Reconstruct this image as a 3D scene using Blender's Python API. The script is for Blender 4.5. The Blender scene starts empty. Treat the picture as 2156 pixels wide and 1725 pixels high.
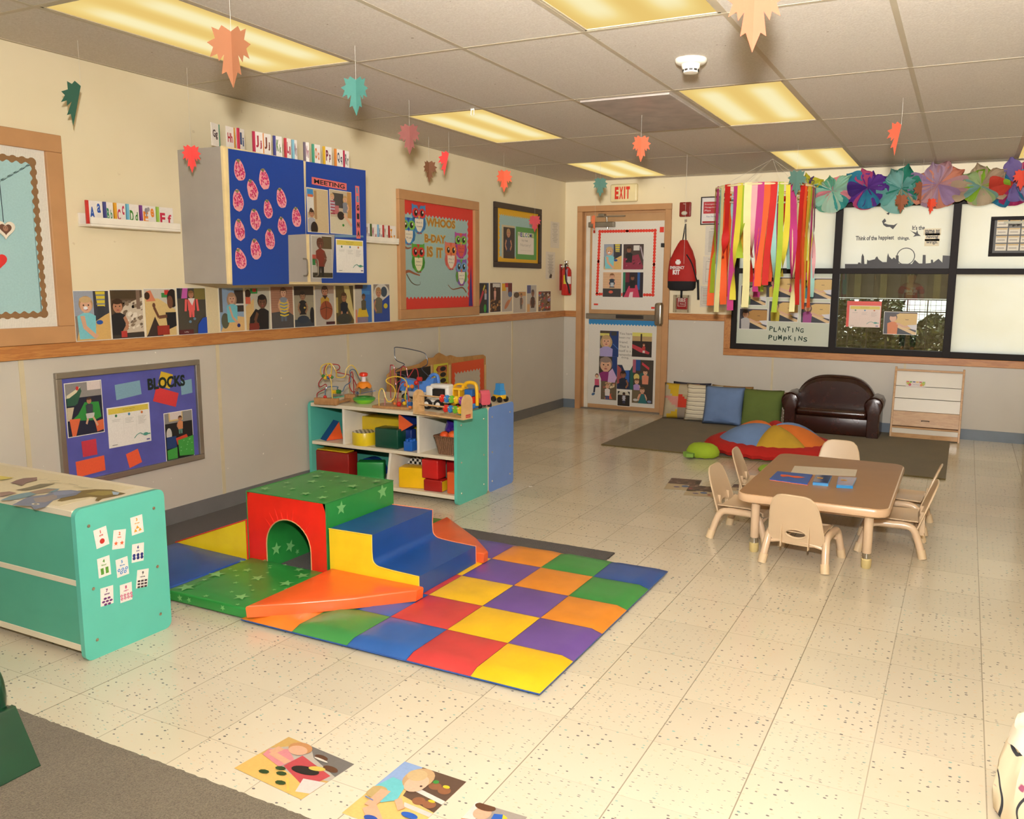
# Playroom of a childcare centre
FLASH1, FLASH2, LAMP, TRANSL, SKYS, SUNS, EXPO = 152, 214, 0.82, 0.85, 12.0, 11.0, 0.24
import bpy, bmesh, math, random
from mathutils import Vector, Matrix
random.seed(7)
SC = bpy.context.scene
COL = SC.collection
PI = math.pi

# ------------------------------------------------------------------ camera
CP = Vector((3.9707, -8.4584, 1.3989))
RX = Vector((0.89560618, 0.44476275, 0.00869909))
UP = Vector((-0.07483118, 0.13135126, 0.98850753))
FW = Vector((-0.43850869, 0.88596441, -0.15092112))
FPX, CX, CY = 1771.662, 1149.11, 861.44
cam_data = bpy.data.cameras.new('camera')
cam = bpy.data.objects.new('camera', cam_data)
COL.objects.link(cam)
M3 = Matrix((RX, UP, -FW)).transposed()
cam.matrix_world = Matrix.Translation(CP) @ M3.to_4x4()
cam_data.sensor_fit = 'HORIZONTAL'
cam_data.sensor_width = 36.0
cam_data.lens = FPX / 2156 * 36
cam_data.shift_x = -(CX - 1078) / 2156
cam_data.shift_y = (CY - 862.5) / 2156
cam_data.clip_start = 0.05
SC.camera = cam

# ------------------------------------------------------------------ world, light, exposure
def lin(c):
    if isinstance(c, str):
        c = c.lstrip('#')
        c = tuple(int(c[i:i + 2], 16) for i in (0, 2, 4))
    out = []
    for v in c[:3]:
        v = v / 255.0
        out.append(v / 12.92 if v <= 0.04045 else ((v + 0.055) / 1.055) ** 2.4)
    return (*out, 1.0)

world = bpy.data.worlds.new('sky')
SC.world = world
world.use_nodes = True
wn = world.node_tree
wn.nodes.clear()
sky = wn.nodes.new('ShaderNodeTexSky')
sky.sky_type = 'HOSEK_WILKIE'
sky.turbidity = 4
sky.sun_direction = (0.3, 0.6, 0.7)
bg = wn.nodes.new('ShaderNodeBackground')
bg.inputs[1].default_value = SKYS
wo = wn.nodes.new('ShaderNodeOutputWorld')
wn.links.new(sky.outputs[0], bg.inputs[0])
wn.links.new(bg.outputs[0], wo.inputs[0])
SC.view_settings.view_transform = 'Standard'
SC.view_settings.look = 'None'
SC.view_settings.exposure = EXPO
SC.view_settings.gamma = 1.0
SC.view_settings.use_curve_mapping = False

sun_d = bpy.data.lights.new('sun', 'SUN')
sun_d.energy = SUNS
sun_d.angle = math.radians(1.0)
sun_d.color = (1.0, 0.9, 0.72)
sun = bpy.data.objects.new('sun', sun_d)
COL.objects.link(sun)
sun.rotation_euler = Vector((0.25, 0.55, 0.95)).to_track_quat('Z', 'Y').to_euler()

def area(name, loc, aim, size, power, color, spread=180):
    d = bpy.data.lights.new(name, 'AREA')
    d.shape = 'DISK'
    d.size = size
    d.energy = power
    d.color = color
    d.spread = math.radians(spread)
    o = bpy.data.objects.new(name, d)
    COL.objects.link(o)
    o.location = loc
    o.rotation_euler = (Vector(loc) - Vector(aim)).to_track_quat('Z', 'Y').to_euler()
    return o
# the photographer's flash head above the camera: tilted up, and its bounce off the ceiling
area('camera_flash', (4.0, -8.5, 1.80), (2.5, -4.6, 3.4), 0.12, FLASH1, (1.0, 0.985, 0.965))
area('flash_bounce', (4.0, -8.7, 1.82), (3.8, -6.75, 3.1), 0.25, FLASH2, (1.0, 0.97, 0.93), 98)

# ------------------------------------------------------------------ measuring: a picture point on a known plane
def ray(px, py):
    return RX * ((px - CX) / FPX) + UP * (-(py - CY) / FPX) + FW
def hit(px, py, ax, v):
    d = ray(px, py)
    return CP + d * ((v - CP[ax]) / d[ax])
def LW(px, py, x=0.0): return hit(px, py, 0, x)
def BW(px, py, y=0.0): return hit(px, py, 1, y)
def FL(px, py, z=0.0): return hit(px, py, 2, z)

# ------------------------------------------------------------------ materials
MATS = {}
def node_mat(name):
    m = bpy.data.materials.new(name)
    m.use_nodes = True
    nt = m.node_tree
    b = nt.nodes['Principled BSDF']
    return m, nt, b
def N(nt, kind, **kw):
    n = nt.nodes.new(kind)
    for k, v in kw.items():
        if k.startswith('i_'):
            n.inputs[k[2:].replace('_', ' ')].default_value = v
        else:
            setattr(n, k, v)
    return n
def ramp(nt, fac, stops, interp='LINEAR'):
    r = nt.nodes.new('ShaderNodeValToRGB')
    r.color_ramp.interpolation = interp
    el = r.color_ramp.elements
    while len(el) > 1: el.remove(el[-1])
    el[0].position = stops[0][0]; el[0].color = stops[0][1]
    for p, c in stops[1:]:
        e = el.new(p); e.color = c
    nt.links.new(fac, r.inputs[0])
    return r.outputs[0]
def add_bump(nt, b, height, strength=0.2, dist=0.01):
    bm_ = N(nt, 'ShaderNodeBump')
    bm_.inputs['Strength'].default_value = strength
    bm_.inputs['Distance'].default_value = dist
    nt.links.new(height, bm_.inputs['Height'])
    nt.links.new(bm_.outputs[0], b.inputs['Normal'])
def objco(nt, scale=(1, 1, 1), world_=False):
    if world_:
        tc = nt.nodes.new('ShaderNodeNewGeometry'); out = tc.outputs['Position']
    else:
        tc = nt.nodes.new('ShaderNodeTexCoord'); out = tc.outputs['Object']
    mp = nt.nodes.new('ShaderNodeMapping')
    mp.inputs['Scale'].default_value = scale
    nt.links.new(out, mp.inputs[0])
    return mp.outputs[0]

def solid(color, rough=0.5, metal=0.0, bump=0.0, bscale=60.0, var=0.06, coat=0.0, spec=0.5, trans=0.0):
    """plain material with a little procedural variation"""
    key = (str(color), rough, metal, bump, bscale, var, coat, spec, trans)
    if key in MATS: return MATS[key]
    m, nt, b = node_mat('mat_%03d' % len(MATS))
    c = lin(color)
    co = objco(nt)
    nz = N(nt, 'ShaderNodeTexNoise'); nz.inputs['Scale'].default_value = 9.0; nz.inputs['Detail'].default_value = 3
    nt.links.new(co, nz.inputs['Vector'])
    lo = tuple(x * (1 - var) for x in c[:3]) + (1,)
    hi = tuple(min(1, x * (1 + var)) for x in c[:3]) + (1,)
    nt.links.new(ramp(nt, nz.outputs[0], [(0.3, lo), (0.7, hi)]), b.inputs['Base Color'])
    b.inputs['Roughness'].default_value = rough
    b.inputs['Metallic'].default_value = metal
    b.inputs['Specular IOR Level'].default_value = spec
    if coat:
        b.inputs['Coat Weight'].default_value = coat
        b.inputs['Coat Roughness'].default_value = 0.12
    if trans:
        b.inputs['Transmission Weight'].default_value = trans
    if bump:
        n2 = N(nt, 'ShaderNodeTexNoise'); n2.inputs['Scale'].default_value = bscale; n2.inputs['Detail'].default_value = 4
        nt.links.new(co, n2.inputs['Vector'])
        add_bump(nt, b, n2.outputs[0], bump, 0.004)
    MATS[key] = m
    return m

def printed(rough=0.5):
    """printed or painted sheets: the ink colours are stored per face"""
    key = ('print', rough)
    if key in MATS: return MATS[key]
    m, nt, b = node_mat('print_%02d' % len(MATS))
    a = N(nt, 'ShaderNodeAttribute', attribute_name='Ink')
    nz = N(nt, 'ShaderNodeTexNoise'); nz.inputs['Scale'].default_value = 120.0
    nt.links.new(objco(nt), nz.inputs['Vector'])
    mx = N(nt, 'ShaderNodeMix', data_type='RGBA', blend_type='MULTIPLY')
    mx.inputs[0].default_value = 0.18
    nt.links.new(a.outputs['Color'], mx.inputs[6])
    nt.links.new(nz.outputs[0], mx.inputs[7])
    nt.links.new(mx.outputs[2], b.inputs['Base Color'])
    b.inputs['Roughness'].default_value = rough
    MATS[key] = m
    return m

def wood(c1, c2, rough=0.45, scale=(1, 1, 1), rings=3.0, coat=0.0):
    key = ('wood', c1, c2, rough, scale, rings, coat)
    if key in MATS: return MATS[key]
    m, nt, b = node_mat('wood_%02d' % len(MATS))
    co = objco(nt, scale)
    nz = N(nt, 'ShaderNodeTexNoise'); nz.inputs['Scale'].default_value = rings; nz.inputs['Detail'].default_value = 6; nz.inputs['Roughness'].default_value = 0.65
    nt.links.new(co, nz.inputs['Vector'])
    nt.links.new(ramp(nt, nz.outputs[0], [(0.32, lin(c1)), (0.5, lin(c2)), (0.56, lin(c1)), (0.75, lin(c2))]), b.inputs['Base Color'])
    b.inputs['Roughness'].default_value = rough
    b.inputs['Coat Weight'].default_value = coat
    add_bump(nt, b, nz.outputs[0], 0.05, 0.002)
    MATS[key] = m
    return m

# ------------------------------------------------------------------ mesh builder
class MB:
    def __init__(s):
        s.v = []; s.f = []; s.m = []; s.sm = []; s.c = []
        s.mats = []
        s.T = Matrix.Identity(4)
    def mi(s, mat):
        if mat not in s.mats: s.mats.append(mat)
        return s.mats.index(mat)
    def raw(s, vs, fs, mat=None, smooth=False, col=None, T=None):
        T = s.T @ T if T is not None else s.T
        n = len(s.v)
        s.v += [tuple(T @ Vector(p)) for p in vs]
        k = s.mi(mat)
        for f in fs:
            s.f.append([n + i for i in f]); s.m.append(k); s.sm.append(smooth); s.c.append(col)
        return s
    def box(s, a, b, mat=None, T=None, r=0.0, col=None):
        x0, y0, z0 = [min(a[i], b[i]) for i in range(3)]
        x1, y1, z1 = [max(a[i], b[i]) for i in range(3)]
        r = min(r, (x1 - x0) * .49, (y1 - y0) * .49, (z1 - z0) * .49)
        if r <= 0:
            vs = [(x0, y0, z0), (x1, y0, z0), (x1, y1, z0), (x0, y1, z0), (x0, y0, z1), (x1, y0, z1), (x1, y1, z1), (x0, y1, z1)]
            fs = [(0, 3, 2, 1), (4, 5, 6, 7), (0, 1, 5, 4), (1, 2, 6, 5), (2, 3, 7, 6), (3, 0, 4, 7)]
            return s.raw(vs, fs, mat, False, col, T)
        # rounded box: stack of rounded rings
        seg = 3
        lay = []
        for k in range(seg + 1):
            a_ = PI / 2 * k / seg
            lay.append((z0 + r - r * math.cos(a_), r * (1 - math.sin(a_))))
        lay2 = [(z1 - (z - z0), ins) for z, ins in reversed(lay)]
        rings = []
        for z, ins in lay + lay2:
            pts = []
            for (cx, cy, a0) in ((x1 - r, y1 - r, 0), (x0 + r, y1 - r, PI / 2), (x0 + r, y0 + r, PI), (x1 - r, y0 + r, 1.5 * PI)):
                rr = r - ins
                for k in range(seg + 1):
                    a_ = a0 + PI / 2 * k / seg
                    pts.append((cx + rr * math.cos(a_), cy + rr * math.sin(a_), z))
            rings.append(pts)
        return s.loft(rings, mat, True, True, col, T)
    def loft(s, rings, mat=None, smooth=True, caps=True, col=None, T=None, closed=True):
        vs = [p for r in rings for p in r]
        n = len(rings[0])
        fs = []
        for i in range(len(rings) - 1):
            for j in range(n if closed else n - 1):
                k = (j + 1) % n
                fs.append((i * n + j, i * n + k, (i + 1) * n + k, (i + 1) * n + j))
        if caps:
            fs.append(tuple(reversed(range(n))))
            fs.append(tuple(range((len(rings) - 1) * n, len(rings) * n)))
        return s.raw(vs, fs, mat, smooth, col, T)
    def prism(s, pts, z0, z1, mat=None, T=None, smooth=False, col=None, side=None):
        a = sum(pts[i][0] * pts[(i + 1) % len(pts)][1] - pts[(i + 1) % len(pts)][0] * pts[i][1] for i in range(len(pts)))
        if a < 0: pts = list(reversed(pts))
        n = len(pts)
        vs = [(x, y, z0) for x, y in pts] + [(x, y, z1) for x, y in pts]
        s.raw(vs, [tuple(reversed(range(n))), tuple(range(n, 2 * n))], mat, False, col, T)
        s.raw(vs, [(i, (i + 1) % n, n + (i + 1) % n, n + i) for i in range(n)], side or mat, smooth, col, T)
        return s
    def tube(s, path, r, mat=None, n=8, T=None, col=None, closed=False, smooth_path=0):
        P = [Vector(p) for p in path]
        if smooth_path:
            P = spline(P, smooth_path, closed)
        rr = r if callable(r) else (lambda t: r)
        rings = []
        up = None
        L = len(P)
        for i, p in enumerate(P):
            a = P[(i - 1) % L] if (closed or i > 0) else P[i]
            b = P[(i + 1) % L] if (closed or i < L - 1) else P[i]
            t = (b - a).normalized()
            if up is None:
                up = Vector((0, 0, 1)) if abs(t.z) < 0.9 else Vector((1, 0, 0))
            x = t.cross(up)
            if x.length < 1e-6: x = t.orthogonal()
            x.normalize(); y = x.cross(t).normalized(); up = y
            q = rr(i / (L - 1))
            rings.append([tuple(p + (x * math.cos(2 * PI * k / n) + y * math.sin(2 * PI * k / n)) * q) for k in range(n)])
        if closed: rings.append(rings[0])
        return s.loft(rings, mat, True, not closed, col, T)
    def lathe(s, prof, mat=None, n=20, T=None, col=None, caps=True, sx=1, sy=1):
        rings = [[(r * math.cos(2 * PI * k / n) * sx, r * math.sin(2 * PI * k / n) * sy, z) for k in range(n)] for r, z in prof]
        return s.loft(rings, mat, True, caps, col, T)
    def ball(s, c, r, mat=None, n=12, T=None, col=None, e=1.0):
        r = r if isinstance(r, (tuple, list)) else (r, r, r)
        rings = []
        m = n // 2
        def sg(v): return math.copysign(abs(v) ** e, v)
        for i in range(m + 1):
            a = -PI / 2 + PI * i / m
            a = max(-PI / 2 + 0.02, min(PI / 2 - 0.02, a))
            rings.append([(c[0] + r[0] * sg(math.cos(a)) * sg(math.cos(2 * PI * k / n)), c[1] + r[1] * sg(math.cos(a)) * sg(math.sin(2 * PI * k / n)), c[2] + r[2] * sg(math.sin(a))) for k in range(n)])
        return s.loft(rings, mat, True, True, col, T)
    def build(s, name, parent=None, loc=None, bevel=0.0):
        me = bpy.data.meshes.new(name)
        me.from_pydata(s.v, [], s.f)
        for m in s.mats:
            me.materials.append(m if m is not None else solid('808080'))
        me.polygons.foreach_set('material_index', s.m)
        me.polygons.foreach_set('use_smooth', s.sm)
        if any(c is not None for c in s.c):
            at = me.color_attributes.new('Ink', 'FLOAT_COLOR', 'CORNER')
            buf = []
            for f, c in zip(s.f, s.c):
                buf += list(c or (0.8, 0.8, 0.8, 1)) * len(f)
            at.data.foreach_set('color', buf)
        me.update()
        if any(s.sm):
            try: me.set_sharp_from_angle(angle=math.radians(38))
            except Exception: pass
        o = bpy.data.objects.new(name, me)
        COL.objects.link(o)
        if loc is not None:      # move the origin to loc
            lv = Vector(loc)
            me.transform(Matrix.Translation(-lv)); o.location = lv
        if parent is not None:
            o.parent = parent
            if loc is None: pass
        if bevel:
            bv = o.modifiers.new('bevel', 'BEVEL'); bv.width = bevel; bv.segments = 3; bv.limit_method = 'ANGLE'; bv.angle_limit = math.radians(35)
        return o

def spline(P, k=6, closed=False):
    P = [Vector(p) for p in P]
    out = []
    n = len(P)
    for i in range(n if closed else n - 1):
        if closed: p0, p1, p2, p3 = P[i - 1], P[i], P[(i + 1) % n], P[(i + 2) % n]
        else: p0, p1, p2, p3 = P[max(i - 1, 0)], P[i], P[i + 1], P[min(i + 2, n - 1)]
        for j in range(k):
            t = j / k
            out.append(0.5 * ((2 * p1) + (p2 - p0) * t + (2 * p0 - 5 * p1 + 4 * p2 - p3) * t * t + (3 * p1 - p0 - 3 * p2 + p3) * t ** 3))
    if not closed: out.append(P[-1])
    return out

def tag(o, label, cat, group=None, kind=None):
    if label: o['label'] = label
    if cat: o['category'] = cat
    if group: o['group'] = group
    if kind: o['kind'] = kind
    return o
def thing(name, label, cat, loc, rz=0.0, group=None, M=None):
    o = bpy.data.objects.new(name, None)
    COL.objects.link(o)
    o.empty_display_size = 0.1
    if M is not None: o.matrix_world = M
    else:
        o.location = loc; o.rotation_euler = (0, 0, rz)
    return tag(o, label, cat, group)
def structure(o):
    o['kind'] = 'structure'
    return o
def copy_tree(o, parent=None):
    c = o.copy(); COL.objects.link(c)
    if parent is not None: c.parent = parent
    for ch in list(o.children): copy_tree(ch, c)
    return c
def frameM(o, u, v):
    """local x -> u, local y -> v, local z -> normal, origin o"""
    u = Vector(u).normalized(); v = Vector(v).normalized(); n = u.cross(v)
    M = Matrix((u, v, n)).transposed().to_4x4()
    return Matrix.Translation(Vector(o)) @ M
def on_left(y, z, x=0.0): return frameM((x, y, z), (0, 1, 0), (0, 0, 1))
def on_back(x_, z, y=0.0): return frameM((x_, y, z), (1, 0, 0), (0, 0, 1))
def on_floor(x_, y, z=0.0, rz=0.0): return Matrix.Translation((x_, y, z)) @ Matrix.Rotation(rz, 4, 'Z')

# ------------------------------------------------------------------ lettering
_TX = {}
def text_mesh(s, bold=0.0):
    if (s, bold) in _TX: return _TX[(s, bold)]
    cu = bpy.data.curves.new('lettering', 'FONT')
    cu.body = s; cu.size = 1.0; cu.offset = bold; cu.resolution_u = 3
    cu.fill_mode = 'FRONT'
    o = bpy.data.objects.new('lettering', cu)
    COL.objects.link(o)
    dg = bpy.context.evaluated_depsgraph_get()
    dg.update()
    me = bpy.data.meshes.new_from_object(o.evaluated_get(dg))
    vs = [tuple(v.co) for v in me.vertices]
    fs = [tuple(p.vertices) for p in me.polygons]
    COL.objects.unlink(o)
    bpy.data.objects.remove(o); bpy.data.curves.remove(cu); bpy.data.meshes.remove(me)
    if vs:
        x0 = min(v[0] for v in vs); x1 = max(v[0] for v in vs); y0 = min(v[1] for v in vs); y1 = max(v[1] for v in vs)
        vs = [((v[0] - x0), (v[1] - y0), 0) for v in vs]
        r = (vs, fs, x1 - x0, y1 - y0)
    else: r = ([], [], 1, 1)
    _TX[(s, bold)] = r
    return r

# ------------------------------------------------------------------ flat art (printed paper, cut-outs, decals)
class Art:
    """shapes laid on a sheet, in metres: x right, y up, each a hair above the last"""
    def __init__(s, M=None, rough=0.5, z=0.0008, dz=0.00022):
        s.mb = MB(); s.mat = printed(rough); s.z = z; s.dz = dz
        if M is not None: s.mb.T = M
        s.sx = s.sy = 1.0; s.ox = s.oy = 0.0
    def unit(s, x, y, w, h):
        s.ox, s.oy, s.sx, s.sy = x, y, w, h; return s
    def P(s, p): return (s.ox + p[0] * s.sx, s.oy + p[1] * s.sy)
    clip = False
    def poly(s, pts, c):
        if s.clip:
            for ax, lim, sg in ((0, 0, 1), (0, 1, -1), (1, 0, 1), (1, 1, -1)):
                out = []
                for i in range(len(pts)):
                    a, b = pts[i - 1], pts[i]
                    da, db = sg * (a[ax] - lim), sg * (b[ax] - lim)
                    if (da >= 0) != (db >= 0):
                        t = da / (da - db); out.append((a[0] + (b[0] - a[0]) * t, a[1] + (b[1] - a[1]) * t))
                    if db >= 0: out.append(b)
                pts = out
                if len(pts) < 3: return s
        s.cnt = (getattr(s, 'cnt', 0) + 1) % 11
        pts = [s.P(p) for p in pts]
        a = sum(pts[i][0] * pts[(i + 1) % len(pts)][1] - pts[(i + 1) % len(pts)][0] * pts[i][1] for i in range(len(pts)))
        if a < 0: pts = pts[::-1]
        s.mb.raw([(x, y, s.z + s.cnt * 1.5e-5) for x, y in pts], [tuple(range(len(pts)))], s.mat, False, lin(c)); s.z += s.dz
        return s
    def rect(s, x, y, w, h, c, rot=0):
        if rot:
            ca, sa = math.cos(rot), math.sin(rot); cx, cy = x + w / 2, y + h / 2
            return s.poly([(cx + dx * ca - dy * sa, cy + dx * sa + dy * ca) for dx, dy in ((-w / 2, -h / 2), (w / 2, -h / 2), (w / 2, h / 2), (-w / 2, h / 2))], c)
        return s.poly([(x, y), (x + w, y), (x + w, y + h), (x, y + h)], c)
    def ell(s, cx, cy, rx, ry, c, rot=0, n=18, a0=0, a1=2 * PI):
        ca, sa = math.cos(rot), math.sin(rot)
        full = abs(a1 - a0 - 2 * PI) < 1e-6
        pts = []
        for k in range(n if full else n + 1):
            a = a0 + (a1 - a0) * k / n
            x, y = rx * math.cos(a), ry * math.sin(a)
            pts.append((cx + x * ca - y * sa, cy + x * sa + y * ca))
        return s.poly(pts, c)
    def line(s, pts, w, c):
        for (x0, y0), (x1, y1) in zip(pts, pts[1:]):
            dx, dy = x1 - x0, y1 - y0; L = math.hypot(dx, dy) or 1
            nx, ny = -dy / L * w / 2, dx / L * w / 2
            z = s.z
            s.poly([(x0 + nx, y0 + ny), (x1 + nx, y1 + ny), (x1 - nx, y1 - ny), (x0 - nx, y0 - ny)], c)
            s.z = z
        s.z += s.dz
        return s
    def text(s, t, x, y, h, c, w=None, bold=0.0, rot=0, align='l'):
        """t with cap height h (metres in local units), lower left at x, y; squeezed to width w"""
        vs, fs, tw, th = text_mesh(t, bold)
        if not vs: return s
        base = text_mesh('H', bold)[3]
        k = h / base if w is None else h / th
        kx = k if w is None else w / tw
        k = k if w is None else h / th
        if align == 'c': x -= tw * kx / 2
        ca, sa = math.cos(rot), math.sin(rot)
        out = []
        for v in vs:
            a, b = v[0] * kx, v[1] * k
            px_, py_ = s.P((x + a * ca - b * sa, y + a * sa + b * ca))
            out.append((px_, py_, s.z))
        s.mb.raw(out, fs, s.mat, False, lin(c)); s.z += s.dz
        return s
    def build(s, name, **kw): return s.mb.build(name, **kw)

def wavy(x0, y0, x1, y1, amp, step, side=1, n=6):
    """points of a scalloped edge from (x0,y0) to (x1,y1)"""
    L = math.hypot(x1 - x0, y1 - y0); m = max(1, round(L / step))
    ux, uy = (x1 - x0) / L, (y1 - y0) / L
    pts = []
    for i in range(m * n + 1):
        t = i / (m * n) * L
        a = amp * math.cos(2 * PI * i / n) * side
        pts.append((x0 + ux * t - uy * a, y0 + uy * t + ux * a))
    return pts
# ================================================================== the room
H = 2.45
U = 0.3048
XR, YR = 7.6, -11.8
GX0, GY0 = 0.5902, -0.1092        # ceiling grid
FX0, FY0 = 2.9022, -6.1507        # floor tile joints

# ---- floor: vinyl tiles with dark and teal chips
def floor_mat():
    m, nt, b = node_mat('vinyl_tile')
    L = nt.links
    geo = nt.nodes.new('ShaderNodeNewGeometry')
    sep = N(nt, 'ShaderNodeSeparateXYZ'); L.new(geo.outputs['Position'], sep.inputs[0])
    def math_(op, a, b_=None):
        n = N(nt, 'ShaderNodeMath', operation=op)
        for i, v in enumerate((a, b_)):
            if v is None: continue
            if isinstance(v, (int, float)): n.inputs[i].default_value = v
            else: L.new(v, n.inputs[i])
        return n.outputs[0]
    tx = math_('DIVIDE', math_('SUBTRACT', sep.outputs[0], FX0 - 30 * U), U)
    ty = math_('DIVIDE', math_('SUBTRACT', sep.outputs[1], FY0 - 40 * U), U)
    fx, fy = math_('FRACT', tx), math_('FRACT', ty)
    cxn, cyn = math_('FLOOR', tx), math_('FLOOR', ty)
    ex = math_('MINIMUM', fx, math_('SUBTRACT', 1.0, fx)); ey = math_('MINIMUM', fy, math_('SUBTRACT', 1.0, fy))
    # joints of unequal darkness
    wn1 = N(nt, 'ShaderNodeTexWhiteNoise', noise_dimensions='1D'); L.new(math_('ROUND', tx), wn1.inputs['W'])
    wn2 = N(nt, 'ShaderNodeTexWhiteNoise', noise_dimensions='1D'); L.new(math_('ADD', math_('ROUND', ty), 77.3), wn2.inputs['W'])
    jx = math_('MULTIPLY', math_('LESS_THAN', ex, 0.0058), math_('ADD', 0.35, math_('MULTIPLY', wn1.outputs[0], 0.6)))
    jy = math_('MULTIPLY', math_('LESS_THAN', ey, 0.0045), math_('ADD', 0.15, math_('MULTIPLY', wn2.outputs[0], 0.5)))
    joint = math_('MAXIMUM', jx, jy)
    # chip direction alternates from tile to tile
    par = math_('MODULO', math_('ADD', cxn, cyn), 2.0)
    comb = N(nt, 'ShaderNodeCombineXYZ')
    wt = N(nt, 'ShaderNodeTexWhiteNoise', noise_dimensions='3D')
    cc = N(nt, 'ShaderNodeCombineXYZ'); L.new(cxn, cc.inputs[0]); L.new(cyn, cc.inputs[1]); L.new(cc.outputs[0], wt.inputs['Vector'])
    def chips(scale, stretch, thr, seed):
        outs = []
        for k in range(2):
            mp = N(nt, 'ShaderNodeMapping'); L.new(geo.outputs['Position'], mp.inputs[0])
            mp.inputs['Scale'].default_value = (scale, scale * stretch, 1) if k == 0 else (scale * 1.0, scale * 1.5, 1)
            mp.inputs['Location'].default_value = (seed, seed * 2.1, 0)
            ad = N(nt, 'ShaderNodeVectorMath', operation='ADD'); L.new(mp.outputs[0], ad.inputs[0]); L.new(wt.outputs[1], ad.inputs[1])
            vo = N(nt, 'ShaderNodeTexVoronoi', voronoi_dimensions='2D'); vo.inputs['Scale'].default_value = 1.0
            L.new(ad.outputs[0], vo.inputs['Vector'])
            # only some cells carry a chip
            sp = N(nt, 'ShaderNodeSeparateColor'); L.new(vo.outputs['Color'], sp.inputs[0])
            keep = math_('LESS_THAN', sp.outputs[0], thr)
            sz = math_('ADD', 0.07, math_('MULTIPLY', sp.outputs[1], 0.15))
            outs.append(math_('MULTIPLY', keep, math_('LESS_THAN', vo.outputs['Distance'], sz)))
        a = math_('MULTIPLY', outs[0], math_('SUBTRACT', 1.0, par)); c = math_('MULTIPLY', outs[1], par)
        return math_('ADD', a, c)
    dark = chips(40, 3.4, 0.24, 3.3)
    teal = chips(40, 3.0, 0.07, 9.1)
    pale = chips(34, 2.2, 0.25, 15.7)
    n1 = N(nt, 'ShaderNodeTexNoise'); n1.inputs['Scale'].default_value = 1.3; n1.inputs['Detail'].default_value = 5
    L.new(geo.outputs['Position'], n1.inputs['Vector'])
    base = ramp(nt, n1.outputs[0], [(0.3, lin('D6CAB0')), (0.7, lin('DFD5BF'))])
    tint = N(nt, 'ShaderNodeMix', data_type='RGBA', blend_type='MULTIPLY'); tint.inputs[0].default_value = 0.10
    L.new(base, tint.inputs[6]); L.new(wt.outputs[0], tint.inputs[7])
    cur = tint.outputs[2]
    for f, c, k in ((pale, 'D9BE9C', 0.5), (dark, '55525A', 0.85), (teal, '7FB0A8', 0.8), (joint, '5F4E3C', 0.9)):
        mx = N(nt, 'ShaderNodeMix', data_type='RGBA')
        L.new(math_('MULTIPLY', f, k), mx.inputs[0]); L.new(cur, mx.inputs[6]); mx.inputs[7].default_value = lin(c)
        cur = mx.outputs[2]
    L.new(cur, b.inputs['Base Color'])
    n2 = N(nt, 'ShaderNodeTexNoise'); n2.inputs['Scale'].default_value = 4.0; n2.inputs['Detail'].default_value = 4
    L.new(geo.outputs['Position'], n2.inputs['Vector'])
    rr = N(nt, 'ShaderNodeMapRange'); rr.inputs[1].default_value = 0.3; rr.inputs[2].default_value = 0.7; rr.inputs[3].default_value = 0.13; rr.inputs[4].default_value = 0.24
    L.new(n2.outputs[0], rr.inputs[0]); L.new(rr.outputs[0], b.inputs['Roughness'])
    b.inputs['Specular IOR Level'].default_value = 0.55
    add_bump(nt, b, n2.outputs[0], 0.03, 0.004)
    return m
mb = MB(); mb.box((-0.15, YR - .15, -0.12), (XR + .15, 0.25, 0.0), floor_mat())
structure(mb.build('floor'))

# ---- painted walls
def wall_mat(c, grey=False):
    m, nt, b = node_mat('wall_paint' + ('_grey' if grey else ''))
    co = objco(nt, world_=True)
    nz = N(nt, 'ShaderNodeTexNoise'); nz.inputs['Scale'].default_value = 2.2; nz.inputs['Detail'].default_value = 8
    nt.links.new(co, nz.inputs['Vector'])
    base = ramp(nt, nz.outputs[0], [(0.3, lin(c[0])), (0.7, lin(c[1]))])
    n2 = N(nt, 'ShaderNodeTexNoise'); n2.inputs['Scale'].default_value = 34 if grey else 22; n2.inputs['Detail'].default_value = 2
    nt.links.new(co, n2.inputs['Vector'])
    spots = ramp(nt, n2.outputs[0], [(0.0, (0, 0, 0, 1)), (0.735 if not grey else 0.74, (0, 0, 0, 1)), (0.76, (1, 1, 1, 1))])
    mx = N(nt, 'ShaderNodeMix', data_type='RGBA')
    nt.links.new(spots, mx.inputs[0]); nt.links.new(base, mx.inputs[6]); mx.inputs[7].default_value = lin('EDE6D8' if grey else 'D9C8A4')
    nt.links.new(mx.outputs[2], b.inputs['Base Color'])
    b.inputs['Roughness'].default_value = 0.42 if grey else 0.5
    n3 = N(nt, 'ShaderNodeTexNoise'); n3.inputs['Scale'].default_value = 160
    nt.links.new(co, n3.inputs['Vector'])
    add_bump(nt, b, n3.outputs[0], 0.06, 0.002)
    return m
CREAM = wall_mat(('E2D3AE', 'E8DAB8'))
GREYW = wall_mat(('C2BAAC', 'C8C1B3'), True)
PAINTED = solid('B98A5C', 0.5, bump=.04)
OAK = wood('A96B38', 'C08447', 0.42, (14, 1.2, 14), 2.4, 0.2)
OAKX = wood('A96B38', 'C08447', 0.42, (1.2, 14, 14), 2.4, 0.2)
RAIL_T, RAIL_B = 1.075, 1.008

mb = MB(); mb.box((-0.15, YR, RAIL_B + .03), (0, 0.0, H + .1), CREAM); mb.box((-0.15, YR, 0), (-0.0, 0, RAIL_B + .03), GREYW)
structure(mb.build('wall_left'))
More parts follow.
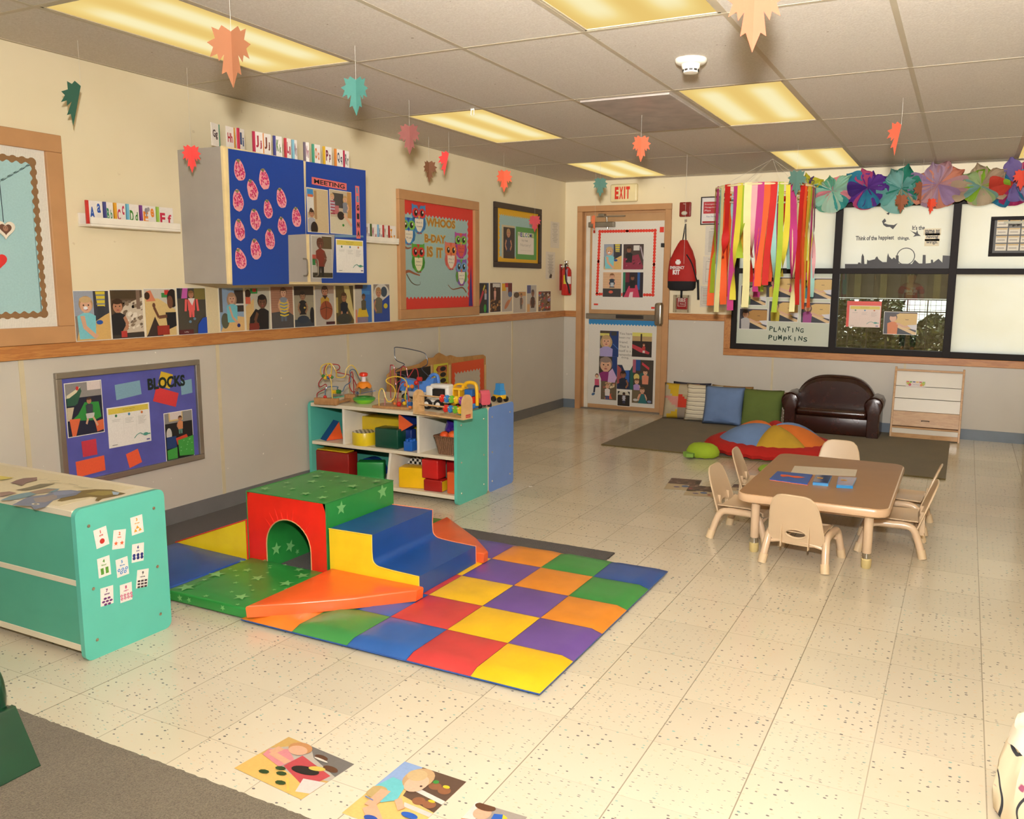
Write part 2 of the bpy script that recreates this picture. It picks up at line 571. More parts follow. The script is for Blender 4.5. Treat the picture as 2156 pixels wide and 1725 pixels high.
# back wall with the door opening (x .235-1.118) and window opening (x 1.86-5.9, z .73-2.13)
DX0, DX1, DZ = 0.205, 1.150, 2.135
WX0, WX1, WZ0, WZ1 = 1.862, 5.95, 0.735, 2.15
mb = MB()
def bw(x0, x1, z0, z1):
    if z0 < RAIL_B + .03 < z1 and x1 <= WX0 + .01:
        mb.box((x0, 0, z0), (x1, .15, RAIL_B + .03), GREYW); mb.box((x0, 0, RAIL_B + .03), (x1, .15, z1), CREAM)
    else: mb.box((x0, 0, z0), (x1, .15, z1), GREYW if z1 < 1.05 else CREAM)
bw(-0.15, DX0, 0, H + .1); bw(DX0, DX1, DZ, H + .1); bw(DX1, WX0, 0, H + .1)
bw(WX0, WX1, 0, WZ0); bw(WX0, WX1, WZ1, H + .1); mb.box((WX1, 0, 0), (XR, .15, H + .1), CREAM)
structure(mb.build('wall_back'))
mb = MB(); mb.box((XR, YR, 0), (XR + .15, .15, H + .1), CREAM); structure(mb.build('wall_right'))
mb = MB(); mb.box((-.15, YR - .15, 0), (XR + .15, YR, H + .1), CREAM); structure(mb.build('wall_front'))

# ---- ceiling: lay-in panels in a steel grid, with fluorescent fixtures in it
def ceil_mat():
    m, nt, b = node_mat('ceiling_panel')
    co = objco(nt, world_=True)
    nz = N(nt, 'ShaderNodeTexNoise'); nz.inputs['Scale'].default_value = 130; nz.inputs['Detail'].default_value = 3
    nt.links.new(co, nz.inputs['Vector'])
    n2 = N(nt, 'ShaderNodeTexNoise'); n2.inputs['Scale'].default_value = 38; n2.inputs['Detail'].default_value = 1
    nt.links.new(co, n2.inputs['Vector'])
    c1 = ramp(nt, nz.outputs[0], [(0.25, lin('C2B7A8')), (0.6, lin('D0C7BA')), (0.8, lin('D8D1C5'))])
    pits = ramp(nt, n2.outputs[0], [(0.0, (1, 1, 1, 1)), (0.19, (1, 1, 1, 1)), (0.22, (0, 0, 0, 1))])
    mx = N(nt, 'ShaderNodeMix', data_type='RGBA'); nt.links.new(pits, mx.inputs[0]); nt.links.new(c1, mx.inputs[6]); mx.inputs[7].default_value = lin('8F8068')
    nt.links.new(mx.outputs[2], b.inputs['Base Color'])
    b.inputs['Roughness'].default_value = 0.85
    add_bump(nt, b, nz.outputs[0], 0.25, 0.003)
    return m
cols = [GX0 + k * 2 * U for k in range(-1, 12)]
rows = [GY0 - k * 4 * U for k in range(0, 10)]
FIX = [(0, 4, 0), (0, 2, 0), (0, 0, 0), (3, 4, 0), (3, 2, 0), (3, 0, 0), (6, 0, 0), (6, 2, 0), (6, 4, 0), (0, 6, 0), (3, 6, 0), (6, 6, 0), (3, 8, 0), (0, 8, 0), (9, 0, 0), (9, 4, 0)]
lit = {(c, r) for c, r, _ in FIX}
mb = MB(); CM = ceil_mat()
for ci in range(-1, 11):
    for ri in range(-1, 9):
        if (ci, ri) in lit: continue
        x0 = GX0 + ci * 2 * U; y1 = GY0 - ri * 4 * U
        mb.box((x0, y1 - 4 * U, H), (x0 + 2 * U, y1, H + .02), CM)
mb.box((GX0 + 11 * 2 * U, YR, H), (XR, 0, H + .02), CM)
mb.box((-0.15, YR, H + .16), (XR, 0.15, H + .2), CM)
structure(mb.build('ceiling'))
GRID = solid('B5A88F', 0.45, var=.03)
mb = MB()
for x in cols: mb.box((x - .012, YR, H - .0008), (x + .012, 0, H + .03), GRID)
for y in rows: mb.box((0, y - .011, H - .0011), (XR, y + .011, H + .03), GRID)
mb.box((0, YR, H - .003), (.02, 0, H + .002), GRID); mb.box((0, -.02, H - .003), (XR, 0, H + .002), GRID)
structure(mb.build('trim_1'))

def lamp_mat():
    m, nt, b = node_mat('prismatic_diffuser')
    nt.nodes.remove(b)
    L = nt.links
    tc = nt.nodes.new('ShaderNodeTexCoord')
    sep = N(nt, 'ShaderNodeSeparateXYZ'); L.new(tc.outputs['Object'], sep.inputs[0])
    # two tubes behind the lens glow through it; ends a little dimmer
    a = N(nt, 'ShaderNodeMath', operation='ABSOLUTE'); L.new(sep.outputs[0], a.inputs[0])
    s1 = N(nt, 'ShaderNodeMath', operation='SUBTRACT'); L.new(a.outputs[0], s1.inputs[0]); s1.inputs[1].default_value = 0.145
    s2 = N(nt, 'ShaderNodeMath', operation='ABSOLUTE'); L.new(s1.outputs[0], s2.inputs[0])
    mr = N(nt, 'ShaderNodeMapRange', interpolation_type='SMOOTHSTEP'); L.new(s2.outputs[0], mr.inputs[0])
    mr.inputs[1].default_value = 0.015; mr.inputs[2].default_value = 0.13; mr.inputs[3].default_value = 1.0; mr.inputs[4].default_value = 0.0
    b2 = N(nt, 'ShaderNodeMath', operation='ABSOLUTE'); L.new(sep.outputs[1], b2.inputs[0])
    me = N(nt, 'ShaderNodeMapRange', interpolation_type='SMOOTHSTEP'); L.new(b2.outputs[0], me.inputs[0])
    me.inputs[1].default_value = 0.36; me.inputs[2].default_value = 0.62; me.inputs[3].default_value = 1.0; me.inputs[4].default_value = 0.15
    mm = N(nt, 'ShaderNodeMath', operation='MULTIPLY'); L.new(mr.outputs[0], mm.inputs[0]); L.new(me.outputs[0], mm.inputs[1])
    col = ramp(nt, mm.outputs[0], [(0.0, lin('EFCB76')), (0.45, lin('F8DC8C')), (1.0, lin('FFF2BC'))])
    e = N(nt, 'ShaderNodeEmission'); L.new(col, e.inputs[0]); e.inputs[1].default_value = LAMP
    out = [n for n in nt.nodes if n.type == 'OUTPUT_MATERIAL'][0]
    L.new(e.outputs[0], out.inputs[0])
    return m
LM = lamp_mat(); WHITE = solid('E9E4D8', 0.45)
def light_fixture(ci, ri, label):
    cx = GX0 + ci * 2 * U + U; cy = GY0 - ri * 4 * U - 2 * U
    t = thing('ceiling_light', label, 'ceiling light', (cx, cy, H), group='fluorescent ceiling lights')
    w, l = U - .012, 2 * U - .012
    m = MB()
    m.box((-w, -l, .0), (-w + .012, l, .08), GRID); m.box((w - .012, -l, 0), (w, l, .08), GRID)
    m.box((-w, -l, 0), (w, -l + .012, .08), GRID); m.box((-w, l - .012, 0), (w, l, .08), GRID); m.box((-w, -l, .08), (w, l, .09), WHITE)
    m.build('housing', t)
    m = MB(); m.box((-w + .012, -l + .012, .004), (w - .012, l - .012, .009), LM); m.build('diffuser', t)
    return t
LBL = {(0, 4): 'large fluorescent panel at the upper left behind the orange leaf',
       (0, 2): 'fluorescent panel over the owl board, middle of the row along the left wall',
       (0, 0): 'fluorescent panel in front of the door, farthest of the left row',
       (3, 4): 'fluorescent panel cut by the top edge left of the big orange leaf',
       (3, 2): 'fluorescent panel behind the smoke detector, nearly square in view',
       (3, 0): 'small far fluorescent panel above the streamer mobile',
       (6, 0): 'fluorescent panel glimpsed at the right edge over the tissue garland'}
for c, r, _ in FIX: light_fixture(c, r, LBL.get((c, r), 'fluorescent ceiling panel of the part of the room behind the camera'))

# ---- chair rail, baseboards, window casing trim
mb = MB(); mb.box((0, YR, RAIL_B), (.02, 0, RAIL_T), OAK); structure(mb.build('trim_2', bevel=.004))
mb = MB(); mb.box((.02, -.02, RAIL_B), (.155, 0, RAIL_T), OAKX); structure(mb.build('trim_3', bevel=.004))
mb = MB(); mb.box((1.208, -.02, RAIL_B), (1.7945, 0, RAIL_T), OAKX)
mb.box((1.795, -.022, .7355), (1.862, 0, RAIL_T), OAK); mb.box((1.795, -.022, .668), (XR, 0, .735), OAKX)
structure(mb.build('trim_4', bevel=.004))
COVE = solid('6E6C6A', 0.4, bump=.03)
COVE2 = solid('6C7680', 0.35, bump=.03)
mb = MB(); mb.box((0, YR, 0), (.008, 0, .096), COVE); structure(mb.build('baseboard_left'))
mb = MB(); mb.box((0, -.008, 0), (.155, 0, .096), COVE2); mb.box((1.208, -.008, 0), (XR, 0, .096), COVE2); structure(mb.build('baseboard_back'))
# batten strips between the grey wall panels
SEAM = solid('CDBF9C', 0.5)
mb = MB()
for px_, py_ in ((55, 900), (462, 830), (733, 745), (925, 740), (1078, 740)):
    y = LW(px_, py_).y
    mb.box((0, y - .012, .096), (.003, y + .012, RAIL_B), SEAM)
for px_, py_ in ((1626, 780), (1905, 775)):
    x = BW(px_, py_).x
    mb.box((x - .01, -.003, .096), (x + .01, 0, .668), SEAM)
structure(mb.build('trim_5'))
# white divider wall at the right
mb = MB(); mb.box((4.42, -3.4, 0), (4.50, -1.60, 1.02), solid('E6DFD2', .4)); structure(mb.build('wall_divider', bevel=.006))

# ---- window_1: black frames, six lights in view, papered and clear panes
BLK = solid('1A110D', 0.6, bump=.05, bscale=30, spec=.25)
wx = [1.862, 2.815, 3.815, 4.86, 5.95]
mb = MB()
def bar(x0, x1, z0, z1): mb.box((x0, -.012, z0), (x1, .06, z1), BLK)
bar(WX0, WX1, .7355, .79); bar(WX0, WX1, 2.10, 2.15); bar(WX0, WX1, 1.487, 1.537)
for x0, x1 in ((WX0, 1.915), (WX1 - .05, WX1), (2.81, 2.874), (3.806, 3.87), (4.828, 4.892)):
    mb.box((x0, -.0128, .7345), (x1, .0605, 2.1505), BLK)
structure(mb.build('window_1', bevel=.003))
def pane_mat(name, c, transl=0.6, rough=.6):
    m, nt, b = node_mat(name)
    co = objco(nt, world_=True)
    nz = N(nt, 'ShaderNodeTexNoise'); nz.inputs['Scale'].default_value = 1.6; nz.inputs['Detail'].default_value = 6
    nt.links.new(co, nz.inputs['Vector'])
    base = ramp(nt, nz.outputs[0], [(0.3, lin(c[0])), (0.7, lin(c[1]))])
    nt.links.new(base, b.inputs['Base Color'])
    b.inputs['Roughness'].default_value = rough
    tr = N(nt, 'ShaderNodeBsdfTranslucent'); nt.links.new(base, tr.inputs[0])
    mx = N(nt, 'ShaderNodeMixShader'); mx.inputs[0].default_value = transl
    nt.links.new(b.outputs[0], mx.inputs[1]); nt.links.new(tr.outputs[0], mx.inputs[2])
    out = [n for n in nt.nodes if n.type == 'OUTPUT_MATERIAL'][0]
    nt.links.new(mx.outputs[0], out.inputs[0])
    return m
FROST = pane_mat('frosted_film', ('F2ECDA', 'FAF5E8'), TRANSL, .35)
PAPERG = pane_mat('backing_paper', ('C9CDB6', 'D3D6C2'), .12, .45)
def glass_mat():
    m, nt, b = node_mat('reflective_glass'); nt.nodes.remove(b)
    tr = N(nt, 'ShaderNodeBsdfTransparent'); tr.inputs[0].default_value = (.80, .83, .78, 1)
    gl = N(nt, 'ShaderNodeBsdfGlossy'); gl.inputs['Roughness'].default_value = .012; gl.inputs[0].default_value = (.95, .9, .85, 1)
    mx = N(nt, 'ShaderNodeMixShader'); mx.inputs[0].default_value = .15
    nt.links.new(tr.outputs[0], mx.inputs[1]); nt.links.new(gl.outputs[0], mx.inputs[2])
    out = [n for n in nt.nodes if n.type == 'OUTPUT_MATERIAL'][0]
    nt.links.new(mx.outputs[0], out.inputs[0])
    return m
GLASS = glass_mat()
w1 = bpy.data.objects['window_1']
def pane(x0, x1, z0, z1, m, nm='pane', y=.02):
    q = MB(); q.box((x0, y, z0), (x1, y + .004, z1), m); o = q.build(nm, w1); return o
xs_ = [1.915, 2.81, 2.874, 3.806, 3.87, 4.828, 4.892, 5.90]
for k in range(4):
    pane(xs_[2 * k], xs_[2 * k + 1], 1.537, 2.10, FROST)
pane(xs_[0], xs_[1], .79, 1.487, PAPERG)
pane(xs_[2], xs_[3], .79, 1.487, GLASS, 'glass_pane')
pane(xs_[4], xs_[5], .79, 1.487, FROST); pane(xs_[6], xs_[7], .79, 1.487, FROST)

# ---- outside: ground, shade screen, fence and hedge seen through the clear pane
mb = MB(); mb.box((-2, .3, -.3), (11, 14, -.05), solid('B7A98C', .9)); structure(mb.build('ground_outside'))
def hedge_mat():
    m, nt, b = node_mat('hedge_leaf')
    oi = N(nt, 'ShaderNodeTexNoise'); oi.inputs['Scale'].default_value = 9
    nt.links.new(objco(nt, world_=True), oi.inputs['Vector'])
    nt.links.new(ramp(nt, oi.outputs[0], [(0.3, lin('1E2E17')), (0.55, lin('3C4F25')), (0.7, lin('7C7B33'))]), b.inputs['Base Color'])
    b.inputs['Roughness'].default_value = .7
    return m
HM = hedge_mat()
mb = MB(); rnd = random.Random(3)
for k in range(15000):
    x = rnd.uniform(1.6, 5.2); y = rnd.uniform(1.7, 2.6)
    top = 1.2 if x < 3.3 else .95 + .10 * math.sin(x * 9)
    z = rnd.uniform(.25, 1) * top
    a = rnd.uniform(0, 6.28); s_ = rnd.uniform(.025, .055); tl = rnd.uniform(-.8, .8)
    u = Vector((math.cos(a), math.sin(a), tl)) * s_; v = Vector((-math.sin(a) * .5, math.cos(a) * .5, rnd.uniform(.3, 1))) * s_ * .6
    c = Vector((x, y, z))
    mb.raw([c - u, c + v, c + u, c - v], [(0, 1, 2, 3)], HM)
tag(mb.build('hedge'), 'dark green leafy hedge outside behind the clear window pane', 'hedge', kind='stuff')
mb = MB(); FE = solid('23201C', .5)
for k in range(19):
    x = 1.6 + k * .2; mb.box((x - .006, 1.5, -.05), (x + .006, 1.512, 1.235), FE)
for z in (1.23, 1.1, .6): mb.box((1.5, 1.498, z - .006), (5.3, 1.514, z + .006), FE)
for k in range(70):
    x = 1.6 + k * .052; mb.box((x - .002, 1.503, .1), (x + .002, 1.507, 1.225), FE)
for k in range(22): mb.box((1.5, 1.503, .12 + k * .05), (5.3, 1.507, .124 + k * .05), FE)
tag(mb.build('wire_fence'), 'black wire mesh fence outside in front of the hedge', 'fence')
mb = MB(); SH = solid('6B6250', .8)
for k in range(60):
    x = 1.2 + k * .075
    mb.box((x, 2.75 + .02 * (k % 2), 1.22), (x + .075, 2.77 + .02 * (k % 2), 2.3), SH if k % 4 else solid('8A7A4E', .8))
tag(mb.build('shade_screen'), 'brown ribbed shade screen outside above the fence', 'screen')
# ================================================================== printed pictures
SK1, SK2, SK3 = 'D9A888', '8A5A40', 'B98262'
def kid(A, asp, x, y, s, skin, hair, shirt, legs=None, arm='', face=True, long=False, hair2=None):
    """a child in a photograph: head at x, y with half height s (parts of the picture height); asp = h / w"""
    r = s * asp
    if legs: 
        A.poly([(x - 1.0 * r, y - 4.3 * s), (x - .9 * r, y - 6.6 * s), (x - .2 * r, y - 6.6 * s), (x, y - 4.8 * s), (x + .2 * r, y - 6.6 * s), (x + .9 * r, y - 6.6 * s), (x + 1.0 * r, y - 4.3 * s)], legs)
    if long: A.ell(x, y - .25 * s, 1.25 * r, 1.35 * s, hair)
    A.poly([(x - .35 * r, y - .7 * s), (x + .35 * r, y - .7 * s), (x + .4 * r, y - 1.3 * s), (x - .4 * r, y - 1.3 * s)], skin)
    A.poly([(x - .45 * r, y - 1.05 * s), (x + .45 * r, y - 1.05 * s), (x + 1.35 * r, y - 1.5 * s), (x + 1.2 * r, y - 4.6 * s), (x - 1.2 * r, y - 4.6 * s), (x - 1.35 * r, y - 1.5 * s)], shirt)
    if 'l' in arm: A.line([(x - 1.1 * r, y - 1.7 * s), (x - 1.7 * r, y - 3.0 * s), (x - .9 * r, y - 4.2 * s)], .7 * s, skin)
    if 'r' in arm: A.line([(x + 1.1 * r, y - 1.7 * s), (x + 1.7 * r, y - 3.0 * s), (x + .9 * r, y - 4.2 * s)], .7 * s, skin)
    if 'R' in arm: A.line([(x + .9 * r, y - 1.7 * s), (x + 2.2 * r, y - 3.1 * s), (x + 3.6 * r, y - 3.6 * s)], .75 * s, skin); A.ell(x + 3.7 * r, y - 3.65 * s, .5 * r, .4 * s, skin)
    if 'L' in arm: A.line([(x - .9 * r, y - 1.7 * s), (x - 2.2 * r, y - 3.1 * s), (x - 3.6 * r, y - 3.6 * s)], .75 * s, skin); A.ell(x - 3.7 * r, y - 3.65 * s, .5 * r, .4 * s, skin)
    A.ell(x, y + .12 * s, 1.04 * r, 1.1 * s, hair)
    A.ell(x, y - .12 * s, .86 * r, .95 * s, skin)
    A.ell(x - .05 * r, y + .72 * s, .9 * r, .42 * s, hair2 or hair)
    if face:
        for d in (-.36, .36): A.ell(x + d * r, y - .02 * s, .12 * r, .11 * s, '2A1A14', n=8)
        A.ell(x, y - .32 * s, .1 * r, .1 * s, 'C08064', n=6)
        A.ell(x, y - .62 * s, .26 * r, .09 * s, 'A04848', n=8)

def sheet(M, w, h, c='EFEAE0', t=.0006, rough=.45):
    A = Art(M, rough=rough, z=t + .0003)
    A.mb.box((0, 0, 0), (w, h, t), printed(rough), col=lin(c))
    return A
def photo(M, w, h, label, fn, group=None, border=.0, bg='8C8074', cat='photograph', name='photograph', white='EFEAE0'):
    A = sheet(M, w, h, white)
    b = border
    A.unit(b, b, w - 2 * b, h - 2 * b); A.clip = True
    A.rect(0, 0, 1, 1, bg)
    fn(A, (h - 2 * b) / (w - 2 * b))
    return tag(A.build(name), label, cat, group)
def Lr(x0, y0, x1, y1, off=.001, x=0.0):
    a = LW(x0, y0, x); b = LW(x1, y1, x)
    return on_left(a.y, b.z, x + off), b.y - a.y, a.z - b.z
def Br(x0, y0, x1, y1, off=.001, y=0.0):
    a = BW(x0, y0, y); b = BW(x1, y1, y)
    return on_back(a.x, b.z, y - off), b.x - a.x, a.z - b.z
def speck(A, cols, n, s=.05, seed=1, area_=(0, 0, 1, 1)):
    r = random.Random(seed); z = A.z
    for k in range(n):
        x = area_[0] + r.random() * (area_[2] - area_[0]); y = area_[1] + r.random() * (area_[3] - area_[1])
        A.z = z + .00003 * (k % 7)
        q = s * r.uniform(.4, 1)
        x = min(max(x, area_[0] + q), area_[2] - q); y = min(max(y, area_[1] + q * .7), area_[3] - q * .7)
        A.ell(x, y, q, q * r.uniform(.4, 1) * .7, r.choice(cols), r.random() * .6, n=6)
    A.z = z + .00025

# pictures -----------------------------------------------------------
def p_table_aqua(A, a):
    A.rect(0, .5, 1, .5, '9AA0AC'); A.rect(.55, .35, .45, .65, '3A3A44')
    A.poly([(.62, .99), (.9, .99), (.88, .68), (.66, .68)], 'D8C23A')
    for k in range(3): A.rect(.63, .72 + k * .09, .26, .03, '7C7F88')
    A.rect(.66, .45, .2, .24, '35363E'); A.poly([(.0, 0), (1, 0), (1, .55), (.85, .5), (.38, .3), (.08, .2)], 'D9B06A')
    kid(A, a, .32, .72, .15, SK1, 'B08C5C', '7FC8D0', arm='', long=False, hair2='C9A876')
    A.poly([(.13, .5), (.26, .5), (.3, .3), (.55, .12), (.58, .04), (.5, .04), (.2, .25)], SK1)
    A.ell(.56, .09, .06, .035, SK1); A.ell(.68, .36, .1, .045, '1E4FA0'); A.ell(.3, .66, .06, .035, 'EDEDED')
def p_boy_black(A, a):
    A.rect(0, 0, 1, 1, '5A4634'); A.poly([(.15, .1), (1, .12), (1, .85), (.5, .72), (.3, .6)], 'CFC0AA'); speck(A, ['E6DCCB', '6E5E4E', '8A7660'], 46, .09, 4, (.35, .15, 1, .8))
    A.rect(0, .82, .8, .18, '4A3A26'); A.rect(.8, .6, .12, .4, '7E6656')
    A.rect(0, 0, 1, .1, '3A3430')
    kid(A, a, .2, .67, .13, SK3, '3A2416', '1E1E22', None, 'r'); A.rect(.26, .02, .18, .13, 'B83A34')
def p_point(A, a):
    A.rect(0, 0, 1, 1, 'D9BC7E'); A.poly([(0, 1), (1, 1), (1, .55), (.45, .8), (0, .82)], 'C9C2B4'); A.rect(.55, .82, .3, .1, '3C8A46'); A.rect(.65, .88, .15, .1, 'C2342E')
    A.poly([(0, 0), (.55, 0), (.3, .42), (.05, .05)], '3A2C2A'); A.poly([(.05, .95), (.2, .98), (.35, .75), (.05, .74)], 'D8825E'); A.ell(.08, .86, .09, .08, '3A2416')
    A.ell(.9, .8, .18, .2, '1E1412'); A.ell(.82, .72, .1, .14, '6E4530'); A.poly([(.65, .5), (1, .5), (1, .2), (.7, .12)], '14161E')
    A.line([(.7, .42), (.42, .4), (.28, .62)], .07, '6E4530'); A.ell(.28, .66, .05, .05, '6E4530'); A.rect(.35, .02, .4, .2, '9C2E22')
def p_pink_suit(A, a):
    A.rect(0, 0, 1, 1, '4A443A'); A.rect(.6, .75, .4, .25, '7E7038'); A.poly([(.2, 1), (.38, 1), (.34, .78), (.14, .78)], 'C25AA8'); A.rect(0, .78, .12, .22, '1E2430')
    kid(A, a, .48, .86, .075, SK3, '8A5E3A', 'E8605C', 'E8605C', ''); A.poly([(.36, .78), (.6, .78), (.5, .62)], 'E9E2DA')
    A.poly([(.25, .76), (.33, .76), (.3, .5), (.22, .5)], 'E8605C'); A.poly([(.63, .76), (.7, .76), (.74, .5), (.66, .5)], 'E8605C')
    A.ell(.4, .27, .05, .03, '6A8AA0'); A.ell(.56, .33, .05, .03, '6A8AA0'); A.poly([(.65, 0), (1, 0), (1, .36), (.85, .34), (.68, .2)], '1C4AB0')
    A.rect(.0, 0, .5, .1, '5A1E22'); A.text('Lilly', .18, .03, .035, 'E6DCD0', w=.15)
def p_girl_aqua2(A, a):
    A.rect(0, 0, 1, 1, '8FA6BE'); A.rect(.62, .45, .38, .5, '3A2E28'); A.rect(.62, .6, .38, .04, 'D9D4CA'); A.rect(0, .45, .12, .55, '5E5248')
    A.poly([(0, 0), (1, 0), (1, .32), (.6, .36), (.2, .22)], 'E2B878'); A.ell(.2, .25, .16, .18, '5A5A46')
    kid(A, a, .5, .76, .12, SK1, 'B08C6C', '74C4CE', None, '', long=True); A.line([(.38, .58), (.5, .32), (.72, .18)], .07, SK1); A.ell(.74, .13, .07, .045, '23286E')
def p_curly(A, a):
    A.rect(0, 0, 1, 1, 'C6BFA8'); A.poly([(0, .55), (.35, .75), (.3, .0), (0, 0)], 'DDB878'); A.rect(.2, .86, .3, .12, '2E8A3E'); A.rect(.3, .9, .15, .08, 'C8382E'); A.ell(.1, .86, .12, .1, '3A2416'); A.rect(0, .62, .2, .16, 'D8664A')
    A.poly([(.1, .0), (.6, 0), (.66, .42), (.4, .5), (.15, .3)], '1A161A'); kid(A, a, .68, .66, .15, '6E4630', '1E120E', '1A161A', None, 'l'); A.rect(.1, .0, .4, .16, '7E2C22')
def p_stripes(A, a):
    A.rect(0, 0, 1, 1, 'B07E62')
    for k in range(9): A.rect(0, .5 + k * .055, 1, .006, '8E5E48')
    A.poly([(0, 0), (1, 0), (1, .3), (.7, .42), (0, .38)], '4E4A4A'); kid(A, a, .55, .86, .105, SK1, '6A4A30', '8A93A0', '5C6878', 'lr')
    for k in range(5): A.poly([(.36, .64 - k * .075), (.56, .61 - k * .075), (.76, .64 - k * .075), (.76, .61 - k * .075), (.56, .575 - k * .075), (.36, .61 - k * .075)], 'E8C83A')
def p_dark(A, a):
    A.rect(0, 0, 1, 1, 'A59A80'); A.rect(0, .78, 1, .22, '3E2E20'); A.rect(0, 0, 1, .18, '3A4048'); A.ell(.9, .28, .12, .2, '1C1C20')
    kid(A, a, .42, .76, .1, '9E7656', '2E2018', '1C1A1E', None, 'lr'); A.ell(.42, .18, .3, .1, '2C3848'); A.ell(.5, .47, .05, .025, 'D8B04A')
def p_ball(A, a):
    A.rect(0, 0, 1, 1, 'BDB4A8'); A.rect(.55, .8, .45, .2, 'A88A78'); kid(A, a, .5, .86, .12, SK3, '5A3A26', 'C49A3A', None, ''); A.poly([(.35, .76), (.65, .76), (.5, .66)], '3E1E22')
    A.ell(.55, .38, .34, .24, '9A4A2C'); A.line([(.22, .4), (.55, .46), (.88, .4)], .012, '2E1A14'); A.line([(.5, .62), (.56, .4), (.5, .15)], .02, '2E1A14'); A.rect(.52, .02, .48, .07, '4A1E22')
def p_gold(A, a):
    A.rect(0, 0, 1, 1, '5E4E2A'); A.poly([(.45, 1), (.75, 1), (1, .3), (1, .1), (.6, .5)], 'CDBB7A'); A.rect(0, .3, .12, .4, 'B9A45E')
    kid(A, a, .45, .7, .11, '9C6E4A', '4A2E1A', '16202E', None, ''); A.ell(.3, .28, .05, .07, SK3); A.ell(.6, .26, .05, .07, SK3); A.ell(.45, .14, .42, .14, '3A3A34')
def p_blueslide(A, a):
    A.rect(0, 0, 1, 1, 'BFB8AC'); A.poly([(.35, 1), (1, 1), (1, 0), (.75, 0), (.6, .5), (.45, .7)], '2E6AB8'); A.rect(.4, .74, .5, .1, '3F86C8'); A.poly([(.1, .15), (.2, .38), (.65, .38), (.8, .15)], 'D9B82E'); A.rect(.1, 0, .65, .15, '8A7A8E'); A.rect(0, .0, .1, .35, 'D88A6A')
    kid(A, a, .5, .68, .075, '8A6248', '4A3626', '5A5440', None, ''); A.rect(0, .9, .45, .1, '3E181C')
def p_tunnel(A, a):
    A.ell(.5, .72, .5, .3, 'D6D0C4'); A.ell(.65, .8, .2, .14, '3A4A5A'); A.poly([(0, .6), (.5, .55), (1, .72), (1, 0), (0, 0)], '27479A')
    kid(A, a, .3, .78, .12, SK3, 'A87E50', '6A6452', None, 'l'); A.ell(.72, .42, .13, .07, 'CDBB2E')
def p_slide_g(A, a):
    A.rect(0, 0, 1, 1, '2E2A26'); A.rect(.85, 0, .15, 1, '20406A'); A.poly([(.05, .3), (.45, .78), (.55, .68), (.1, .2)], 'C23A4A'); A.ell(.7, .72, .1, .08, SK3); A.rect(.6, .45, .2, .2, 'B8B4BE'); A.ell(.65, .16, .12, .14, '3A9A3A'); A.poly([(.45, .8), (.6, .95), (.68, .9), (.5, .72)], 'CDBB4E')
def p_wood(A, a):
    A.rect(0, 0, 1, 1, '3A2418'); A.rect(.25, .85, .7, .13, 'CFC9BE'); speck(A, ['9A6A3A', '7A4A26', 'C08A4E'], 22, .12, 8, (0, 0, 1, .45)); kid(A, a, .45, .8, .06, SK3, '4A2A1A', 'D8A090', 'D8A090')
def p_easel(A, a):
    A.rect(0, 0, 1, 1, 'B9ADA0'); A.rect(0, .72, .4, .26, 'E0A826'); A.rect(.3, .85, .3, .15, 'B82E2E'); A.rect(.6, .6, .4, .4, '6A2A26'); A.ell(.8, .6, .2, .1, '5A6E8E'); A.ell(.5, .25, .3, .1, 'C07A52', .5); A.line([(.7, .3), (.95, .5)], .06, 'D88A4A')
def p_play(A, a):
    A.rect(0, 0, 1, 1, 'C0B5A5'); A.rect(.4, .8, .6, .2, 'C8965E'); A.ell(.25, .85, .22, .14, '5E4A36'); kid(A, a, .62, .82, .1, SK3, '7A5A3A', '6E5648', '5E564E', 'r')
def p_brown_shirt(A, a):
    A.rect(0, 0, 1, 1, 'BDB5A8'); A.rect(0, .7, .4, .3, '5A5E86'); A.rect(.0, 0, .3, .3, 'D8A66A'); kid(A, a, .6, .7, .12, SK2, '5A463E', '4A3024', None, 'lr')
def p_crowd(A, a):
    A.rect(0, 0, 1, 1, '7A5A42'); speck(A, ['C8884A', 'B8423A', 'D9C2A0', '5A3626', '8A7AA0', 'D9D0C4', '4A5A6A'], 48, .14, 12)
def p_read(A, a):
    A.rect(0, 0, 1, 1, 'C9B28A'); A.rect(0, .45, .3, .4, 'D9D4C8'); A.poly([(0, .98), (.28, .98), (.3, .82), (0, .8)], '3A8AC0'); A.rect(.02, .8, .25, .06, 'D06A3A'); A.rect(.32, .3, .12, .66, 'A8845A')
    A.rect(.0, .28, .34, .04, 'DED8CC'); A.ell(.16, .5, .07, .05, '3A2A20'); kid(A, a, .18, .42, .085, SK3, '3A2418', 'A8A6A8'); A.ell(.28, .08, .17, .16, '241612')
def p_girls(A, a):
    A.rect(0, 0, 1, 1, 'C0AE92'); A.rect(.12, .6, .5, .34, '4A4440'); A.rect(.1, .45, .3, .2, 'B86A6A'); A.rect(.8, .3, .2, .7, 'B8874A'); A.rect(0, 0, 1, .38, 'CFC4A6')
    kid(A, a, .1, .84, .07, SK1, 'C8A070', 'B8B2C0', None, ''); 
    for k in range(5): A.rect(.0, .72 - k * .07, .2, .03, 'A03A4A')
    kid(A, a, .68, .82, .07, SK1, 'C09A62', '7E8088', None, 'r', long=True); A.ell(.45, .42, .16, .1, '2A1C18'); A.line([(.6, .45), (.95, .2)], .08, SK1); A.ell(.55, .2, .05, .03, '3A8A3A')
def p_redboy(A, a):
    A.rect(0, 0, 1, 1, 'B5AD9E'); A.rect(.5, .7, .5, .3, '5A4A30'); A.rect(0, .35, .18, .2, 'B04A3A'); A.rect(0, .3, .15, .15, '2E7A3E'); A.rect(0, 0, 1, .12, '3A3222')
    kid(A, a, .4, .82, .12, '6A3E2E', '5A3020', '7A2E22', '1E1A1A', 'r')
